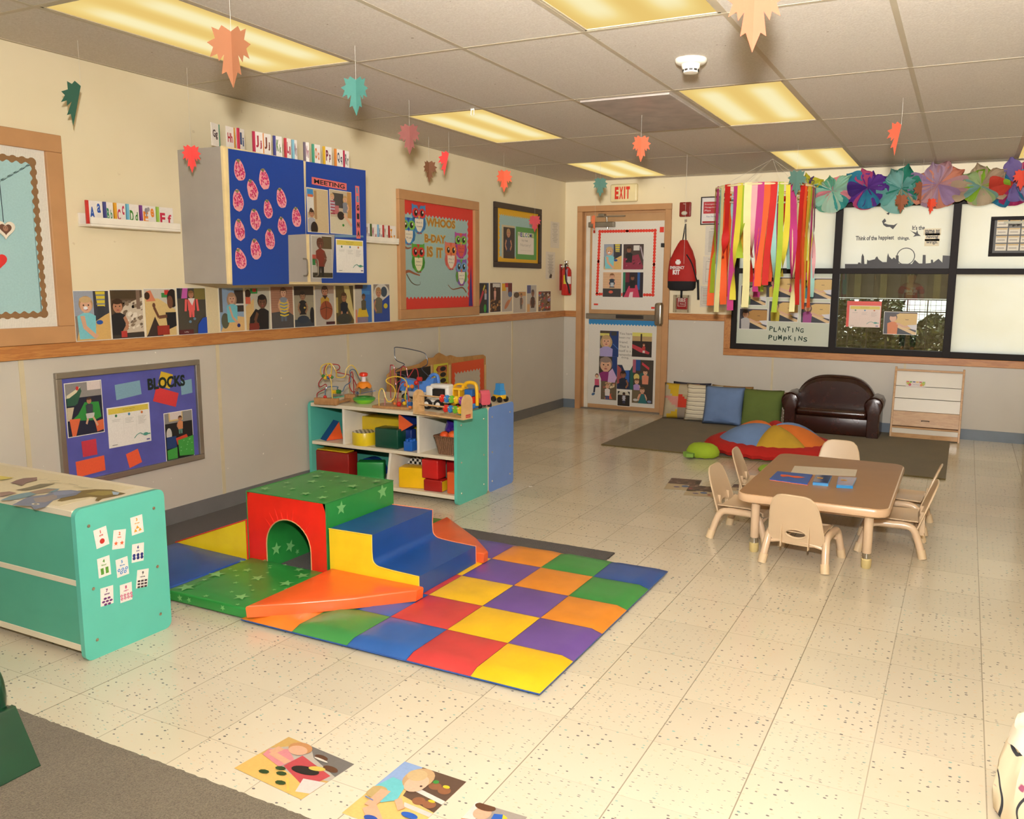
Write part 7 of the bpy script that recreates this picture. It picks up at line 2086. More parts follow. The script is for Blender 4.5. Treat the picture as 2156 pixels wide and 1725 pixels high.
for a_, b_, mt_ in (((lean(-.002, .1), .092), (.16, .108), MAPLE), ((.013, .015), (.19, .03), WLAM), ((.0, .01), (.012, .05), MAPLE), ((.03, .031), (.04, .09), WLAM)):
    MB().box((-rw / 2 + .009, *a_), (rw / 2 - .009, *b_), mt_).build('rail', t)
m = MB(); m.box((-rw / 2 + .009, lean(.0, .605), .605), (rw / 2 - .009, lean(.02, .625), .622), MAPLE); m.build('rail', t)
A = Art(M=Matrix.Translation((3.715 - .19, -.235 + lean(.020, .462), .462)) @ frameM((0, 0, 0), (1, 0, 0), (0, .17 / rh, 1)) @ Matrix.Translation((0, -.045, 0)), z=.002, rough=.3)
A.mb.box((0, .045, 0), (.165, .10, .002), A.mat, col=lin('DFD0C8'))
for k, c in enumerate(('D8452E', '3A8A3A', '2A3A7A', 'E0A82E', 'C83A5A', '8ABA3A')): A.rect(.004 + k * .027, .088, .022, .010, c)
A.poly([(0, .085), (.05, .09), (.025, .055)], 'B8BE2E'); A.poly([(.12, .09), (.165, .085), (.15, .055)], 'B8BE2E'); A.ell(.035, .066, .012, .012, 'C8404A'); A.ell(.13, .066, .012, .012, 'E08A2E'); A.text('Nursery Rhymes', .06, .062, .009, '6A5A8A', w=.05)
tag(A.build('picture_book'), 'colourful picture book standing in the top pocket of the white rack', 'book')

# ================================================================== cushions
def pillow(name, x, y, w, h, th, mat, label, lean_=.28, rz=0.0, fn=None, z=.014, seed=1, flop=0):
    """square cushion with pointed corners, seams and soft creases; stands leaning back"""
    m = MB(); n = 16; r = random.Random(seed); ph = [r.uniform(0, 6) for _ in range(6)]
    M = Matrix.Translation((x, y, z)) @ Matrix.Rotation(rz, 4, 'Z') @ Matrix.Rotation(-lean_, 4, 'X')
    F = []; B_ = []
    for i in range(n + 1):
        for j in range(n + 1):
            u, v = -1 + 2 * i / n, -1 + 2 * j / n
            pin = 1 - .055 * (1 - u * u) * 0 - .05 * (1 - abs(u) ** 2)       # sides curve in
            pu = 1 - .05 * (1 - abs(v) ** 2)
            X = w / 2 * u * pu; Z = h / 2 + h / 2 * v * (1 - .045 * (1 - abs(u) ** 2))
            f = ((1 - u ** 4) * (1 - v ** 4)) ** .55
            cr = .006 * math.sin(u * 6 + ph[0] + v * 3) * (1 - f) + .004 * math.sin(v * 11 + ph[1] + u * 5) * (v < 0)
            Y = th / 2 * f + cr * (f > 0)
            F.append((X, -Y, Z)); B_.append((X, Y * .8, Z))
    fs = [(i * (n + 1) + j, (i + 1) * (n + 1) + j, (i + 1) * (n + 1) + j + 1, i * (n + 1) + j + 1) for i in range(n) for j in range(n)]
    if callable(mat):
        for f in fs:
            c = F[f[0]]; u = (c[0] / w + .5); v = c[2] / h
            m.raw([F[k] for k in f], [(0, 1, 2, 3)], mat(u + .5 / n, v + .5 / n), True, T=M)
        bm_ = mat(.5, .5); m.raw(B_, [tuple(reversed(f)) for f in fs], bm_, True, T=M)
    else:
        m.raw(F, fs, mat, True, T=M); m.raw(B_, [tuple(reversed(f)) for f in fs], mat, True, T=M)
    o = m.build(name, loc=(x, y, z))
    # weld
    bm = bmesh.new(); bm.from_mesh(o.data); bmesh.ops.remove_doubles(bm, verts=bm.verts, dist=.0005); bm.to_mesh(o.data); bm.free()
    return tag(o, label, 'cushion')
def fab(c, bump=.3, var=.06): return solid(c, .85, bump=bump, bscale=150, var=var)
CT = fab('B0A286'); CY_ = fab('C8A41E'); CP_ = fab('C4857A'); CR_ = fab('C2341C'); CGr = fab('8E8070'); CT2 = fab('A39470')
def geo(u, v):
    if u < .45:
        if v > .62: return CY_ if (u - .08) > (1 - v) * .55 * .9 and u < .45 else CT
        if v > .30: return CP_ if (.45 - u) < 1.3 * (v - .30) + .02 else CT
        return CY_ if (u > .10 and v < .02 + u * .55) else CT
    else:
        if v > .68: return CT if u < .72 + (v - .68) * .2 else CP_
        if v > .30: return CR_ if (u - .45) < (.68 - v) * 1.25 + .05 else CT2
        return CGr
STR1, STR2 = fab('DDD2B8'), fab('6E6450')
def stripes_mat():
    m, nt, b = node_mat('striped_cotton')
    tc = nt.nodes.new('ShaderNodeTexCoord'); sp = N(nt, 'ShaderNodeSeparateXYZ'); nt.links.new(tc.outputs['Object'], sp.inputs[0])
    w = N(nt, 'ShaderNodeMath', operation='MULTIPLY'); nt.links.new(sp.outputs[2], w.inputs[0]); w.inputs[1].default_value = 24
    n_ = N(nt, 'ShaderNodeTexNoise'); n_.inputs['Scale'].default_value = 6; nt.links.new(tc.outputs['Object'], n_.inputs['Vector'])
    a = N(nt, 'ShaderNodeMath', operation='MULTIPLY_ADD'); nt.links.new(n_.outputs[0], a.inputs[0]); a.inputs[1].default_value = .5; nt.links.new(w.outputs[0], a.inputs[2])
    f = N(nt, 'ShaderNodeMath', operation='FRACT'); nt.links.new(a.outputs[0], f.inputs[0])
    nt.links.new(ramp(nt, f.outputs[0], [(0, lin('5E5444')), (.10, lin('5E5444')), (.13, lin('DDD2B8')), (.38, lin('DDD2B8')), (.40, lin('7E7460')), (.46, lin('DDD2B8'))]), b.inputs['Base Color'])
    b.inputs['Roughness'].default_value = .85
    return m
def lace_mat():
    m, nt, b = node_mat('knotted_lace')
    v = N(nt, 'ShaderNodeTexVoronoi'); v.inputs['Scale'].default_value = 60; nt.links.new(objco(nt), v.inputs['Vector'])
    nt.links.new(ramp(nt, v.outputs[0], [(.2, lin('D8CBB4')), (.5, lin('8E7A62'))]), b.inputs['Base Color']); b.inputs['Roughness'].default_value = .9
    add_bump(nt, b, v.outputs[0], .8, .01); return m
LACE = lace_mat()
pillow('cushion', 1.50, -.14, .40, .37, .10, fab('2A2A3E'), 'navy cushion mostly hidden behind the patchwork triangle cushion', .2, seed=2)
pillow('cushion', 1.44, -.27, .36, .37, .10, geo, 'cushion with yellow, pink and red triangles, leftmost on the rug', .22, .1, seed=3)
pillow('cushion', 1.92, -.13, .42, .36, .09, fab('A8804A'), 'tan cushion behind the blue one', .18, seed=4)
pillow('cushion', 1.98, -.19, .40, .345, .08, LACE, 'knotted lace cushion peeping over the blue cushion', .2, seed=5)
pillow('cushion', 2.24, -.15, .34, .345, .08, fab('7E6E60'), 'grey brown cushion behind the green one', .2, seed=6)
pillow('cushion', 2.36, -.12, .36, .33, .07, LACE, 'lace edged cushion beside the sofa arm', .18, seed=7)
pillow('cushion', 1.68, -.31, .37, .38, .11, stripes_mat(), 'cream cushion with dark stripes, left of the blue one', .28, .05, seed=8)
pillow('cushion', 1.905, -.40, .395, .385, .12, fab('6A83AC'), 'plain blue cushion on the olive rug', .26, seed=9)
pillow('cushion', 2.275, -.38, .40, .375, .12, fab('5F7030'), 'plain olive green cushion between blue cushion and sofa', .26, seed=10)

# ================================================================== turtle floor pillow
tc_ = Vector((2.60, -1.42, .0125))
t = thing('turtle_floor_pillow', 'big stuffed turtle floor pillow with patchwork shell on the rug', 'floor pillow', tuple(tc_))
RX_, RY_, HZ = .44, .40, .165
GRf, REDf, LIMf = fab('8EAE3A'), fab('B81A12'), fab('9EBB2A')
secs = [('6F8CBC', 170, 262), ('C9A02E', 262, 322), ('D9742A', 322, 380), ('6F8CBC', 20, 70), ('B81A12', 70, 115), ('D9742A', 115, 170)]
for c, a0, a1 in secs:
    m = MB(); na, nr = 14, 9; P_ = []
    for i in range(nr + 1):
        for j in range(na + 1):
            f = i / nr; g = j / na; a = math.radians(a0 + (a1 - a0) * g)
            puff = .05 * math.sin(PI * g) ** .7 * math.sin(PI * min(1, f * 1.0) * .9) ** .6
            rr = f * (1.0 + .05 * math.sin(PI * g))
            z = .055 + HZ * (1 - f ** 2.4) * .85 + puff + .003 * math.sin(a * 60) * f ** 6
            P_.append((RX_ * rr * math.cos(a), RY_ * rr * math.sin(a), z))
    m.raw(P_, [(i * (na + 1) + j, (i + 1) * (na + 1) + j, (i + 1) * (na + 1) + j + 1, i * (na + 1) + j + 1) for i in range(nr) for j in range(na)], fab(c), True)
    m.build('shell_panel', t)
m = MB(); rings = []
for (q, z) in ((.9, .09), (1.02, .10), (1.17, .075), (1.26, .04), (1.22, .012), (1.0, .003), (.5, .002)):
    rings.append([(RX_ * q * math.cos(2 * PI * k / 64) * (1 + .018 * math.sin(k * 2.4)), RY_ * q * math.sin(2 * PI * k / 64) * (1 + .018 * math.sin(k * 3.1)), z + .004 * math.sin(k * 2.9)) for k in range(64)])
m.loft(rings, REDf, True, False); m.build('red_rim', t)
def flap(px, py, r, ang, h, mat, nm, z=0.004):
    p = FL(px, py, .05); m = MB(); K = 20; rings = []
    for f, zz in ((.2, h), (.6, h * .93), (.85, h * .75), (1.0, h * .42), (.96, h * .15), (.8, .0)):
        rings.append([((r[0] * f * math.cos(2 * PI * k / K) * math.cos(ang) - r[1] * f * math.sin(2 * PI * k / K) * math.sin(ang)), (r[0] * f * math.cos(2 * PI * k / K) * math.sin(ang) + r[1] * f * math.sin(2 * PI * k / K) * math.cos(ang)), z + zz + .003 * math.sin(k * 3)) for k in range(K)])
    m.loft(rings, mat, T=Matrix.Translation((p.x - tc_.x, p.y - tc_.y, -.01))); return m.build(nm, t)
hd = flap(1480, 950, (.135, .10), .1, .11, LIMf, 'head')
m = MB(); p = FL(1450, 957, .03)
m.loft([[(p.x - tc_.x + x, p.y - tc_.y + y, .004 + z_) for x, y in ((.05, .06), (.0, .07), (-.03, .04), (-.05, .01), (-.02, -.01), (-.03, -.04), (.0, -.06), (.05, -.05))] for z_ in (.0, .03)], fab('86B04A')); m.build('mouth_frill', t)
flap(1722, 945, (.10, .10), .2, .09, fab('7FA03A'), 'foot'); flap(1765, 968, (.10, .07), .6, .05, GRf, 'foot'); flap(1625, 982, (.10, .08), .1, .05, GRf, 'foot')

# ================================================================== photos on the floor
def floor_photo(pts, label, fn, grp, white='E9E4DA'):
    TL, TR, BL = [FL(*p) for p in pts]
    u = TR - TL; v = TL - BL; w, h = u.length, v.length
    un = u.normalized(); vn = Vector((-un.y, un.x, 0))
    M = frameM(tuple(TL - vn * h + Vector((0, 0, .0006))), un, vn)
    photo(M, w, h, label, fn, grp, 0)
def f1(A, a):
    A.rect(0, 0, 1, 1, 'C9A460'); A.poly([(0, .62), (.3, 1), (1, 1), (1, .5), (.5, .3)], 'B8B0A4'); A.poly([(.35, 1), (1, 1), (1, .62), (.55, .8)], '6E6A66')
    A.poly([(0, 0), (1, 0), (1, .2), (.62, .32), (0, .46)], 'E2B868'); A.poly([(.42, .75), (.95, .6), (.9, .2), (.4, .42)], 'B8484E'); A.poly([(.75, .35), (1, .45), (1, .15), (.85, .08)], 'D8D2CC')
    for q in ((.62, .86, .09, .05), (.86, .72, .1, .06)): A.ell(*q, '5A3A26')
    A.ell(.66, .5, .17, .09, '241E1C', .3); A.ell(.74, .62, .1, .05, 'D9C05A', .5)
    A.poly([(.02, .6), (.2, .75), (.42, .6), (.38, .36), (.05, .45)], 'D88A92'); A.line([(.12, .72), (.1, .55), (.4, .5)], .10, SK1); A.ell(.3, .86, .15, .14, 'C08A5A'); A.ell(.31, .8, .12, .11, 'E0AC90')
    for q in ((.32, .16), (.5, .26), (.42, .34), (.62, .1)): A.ell(q[0], q[1], .065, .045, '2C4420', .4, n=8)
    A.line([(.62, .22), (.8, .02)], .03, 'E6C25A'); A.ell(.66, .8, .1, .02, 'E0D8CC')
def f2(A, a):
    A.rect(0, 0, 1, 1, 'E2BE72'); A.poly([(0, 1), (.4, 1), (.35, .55), (.0, .45)], '8EA8D4'); A.poly([(.3, 1), (1, 1), (1, .42), (.45, .5)], '5A4438'); A.poly([(.5, .68), (1, .62), (1, .56), (.5, .62)], 'D9D6CE'); A.poly([(.55, .42), (1, .40), (1, .34), (.6, .36)], 'CFCBC4')
    for q in ((.7, .78), (.86, .76), (.7, .5), (.86, .5)): A.ell(q[0], q[1], .09, .06, '8A5A3E'); 
    A.ell(.84, .82, .05, .025, 'D8C22E'); A.ell(.66, .84, .04, .03, '3A8A3A'); A.ell(.85, .55, .05, .02, 'D8C22E')
    A.poly([(.0, .45), (.1, .7), (.35, .68), (.45, .4), (.3, .3), (.05, .34)], '6CC0C8'); A.ell(.12, .42, .14, .1, 'B9A06A')
    A.ell(.42, .8, .2, .19, 'C2A076'); A.ell(.46, .72, .15, .15, 'E6B79C'); A.ell(.36, .84, .14, .1, 'CBB083'); A.ell(.55, .7, .02, .015, '3A2A20', n=8)
    A.line([(.2, .48), (.22, .2), (.55, .0)], .15, 'E0AA8C'); A.line([(.45, .42), (.62, .3)], .08, 'E0AA8C'); A.ell(.78, .26, .12, .04, '2A5AB0'); A.ell(.4, .05, .1, .04, '2A4A9A'); A.line([(.05, .3), (.2, .28)], .015, '6A7AA8')
def f3(A, a):
    A.rect(0, 0, 1, 1, '9A9088'); A.poly([(0, 1), (.3, 1), (.2, .4), (0, .4)], 'DDD4CC'); A.ell(.25, .72, .16, .2, 'E0A88C'); A.ell(.22, .92, .2, .12, '5A3A26'); A.poly([(.0, .4), (.3, .5), (.3, 0), (0, 0)], 'E06A3A'); A.poly([(.45, .8), (.6, .85), (.85, .2), (.5, .2)], '2A5AB0'); A.poly([(.6, .85), (.7, .8), (.95, .3), (.8, .2)], 'E6C22E')
floor_photo([(608, 1553), (746, 1611), (500, 1622)], 'floor photo of a girl in a pink dress, left one in the foreground', f1, 'photos taped to the floor')
floor_photo([(852, 1605), (982, 1648), (727, 1716)], 'floor photo of a girl in aqua playing with dough, middle one in the foreground', f2, 'photos taped to the floor')
floor_photo([(1003, 1690), (1110, 1722), (950, 1750)], 'floor photo cut by the bottom edge of the picture', f3, 'photos taped to the floor')
def ff(s):
    def f(A, a):
        A.rect(0, 0, 1, 1, 'C9B592'); A.rect(0, .5, 1, .5, '6A5248'); speck(A, ['8A6A5A', '3A2E2E', 'A89080', '5A4640'], 22, .1, s, (0, .45, 1, 1)); A.ell(.6, .35, .12, .08, '5A74A8'); A.ell(.35, .25, .1, .05, '7A6A8A'); A.ell(.8, .2, .06, .05, 'A8484A')
    return f
floor_photo([(1414, 1007), (1478, 1012), (1396, 1030)], 'far floor photo left of the table, leftmost of the group', ff(3), 'far photos on the floor')
floor_photo([(1452, 1022), (1514, 1027), (1434, 1043)], 'far floor photo in front of the group, left of the near left chair', ff(5), 'far photos on the floor')
floor_photo([(1482, 1015), (1520, 1018), (1470, 1024)], 'pale note sheet among the far floor photos', lambda A, a: (A.rect(0, 0, 1, 1, 'E2D6BC'), speck(A, ['B0A68C'], 10, .06, 4, (.1, .1, .9, .9))), 'far photos on the floor')
floor_photo([(1512, 1037), (1560, 1042), (1500, 1050)], 'far floor photo partly under the near left chair', ff(8), 'far photos on the floor')
floor_photo([(1545, 1020), (1590, 1024), (1538, 1034)], 'far floor photo under the left side of the table', ff(9), 'far photos on the floor')

# ================================================================== wooden play board behind the shelf
PLY = wood('A8793F', 'BC8B4E', .5, (6, 1.5, 1.5), 2.5)
yb0, yb1 = LW(815, 775, .05).y, LW(1022, 750, .05).y
o_ = Vector((.035, yb0, .0))
t = thing('play_board', 'wooden play board with chalk panel leaning on the grey wall behind the shelf', 'play board', tuple(o_))
def bp(px, py, x=.05): p = LW(px, py, x); return (p.y - yb0, p.z)
out = [bp(*q) for q in ((817, 790), (830, 777), (868, 771), (885, 766), (896, 758), (905, 754), (915, 753), (921, 746), (926, 743), (934, 747), (941, 751), (950, 748), (962, 752), (975, 752), (1000, 749), (1018, 747), (1023, 751))]
L_ = out[-1][0]
out = [(0, .0)] + out + [(L_, 0)]
m = MB(); T_ = Matrix(((0, 0, 1, 0), (1, 0, 0, 0), (0, 1, 0, 0), (0, 0, 0, 1)))
m.prism(out, 0, .014, PLY, T=T_); m.build('board', t, bevel=.002)
def panel(px0, py0, px1, py1, mat, nm, x0=.014, x1=.017, zb=None):
    a, b = bp(px0, py0), bp(px1, py1); zt = min(a[1], 9)
    m = MB(); m.prism([(a[0], zb or .30), (b[0], zb or .30), (b[0], b[1]), (a[0], a[1])], x0, x1, mat, T=T_); return m.build(nm, t)
panel(836, 783, 906, 771, solid('171210', .6), 'chalk_panel')
panel(913, 768, 943, 764, solid('C9C23A', .5), 'yellow_panel')
A = Art(M=Matrix.Translation((0, 0, 0)) @ frameM((.0175, 0, 0), (0, 1, 0), (0, 0, 1)), z=.001)
for k, (c, c2) in enumerate((('B0623A', '8A2E1E'), ('C08A3A', 'B0602E'), ('B8B03A', '9AA02A'), ('B0623A', '8A2E1E'))):
    a, b = bp(917, 772 + k * 12.5), bp(941, 780 + k * 12.5); h_ = .055
    y_ = a[1] - h_
    A.poly([(a[0], y_ + h_ / 2), (a[0] + .03, y_ + h_), (b[0], y_ + h_), (b[0], y_), (a[0] + .03, y_)], c2); A.rect(a[0] + .03, y_ + .004, b[0] - a[0] - .034, h_ - .008, c); A.ell((a[0] + b[0]) / 2 + .02, y_ + h_ / 2, .045, .02, '1A1512')
A.build('printed_cards', parent=t)
m = MB()
for px_ in (907, 946, 1021):
    a = bp(px_, 766); m.box((.014, a[0] - .006, .28), (.026, a[0] + .006, a[1] - .01), solid('CDAA74', .45))
m.build('batten', t)
a, b = bp(950, 763), bp(1018, 755)
A = Art(M=frameM((.0175, 0, 0), (0, 1, 0), (0, 0, 1)), z=.001)
z1 = b[1]
A.poly([(a[0], .3), (b[0], .3), (b[0], z1), (a[0], z1)], 'DC5226')
A.poly(wavy(a[0] + .05, .3, b[0] - .07, .3, .0, .05) + wavy(b[0] - .07, .3, b[0] - .07, z1 - .09, .005, .045, -1) + wavy(b[0] - .07, z1 - .09, a[0] + .05, z1 - .09, .009, .05, -1) + wavy(a[0] + .05, z1 - .09, a[0] + .05, .3, .005, .045, -1), 'BDB3A2')
A.build('orange_border_sheet', parent=t)

# ================================================================== foam blocks and toys inside the shelf
def foam_box(x0, x1, y0, y1, z0, h, c, label, rz=0, c2=None, nm='foam_cube', grp='foam blocks in the teal shelf', r=.008):
    cx, cy = (x0 + x1) / 2, (y0 + y1) / 2
    m = MB(); m.box((-(x1 - x0) / 2, -(y1 - y0) / 2, 0), ((x1 - x0) / 2, (y1 - y0) / 2, h), vinyl(c), r=r)
    if c2: m.box(((x1 - x0) / 2 - .002, -(y1 - y0) / 2 + .006, .006), ((x1 - x0) / 2 + .0015, (y1 - y0) / 2 - .006, h - .006), vinyl(c2))
    o = m.build(nm); o.location = (cx, cy, z0); o.rotation_euler = (0, 0, rz); return tag(o, label, 'foam block', grp)
def fx(px, py=920, y=-4.11): return hit(px, py, 1, y).x
ZL, ZU = .0605, .3075
foam_box(fx(660, 980, -4.06), fx(738, 985, -4.06), -4.08, -3.98, ZL, .175, '8E1A14', 'long dark red foam block with yellow top at the lower left of the shelf')
foam_box(fx(662, 980, -4.03) , fx(738, 985, -4.03) , -4.07, -3.985, ZL + .1755, .008, 'E2BE1E', 'thin yellow foam plate lying on the long dark red block')
foam_box(fx(760, 1000, -4.03) - .012, fx(805, 1000, -4.03) - .012, -4.06, -3.965, ZL, .13, '1F8A3E', 'green foam cube beside the long red block', .5)
m = MB(); q = [(-.11 * math.cos(PI * k / 10), .11 * math.sin(PI * k / 10)) for k in range(11)]
m.prism(q, -.04, .04, vinyl('1C3F86'), T=Matrix(((1, 0, 0, 0), (0, 0, 1, 0), (0, 1, 0, 0), (0, 0, 0, 1))), smooth=True); o = m.build('foam_half_round'); o.location = (fx(780, 1000, -3.86), -3.84, ZL); m_ = tag(o, 'blue half round foam block at the back of the lower left bay', 'foam block', 'foam blocks in the teal shelf')
foam_box(fx(700, 1000, -3.85) - .06, fx(742, 1000, -3.85), -3.89, -3.79, ZL, .19, '4A2E86', 'purple foam block behind the long red one')
xb = fx(820, 1030, -4.06)
foam_box(fx(838, 1005, -4.08) + .005, fx(880, 1005, -4.08) + .03, -4.085, -3.965, ZL, .135, 'F0BC12', 'yellow foam cube in the lower right bay', .25)
foam_box(fx(893, 1005, -4.08), fx(943, 1005, -4.08) - .045, -4.09, -3.99, ZL, .075, '9E1A18', 'dark red foam brick with yellow end at the bottom of the lower right bay', .06, 'E6C21E')
foam_box(fx(896, 1005, -4.03), fx(930, 1005, -4.03), -4.075, -3.975, ZL + .0755, .125, 'C62220', 'bright red foam cube stacked on the dark red brick')
foam_box(1.115, 1.188, -4.09, -3.96, ZL, .14, 'E0602A', 'orange foam block beside the end panel in the lower right bay')
foam_box(1.02, 1.19, -3.95, -3.85, ZL, .2, 'B81E1E', 'red foam block at the back of the lower right bay')
def check_mat():
    m, nt, b = node_mat('checker_vinyl')
    c = N(nt, 'ShaderNodeTexChecker'); c.inputs['Scale'].default_value = 55; nt.links.new(objco(nt), c.inputs['Vector']); c.inputs['Color1'].default_value = lin('15120F'); c.inputs['Color2'].default_value = lin('E9E2D4')
    nt.links.new(c.outputs[0], b.inputs['Base Color']); b.inputs['Roughness'].default_value = .35; return m
CHK = check_mat()
m = MB(); m.lathe([(0, -.045), (.085, -.045), (.085, .045), (0, .045)], CHK, 28, T=Matrix.Translation((0, 0, .086)) @ Matrix.Rotation(PI / 2, 4, 'X')); o = m.build('foam_cylinder'); o.location = (fx(880, 990, -3.93), -3.90, ZL); tag(o, 'black and white checkered foam disc behind the yellow cube', 'foam block', 'foam blocks in the teal shelf')
# upper row
def cyl(px, y, r, h, c, top, label):
    t = thing('foam_cylinder', label, 'foam block', (fx(px, 930, y), y, ZU), group='foam blocks in the teal shelf')
    m = MB(); m.lathe([(0, 0), (r * .98, 0), (r, .006), (r, h - .006), (r * .97, h)], vinyl(c), 32, caps=False); m.build('side_cover', t)
    m = MB(); m.lathe([(r * .97, h), (r * .6, h + .004), (0, h + .005)], top, 32, caps=False); m.build('top_cover', t)
cyl(768, -4.035, .082, .085, 'E2C41E', CHK, 'round yellow foam drum with checkered top on the upper shelf')
foam_box(fx(795, 930, -4.06), fx(843, 930, -4.06), -4.09, -3.975, ZU, .13, '0F4432', 'dark green foam cube in the middle of the upper shelf')
foam_box(fx(775, 900, -3.86) - .03, fx(870, 900, -3.86), -3.93, -3.80, ZU, .165, 'D8B81A', 'big yellow foam block at the back of the upper middle bay')
m = MB(); s_ = .115
m.prism([(-s_ * .55, 0), (s_ * .55, 0), (0, s_ * 1.02)], -.05, .05, vinyl('1F3A8A'), T=Matrix(((1, 0, 0, 0), (0, 0, -1, 0), (0, 1, 0, 0), (0, 0, 0, 1)))); m.prism([(-s_ * .54, .002), (s_ * .54, .002), (0, s_ * 1.0)], .0502, .052, vinyl('E8602A'), T=Matrix(((1, 0, 0, 0), (0, 0, -1, 0), (0, 1, 0, 0), (0, 0, 0, 1))))
o = m.build('foam_triangle'); o.location = (fx(845, 900, -4.0) + .012, -3.995, ZU + .165); o.rotation_euler = (0, math.radians(90), 0); tag(o, 'blue and orange foam triangle wedged beside the dark green cube', 'foam block', 'foam blocks in the teal shelf')
foam_box(fx(848, 930, -3.97), fx(872, 930, -3.97), -4.0, -3.94, ZU, .12, '1C3376', 'navy foam block behind the orange triangle')
m = MB(); m.prism([(-.07, 0), (.055, 0), (.03, .125)], -.045, .045, vinyl('1B3F86'), T=Matrix(((1, 0, 0, 0), (0, 0, -1, 0), (0, 1, 0, 0), (0, 0, 0, 1)))); m.prism([(-.068, .002), (.053, .002), (.029, .122)], .0452, .047, vinyl('E45A26'), T=Matrix(((1, 0, 0, 0), (0, 0, -1, 0), (0, 1, 0, 0), (0, 0, 0, 1))))
o = m.build('foam_triangle'); o.location = (fx(700, 910, -4.0), -4.0, ZU); o.rotation_euler = (0, 0, 1.15); tag(o, 'blue foam wedge with orange end in the upper left bay', 'foam block', 'foam blocks in the teal shelf')
t = thing('toy_brick', 'big blue studded toy brick on the upper shelf', 'toy brick', (fx(864, 940, -4.07), -4.065, ZU))
BB = solid('1F5FB8', .3, coat=.3)
m = MB(); m.box((-.032, -.035, 0), (.032, .035, .062), BB, r=.004); m.build('body', t)
for i in (-1, 1):
    for j in (-1, 1): m = MB(); m.lathe([(0, .061), (.012, .061), (.012, .076), (0, .078)], BB, 14, T=Matrix.Translation((i * .016, j * .016, 0))); m.build('stud', t)
# wicker basket
def wicker():
    m, nt, b = node_mat('wicker')
    co = objco(nt)
    w = N(nt, 'ShaderNodeTexWave', wave_type='BANDS', bands_direction='Z'); w.inputs['Scale'].default_value = 55; w.inputs['Distortion'].default_value = 1.5; nt.links.new(co, w.inputs['Vector'])
    w2 = N(nt, 'ShaderNodeTexWave', wave_type='BANDS', bands_direction='X'); w2.inputs['Scale'].default_value = 22; nt.links.new(co, w2.inputs['Vector'])
    mx = N(nt, 'ShaderNodeMath', operation='MULTIPLY'); nt.links.new(w.outputs[1], mx.inputs[0]); nt.links.new(w2.outputs[1], mx.inputs[1])
    nt.links.new(ramp(nt, mx.outputs[0], [(0, lin('6E4A30')), (.6, lin('B98A68'))]), b.inputs['Base Color']); b.inputs['Roughness'].default_value = .6
    add_bump(nt, b, mx.outputs[0], .9, .006); return m
bx = 1.105
t = thing('wicker_basket', 'tan wicker basket of balls and cups in the upper right bay', 'basket', (bx, -4.03, ZU))
WK = wicker()
m = MB(); rings = []
for q, z in ((.72, 0), (.8, .04), (.9, .08), (1.0, .115), (.97, .118), (.93, .112), (.72, .01)):
    rings.append([(x * q, y * q, z) for x, y in rrect(-.085, -.07, .085, .07, .02, 4)])
m.loft(rings, WK); m.build('body', t)
m = MB(); m.tube([(x, y, .117) for x, y in rrect(-.086, -.071, .086, .071, .02, 4)], .005, WK, 6, closed=True); m.build('rim', t)
for px_, c, r_, dz, lb_ in ((-.03, 'E8561A', .03, .115, 'orange crinkled ball in the basket, left one'), (.035, 'EE641E', .034, .12, 'larger orange crinkled ball in the basket')):
    m = MB(); m.ball((0, 0, 0), r_, solid(c, .5, bump=.5, bscale=40), 16); o = m.build('crinkle_ball'); o.location = (bx + px_, -4.05, ZU + dz); tag(o, lb_, 'ball')
for i, (dx, dz, rx, lb_) in enumerate(((-.025, .175, .5, 'purple plastic cup tipped on top of the orange balls'), (.05, .15, -.4, 'purple plastic cup beside the end panel in the basket'))):
    m = MB(); m.lathe([(0, 0), (.026, 0), (.036, .055), (.034, .055), (.0245, .003), (0, .003)], solid('3E2A8A', .2, coat=.6), 20, T=Matrix.Rotation(rx, 4, 'Y')); o = m.build('plastic_cup'); o.location = (bx + dx, -4.01, ZU + dz - .03); tag(o, lb_, 'cup')

# ================================================================== toys on top of the teal shelf
TP = SH - .0055
def wire(m, pts, c, r=.0034, sm=6): m.tube(pts, r, solid(c, .35, coat=.3), 6, smooth_path=sm)
BEAD = {'r': 'C8241E', 'g': '2E7A2E', 'y': 'E2B81E', 'b': '2A5A9A', 'o': 'E8782A'}
def beads(t, lst):
    for (x, y, z, r_, c, kind) in lst:
        m = MB()
        if kind == 'c': m.lathe([(.003, -r_), (r_, -r_), (r_, r_), (.003, r_)], solid(BEAD[c], .3, coat=.4), 14, T=Matrix.Translation((x, y, z)) @ Matrix.Rotation(PI / 2, 4, 'Y'))
        else: m.ball((x, y, z), r_, solid(BEAD[c], .3, coat=.4), 12)
        m.build('bead', t)
TOYW = wood('A87848', 'BA8A58', .45, (6, 2, 2), 3, .2)
def onshelf(px, py): p = FL(px, py, TP); return p
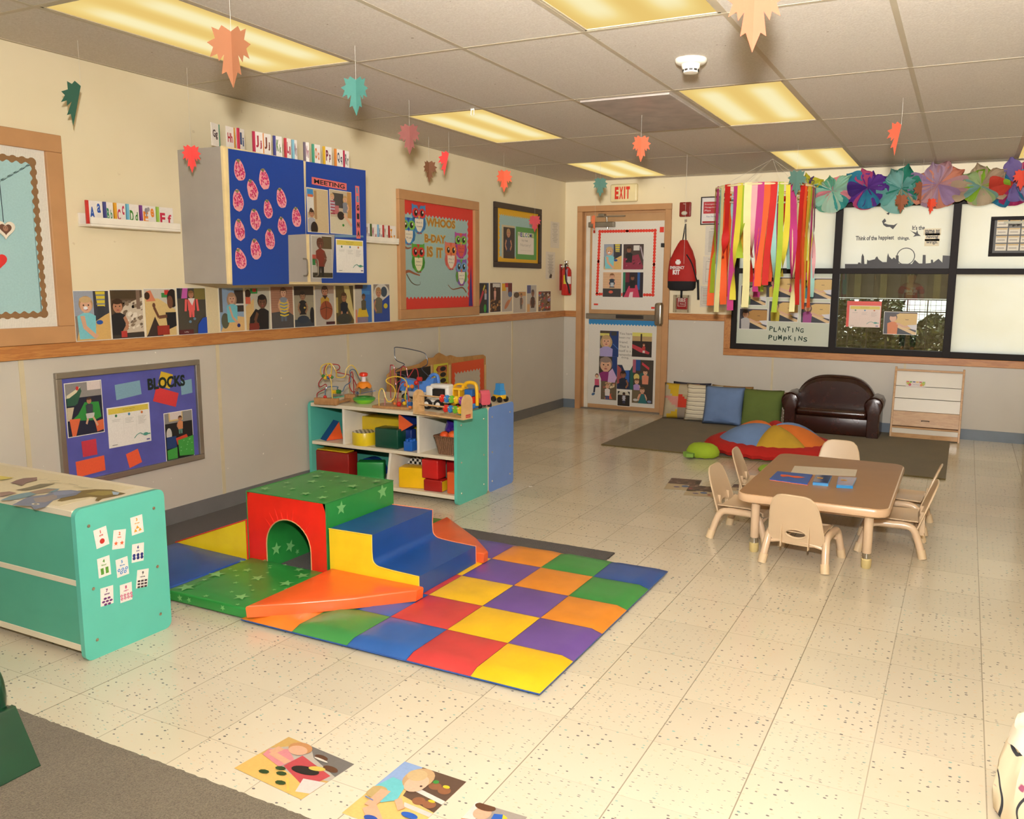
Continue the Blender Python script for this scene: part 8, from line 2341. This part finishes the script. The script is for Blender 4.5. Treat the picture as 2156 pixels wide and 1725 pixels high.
# left bead maze
p = onshelf(683, 853)
t = thing('bead_maze', 'left bead maze of red, yellow and blue wires on two wooden blocks', 'bead maze toy', (p.x, p.y + .03, TP), .15)
m = MB(); m.box((-.085, -.03, .0), (.085, .012, .045), TOYW, r=.004); m.build('base_block', t)
m = MB(); m.box((.03, .16, .0), (.115, .21, .05), TOYW, r=.004); m.build('base_block', t)
m = MB(); m.box((.052, .01, .01), (.085, .17, .024), TOYW); m.build('base_bar', t)
m = MB(); wire(m, [(-.072, -.01, .045), (-.065, -.01, .075), (-.005, -.005, .11), (-.01, 0, .135), (-.05, 0, .115), (-.062, 0, .14), (-.03, .01, .19), (-.03, .02, .23), (-.01, .03, .262), (.06, .04, .265), (.07, .05, .24), (.035, .06, .215), (.07, .09, .20), (.10, .14, .18), (.12, .17, .12), (.115, .175, .075), (.08, .18, .07), (.06, .18, .12), (.07, .185, .19), (.085, .19, .19), (.09, .19, .05)], 'A02428'); m.build('red_wire', t)
m = MB(); wire(m, [(.045, -.01, .045), (.042, -.01, .12), (.035, -.01, .175), (.005, -.01, .21), (.0, 0, .25), (.02, .01, .272), (.04, 0, .25), (.03, 0, .19), (.02, 0, .20), (-.02, 0, .19), (-.045, 0, .215), (-.035, .0, .255), (.0, .01, .272), (.03, .02, .268), (.055, .03, .22), (.045, .05, .18), (.08, .09, .18), (.085, .11, .23), (.115, .13, .255), (.14, .16, .20), (.145, .185, .10), (.135, .19, .05)], 'D9B63A'); m.build('yellow_wire', t)
m = MB(); wire(m, [(-.01, -.01, .045), (-.005, -.01, .10), (.01, .0, .118), (.07, .02, .12), (.06, .03, .105), (.08, .06, .085), (.09, .08, .12), (.12, .1, .15), (.10, .13, .215), (.125, .15, .22), (.145, .17, .16), (.15, .2, .10)], '4E6A86'); m.build('blue_wire', t)
beads(t, [(-.022, -.004, .19, .012, 'g', 's'), (-.008, -.004, .178, .012, 'y', 's'), (.015, -.004, .182, .011, 'b', 's'), (.03, -.004, .19, .013, 'o', 's'), (.042, -.002, .185, .011, 'g', 's'), (.045, .012, .085, .013, 'y', 'c'), (.068, .03, .085, .014, 'g', 'c'), (-.01, -.01, .051, .012, 'r', 's'), (.12, .175, .085, .012, 'o', 's'), (.12, .18, .06, .012, 'b', 's')])
# popper toy
p = onshelf(757, 851)
t = thing('spinning_top_toy', 'clear dome push toy with orange petals and red knob', 'push toy', (p.x, p.y + .05, TP))
m = MB(); m.lathe([(0, 0), (.045, 0), (.068, .018), (.074, .028)], solid('7FC82A', .3, coat=.4), 32, caps=False); m.build('base', t)
m = MB(); m.lathe([(.074, .028), (.076, .034), (.066, .042), (.058, .044)], solid('3E9A3A', .3, coat=.4), 32, caps=False); m.build('rim', t)
m = MB(); m.lathe([(.058, .043), (.060, .07), (.056, .095), (.046, .118), (.03, .135)], CLEAR, 32, caps=False); m.build('dome', t)
m = MB(); rings = []
for z, q in ((.148, .25), (.146, .62), (.134, .95), (.118, 1.18)):
    rings.append([(.044 * q * math.cos(2 * PI * k / 48), .044 * q * math.sin(2 * PI * k / 48), z - (.014 * abs(math.cos(3 * 2 * PI * k / 48)) if q > 1 else 0)) for k in range(48)])
m.loft(rings, solid('F08A1E', .3, coat=.4), True, True); m.build('petal_collar', t)
m = MB(); m.lathe([(0, .146), (.014, .146), (.014, .182), (0, .182)], solid('E6DFE2', .35), 20); m.build('stem', t)
m = MB(); m.lathe([(0, .18), (.022, .182), (.029, .19), (.028, .202), (.018, .209), (0, .21)], solid('E8381E', .3, coat=.4), 24); m.build('knob', t)
# middle bead maze
p = onshelf(830, 862)
t = thing('bead_maze', 'large middle bead maze with tall dark wire loop on a flat wooden base', 'bead maze toy', (p.x, p.y + .045, TP), .12)
m = MB(); m.box((-.17, -.045, .0), (.10, .09, .016), TOYW, r=.003); m.build('base', t)
m = MB(); m.box((-.12, .12, .0), (-.04, .16, .045), TOYW, r=.003); m.build('base_block', t)
m = MB(); wire(m, [(-.125, -.03, .014), (-.125, -.03, .09), (-.11, -.03, .125), (-.09, -.03, .12), (-.075, -.03, .07), (-.055, -.03, .045), (-.025, -.02, .06), (-.015, -.01, .11), (-.04, 0, .145), (-.085, .0, .17), (-.08, .01, .19), (-.03, .02, .205), (.03, .02, .195), (.06, .01, .16), (.062, -.02, .09), (.065, -.02, .06)], 'E2BE3A', .0036); m.build('yellow_wire', t)
m = MB(); wire(m, [(-.10, .0, .014), (-.10, .01, .10)], 'A02830'); wire(m, [(-.13, .13, .045), (-.13, .13, .24), (-.12, .13, .265), (-.10, .13, .25), (-.09, .13, .14), (-.075, .13, .155), (-.055, .13, .17), (-.05, .13, .23), (-.035, .13, .26), (-.01, .13, .25), (0, .13, .2), (.01, .12, .19), (.04, .12, .23), (.055, .12, .25), (.08, .12, .235), (.085, .12, .13), (.09, .08, .06), (.10, .05, .02)], 'A02830'); wire(m, [(.0, -.01, .014), (.005, -.01, .10), (.02, -.0, .16), (.05, .0, .175), (.065, .0, .14), (.085, .0, .016)], 'A02830'); m.build('red_wire', t)
m = MB(); wire(m, [(-.10, .14, .045), (-.10, .14, .15), (-.09, .14, .175), (-.02, .14, .195), (-.10, .14, .22), (-.05, .14, .255), (-.03, .14, .275), (-.09, .14, .30), (-.10, .14, .36), (-.08, .14, .385), (.10, .14, .36), (.135, .14, .33), (.14, .14, .28), (.10, .14, .25), (.16, .13, .20)], '2E3444', .003); m.build('dark_wire', t)
m = MB(); wire(m, [(.085, -.03, .014), (.08, -.03, .10)], '5A86B8'); m.build('blue_wire', t)
beads(t, [(-.015, .12, .06, .013, 'g', 's'), (.01, -.01, .03, .017, 'r', 's'), (.03, .01, .05, .013, 'b', 's'), (.045, .0, .035, .014, 'y', 's'), (.06, .02, .045, .012, 'o', 'c'), (.03, .05, .15, .014, 'o', 's'), (.045, .05, .14, .012, 'y', 's'), (.07, .06, .14, .014, 'o', 's'), (.10, .06, .165, .016, 'r', 's'), (.12, .07, .19, .014, 'r', 'c'), (.095, -.02, .038, .014, 'b', 'c'), (.095, -.02, .016, .012, 'o', 's'), (-.055, .05, .02, .011, 'o', 's')])
# blue toy plane behind
p = onshelf(845, 850)
t = thing('toy_vehicle', 'blue toy truck with handle hole, behind the middle bead maze', 'toy vehicle', (p.x + .03, p.y + .17, TP), .1)
BL2 = solid('4F86D8', .35, coat=.3); GR2 = solid('B9B4AE', .4)
m = MB(); m.box((-.12, -.05, .03), (.13, .05, .075), GR2, r=.015); m.build('chassis', t)
m = MB(); m.loft([[(x, y * 1.0, z) for y, z in ((-.048, .07), (.048, .07), (.05, .12), (.03, .12 + q), (-.03, .12 + q), (-.05, .12))] for x, q in ((-.125, .035), (-.06, .03), (0, .012), (.06, .025), (.13, .05))], BL2); m.tube([(.06, 0, .14), (.10, 0, .185), (.14, 0, .18), (.15, 0, .13)], .012, BL2, 8, smooth_path=4); m.build('body', t)
for sx in (-.08, .08):
    for sy in (-.052, .052): m = MB(); m.lathe([(0, -.01), (.026, -.01), (.028, 0), (.026, .01), (0, .01)], BLKR, 18, T=Matrix.Translation((sx, sy, .028)) @ Matrix.Rotation(PI / 2, 4, 'X')); m.build('wheel', t)
# bird counting frame
p = onshelf(868, 872); p2 = onshelf(975, 886)
L_ = (p2 - p).length; ang = math.atan2(p2.y - p.y, p2.x - p.x)
t = thing('bird_bead_frame', 'wooden frame with two rods of coloured bird beads, front right of the shelf top', 'bead frame toy', (p.x, p.y + .008, TP), ang)
BIRCH = wood('CDA26C', 'DDB681', .4, (6, 2, 2), 3, .3)
def upright(x, nm='side_panel'):
    pts = [(-.045, 0), (.045, 0), (.045, .105)] + [(.045 * math.cos(a), .105 + .045 * math.sin(a)) for a in [PI * k / 12 for k in range(1, 12)]] + [(-.045, .105)]
    m = MB(); m.prism(pts, x, x + .014, BIRCH, T=Matrix(((0, 0, 1, 0), (1, 0, 0, .045), (0, 1, 0, 0), (0, 0, 0, 1)))); return m.build(nm, t, bevel=.002)
upright(0); u2 = upright(L_ - .02)
A = Art(M=frameM((L_ - .0058, .01, .01), (0, 1, 0), (0, 0, 1)), z=.0004); A.rect(0.015, 0, .045, .02, 'C83A2E'); A.text('fisher-price', .018, .006, .006, 'E9D8CC', w=.038); A.build('logo_plate', parent=u2)
m = MB(); m.box((.014, .0, 0), (L_ - .02, .09, .010), BIRCH); m.build('base', t, bevel=.002)
m = MB(); m.tube([(.01, .045, .115), (L_ - .01, .045, .115)], .0055, BIRCH, 10); m.build('rod', t); m = MB(); m.tube([(.01, .045, .058), (L_ - .01, .045, .058)], .0055, BIRCH, 10); m.build('rod', t)
BC = ['D8281E', '2A7AC0', '6FB82E', 'EAC21E', '8A2E9A']
for row, z0_ in ((0, .112), (1, .052)):
    for k, c in enumerate(BC):
        x = L_ * (.50 if row == 0 else .57) + k * L_ * .093
        m = MB(); mt = solid(c, .3, coat=.5)
        m.loft([[(x + a * s, .045 - b_, z0_ + d * s) for a, d in ((-.012, .014), (-.006, .022), (.004, .022), (.011, .014), (.011, -.006), (.016, -.012), (.010, -.022), (-.002, -.025), (-.013, -.016), (-.014, 0))] for s, b_ in ((.8, -.012), (1, -.006), (1, .012), (.8, .017))], mt)
        o = m.build('bird_bead', t)
        q = MB(); q.ball((x - .003, .027, z0_ + .010), .003, solid('F2EEE6', .4), 8); q.build('eye', o)
        q = MB(); q.lathe([(.0035, 0), (0, .010)], solid('E8882A', .4), 8, T=Matrix.Translation((x + .003, .030, z0_ + .004)) @ Matrix.Rotation(PI / 2 + .4, 4, 'X')); q.build('beak', o)
# white truck
def wheel(t, x, y, z, r, w=.012, hub='E9E4DA', nm='wheel'):
    m = MB(); m.lathe([(0, -w), (r * .9, -w), (r, -w * .5), (r, w * .5), (r * .9, w), (0, w)], BLKR, 22, T=Matrix.Translation((x, y, z)) @ Matrix.Rotation(PI / 2, 4, 'X')); o = m.build(nm, t)
    q = MB(); q.lathe([(0, w), (r * .5, w), (r * .42, w + .004), (0, w + .005)], solid(hub, .3), 18, T=Matrix.Translation((x, y, z)) @ Matrix.Rotation(PI / 2, 4, 'X')); q.build('hub', o)
p = onshelf(905, 866)
t = thing('toy_truck', 'white toy garbage truck with black wheels behind the bird bead frame', 'toy truck', (p.x, p.y + .11, TP), .05)
WT = solid('E6E3DC', .35, coat=.3)
m = MB(); m.box((-.075, -.04, .045), (.09, .04, .075), WT, r=.006); m.box((-.08, -.04, .075), (-.03, .04, .15), WT, r=.012); m.box((-.05, -.035, .135), (.09, .035, .165), WT, r=.012); m.box((.06, -.038, .075), (.09, .038, .15), WT, r=.01); m.build('body', t)
m = MB(); m.box((-.03, -.036, .078), (.058, .036, .132), solid('1B1816', .3)); m.build('cab_window', t)
for x in (-.065, .02): wheel(t, x, -.043, .034, .034); wheel(t, x, .043, .034, .034)
# yellow bus
p = onshelf(957, 866)
t = thing('toy_bus', 'yellow toy school bus with open arch and coloured blocks', 'toy bus', (p.x, p.y + .10, TP), .05)
YB = solid('F0B81A', .35, coat=.3)
m = MB(); m.box((-.12, -.045, .025), (.06, .045, .07), YB, r=.008); m.box((-.125, -.045, .07), (-.10, .045, .145), YB, r=.008); m.box((-.06, -.045, .07), (-.045, .045, .13), YB, r=.005); m.box((-.012, -.045, .07), (.0, .045, .13), YB, r=.005)
m.box((-.125, -.045, .125), (.02, .045, .142), YB, r=.007); m.tube([(.0, -.0, .13), (.0, 0, .14), (.03, 0, .172), (.075, 0, .175), (.10, 0, .15), (.105, 0, .03)], .012, YB, 10, smooth_path=4); m.tube([(-.07, 0, .142), (-.04, 0, .16), (-.0, 0, .162), (.03, 0, .155)], .008, YB, 8, smooth_path=4); m.build('body', t)
m = MB(); m.box((.03, -.035, .09), (.085, .035, .135), solid('1E5FA8', .35), r=.004); m.build('blue_block', t)
m = MB(); m.box((.03, -.04, .045), (.09, .04, .088), solid('D8241E', .35), r=.004); m.build('red_block', t)
m = MB(); m.box((.02, -.04, .012), (.095, .04, .044), solid('2A7AC8', .35), r=.004); m.build('blue_tray', t)
m = MB(); m.box((-.10, -.047, .035), (-.05, -.044, .06), solid('A8241A', .4)); m.build('red_panel', t)
for x in (-.08, -.005): wheel(t, x, -.05, .022, .022, .008, 'D8241E'); wheel(t, x, .05, .022, .022, .008, 'D8241E')
# pink truck and blue-yellow truck
p = onshelf(1007, 858)
t = thing('toy_car', 'pink toy truck with yellow windows near the right end of the shelf top', 'toy truck', (p.x + .02, p.y + .02, TP), -.5)
PK = solid('D85A6C', .35, coat=.3); YW = solid('F0B43A', .4)
rings = []
for y in (-.032, .032): pass
prof_ = [(-.06, .018), (.045, .018), (.045, .09), (.03, .115), (-.015, .115), (-.035, .075), (-.06, .06)]
m = MB(); m.prism(prof_, -.034, .034, PK, T=Matrix(((1, 0, 0, 0), (0, 0, -1, 0), (0, 1, 0, 0), (0, 0, 0, 1)))); m.build('body', t, bevel=.006)
m = MB(); m.box((-.012, -.0355, .065), (.03, .0355, .10), YW); m.raw([(-.0385, -.026, .073), (-.0385, .026, .073), (-.0185, .026, .110), (-.0185, -.026, .110)], [(0, 1, 2, 3)], YW); m.build('window', t)
m = MB(); m.raw([(-.0612, .02 * math.cos(PI * k / 8), .034 + .016 * math.sin(PI * k / 8)) for k in range(9)], [tuple(range(9))], YW); m.build('grille', t)
for x in (-.035, .03): wheel(t, x, -.036, .016, .018, .008, '2A2624'); wheel(t, x, .036, .016, .018, .008, '2A2624')
p = onshelf(1037, 850)
t = thing('toy_digger', 'small blue and yellow toy truck at the right end of the shelf top', 'toy truck', (p.x + .0, p.y + .10, TP), -.3)
m = MB(); m.box((-.045, -.025, .022), (.04, .025, .05), solid('E8B41E', .35), r=.004); m.build('chassis', t)
m = MB(); m.loft([[(x * s, y * s, z) for x, y in ((-.03, -.024), (.03, -.024), (.03, .024), (-.03, .024))] for z, s in ((.05, 1.1), (.08, 1.05), (.082, .85), (.128, .75))], solid('3A8FD0', .35, coat=.3), False); m.build('cab', t)
for x in (-.03, .03): wheel(t, x, -.03, .02, .02, .009, '2A2624'); wheel(t, x, .03, .02, .02, .009, '2A2624')

# ================================================================== printed cloth bag at the lower right
c = FL(2165, 1725, 0)
def cloth_print():
    m, nt, b = node_mat('printed_cloth')
    co = objco(nt)
    n1 = N(nt, 'ShaderNodeTexNoise'); n1.inputs['Scale'].default_value = 7; n1.inputs['Detail'].default_value = 2; n1.inputs['Distortion'].default_value = 1.5; nt.links.new(co, n1.inputs['Vector'])
    w = N(nt, 'ShaderNodeTexWave'); w.inputs['Scale'].default_value = 6; w.inputs['Distortion'].default_value = 9; w.inputs['Detail'].default_value = 1; nt.links.new(co, w.inputs['Vector'])
    base = ramp(nt, n1.outputs[0], [(0, lin('E9D8B8')), (.53, lin('E9D8B8')), (.55, lin('9A4A6A')), (.66, lin('B06A80')), (.68, lin('E9D8B8'))])
    ln = ramp(nt, w.outputs[1], [(0, (1, 1, 1, 1)), (.025, (1, 1, 1, 1)), (.04, (0, 0, 0, 1))])
    mx = N(nt, 'ShaderNodeMix', data_type='RGBA'); nt.links.new(ln, mx.inputs[0]); nt.links.new(base, mx.inputs[6]); mx.inputs[7].default_value = lin('2E3038')
    nt.links.new(mx.outputs[2], b.inputs['Base Color']); b.inputs['Roughness'].default_value = .85
    return m
PC = cloth_print()
xb_ = hit(2112, 1640, 1, -6.0).x; 
t = thing('cloth_bag', 'cream cloth bag with purple and black print, cut by the lower right edge', 'bag', (4.29, -6.05, 0))
m = MB(); rings = []
x_l = hit(2118, 1620, 1, -6.05).x
for z, q in ((0, .93), (.02, 1.0), (.08, 1.03), (.15, .98), (.20, .9), (.24, .80), (.248, .6), (.245, .3)):
    rings.append([((.17 * q * math.cos(2 * PI * k / 36)) * (1 + .05 * math.sin(k * 1.7 + z * 9)), (.15 * q * math.sin(2 * PI * k / 36)) * (1 + .05 * math.sin(k * 2.3 + z * 12)), z) for k in range(36)])
m.loft(rings, PC, T=Matrix.Translation((0.02, 0, 0))); m.build('body', t)
m = MB(); m.loft([[(.17 * q * math.cos(2 * PI * k / 36) + .02, .15 * q * math.sin(2 * PI * k / 36), z + .008 * math.sin(k * 1.3)) for k in range(36)] for z, q in ((.21, .92), (.255, .84), (.262, .78), (.25, .66))], solid('F0E6D0', .8, bump=.2), True, False); m.build('lining', t)
m = MB(); m.tube([(.02, 0, .24), (.03, .01, .30), (.08, .02, .33), (.13, .01, .30), (.14, 0, .24)], .007, solid('3A3640', .8), 8, smooth_path=4); m.build('handle', t)

# a scrap on the floor
p = FL(1117, 1025)
tag(MB().box((-.012, -.004, 0), (.012, .004, .002), solid('EEE8DC', .6), T=Matrix.Rotation(.6, 4, 'Z')).build('paper_scrap'), 'tiny white paper scrap on the open floor right of the shelves', 'scrap').location = (p.x, p.y, .0005)

# ================================================================== the grown-up whose reflection shows in the clear pane
# stands behind the camera, in a red T-shirt, one arm bent
PX, PY = 2.93, -10.5
t = thing('person', 'person in a red printed T-shirt standing behind the camera, seen reflected in the window', 'person', (PX, PY, 0))
SKN = solid('C08A68', .5, bump=.05); TSH = solid('C21E1E', .8, bump=.15); JEAN = solid('2A3346', .85, bump=.2); HAIRM = solid('3A261A', .6, bump=.3)
def skinned(nm, verts, edges, radii, mat, sub=2):
    me = bpy.data.meshes.new(nm); me.from_pydata(verts, edges, []); me.materials.append(mat)
    o = bpy.data.objects.new(nm, me); COL.objects.link(o)
    s = o.modifiers.new('skin', 'SKIN'); 
    for i, r in enumerate(radii):
        sv = me.skin_vertices[0].data[i]; sv.radius = (r, r * .82 if r > .08 else r)
    me.skin_vertices[0].data[0].use_root = True
    s.use_smooth_shade = True
    ss = o.modifiers.new('sub', 'SUBSURF'); ss.levels = sub; ss.render_levels = sub
    o.parent = t
    return o
V = [(0, 0, .92), (0, 0, 1.08), (0, 0, 1.26), (0, 0, 1.36), (0, 0, 1.42), (0, .01, 1.49), (0, .015, 1.56), (0, .01, 1.63),
     (-.17, 0, 1.34), (-.21, .0, 1.12), (-.13, .17, 1.08), (.17, 0, 1.34), (.21, -.01, 1.10), (.20, .05, .88),
     (-.09, 0, .84), (-.10, 0, .47), (-.10, 0, .09), (-.10, .13, .03), (.09, 0, .84), (.10, 0, .47), (.10, 0, .09), (.10, .13, .03)]
Ed = [(0, 1), (1, 2), (2, 3), (3, 4), (4, 5), (5, 6), (6, 7), (3, 8), (8, 9), (9, 10), (3, 11), (11, 12), (12, 13), (0, 14), (14, 15), (15, 16), (16, 17), (0, 18), (18, 19), (19, 20), (20, 21)]
Rd = [.135, .125, .14, .12, .05, .085, .092, .07, .058, .043, .030, .058, .043, .032, .088, .06, .04, .035, .088, .06, .04, .035]
skinned('body', V, Ed, Rd, SKN)
skinned('shirt', [(0, 0, .90), (0, 0, 1.08), (0, 0, 1.26), (0, 0, 1.355), (-.17, 0, 1.34), (-.205, 0, 1.18), (.17, 0, 1.34), (.205, -.005, 1.18)], [(0, 1), (1, 2), (2, 3), (3, 4), (4, 5), (3, 6), (6, 7)], [.152, .142, .155, .128, .072, .066, .072, .066], TSH)
skinned('trousers', [(0, 0, .92), (-.09, 0, .82), (-.10, 0, .47), (-.10, 0, .08), (.09, 0, .82), (.10, 0, .47), (.10, 0, .08)], [(0, 1), (1, 2), (2, 3), (0, 4), (4, 5), (5, 6)], [.148, .102, .074, .055, .102, .074, .055], JEAN)
m = MB(); m.ball((0, -.02, 1.60), (.100, .105, .105), HAIRM, 18); m.build('hair', t)
for sx in (-1, 1): m = MB(); m.ball((sx * .033, .092, 1.585), (.012, .008, .008), solid('F0ECE4', .3), 10); m.ball((sx * .033, .099, 1.585), (.005, .003, .005), solid('2A1C14', .3), 8); m.build('eye', t)
m = MB(); m.ball((0, .103, 1.555), (.013, .018, .02), SKN, 10); m.build('nose', t); m = MB(); m.ball((0, .09, 1.515), (.026, .008, .007), solid('A85A50', .5), 10); m.build('mouth', t)
for sx, hx_, hy_, hz_, dr in ((-1, -.125, .19, 1.075, (0.4, 1, .1)), (1, .20, .06, .85, (0, .15, -1))):
    d = Vector(dr).normalized(); sd = d.cross(Vector((0, 0, 1)) if abs(d.z) < .9 else Vector((0, 1, 0))).normalized(); c0 = Vector((hx_, hy_, hz_))
    vs = [tuple(c0), tuple(c0 + d * .05), tuple(c0 + d * .085)]; es = [(0, 1), (1, 2)]; rd = [.028, .033, .028]
    for k, (off, ln) in enumerate(((-.028, .06), (-.009, .072), (.010, .068), (.028, .052))):
        a_ = c0 + d * .085 + sd * off; b_ = a_ + d * ln * .55 + Vector((0, 0, -.008)); e_ = b_ + d * ln * .4 + Vector((0, 0, -.014)); n0 = len(vs)
        vs += [tuple(a_), tuple(b_), tuple(e_)]; es += [(2, n0), (n0, n0 + 1), (n0 + 1, n0 + 2)]; rd += [.0095, .0088, .0075]
    a_ = c0 + d * .03 + sd * (-.034 * sx * -1); b_ = a_ + d * .03 + sd * (.022 * sx); n0 = len(vs); vs += [tuple(a_), tuple(b_)]; es += [(1, n0), (n0, n0 + 1)]; rd += [.011, .009]
    skinned('hand', vs, es, rd, SKN, 1)
A = Art(M=frameM((.12, .158, 1.16), (-1, 0, 0), (0, 0, 1)), z=.004, rough=.7)
A.text('GOT', .03, .13, .035, 'EDE6E0', w=.1, bold=.04); A.text('SLIME', .0, .06, .06, 'EDE6E0', w=.24, bold=.06); A.text('URBAN', .04, .015, .035, 'EDE6E0', w=.15, bold=.04)
A.build('shirt_print', parent=t)
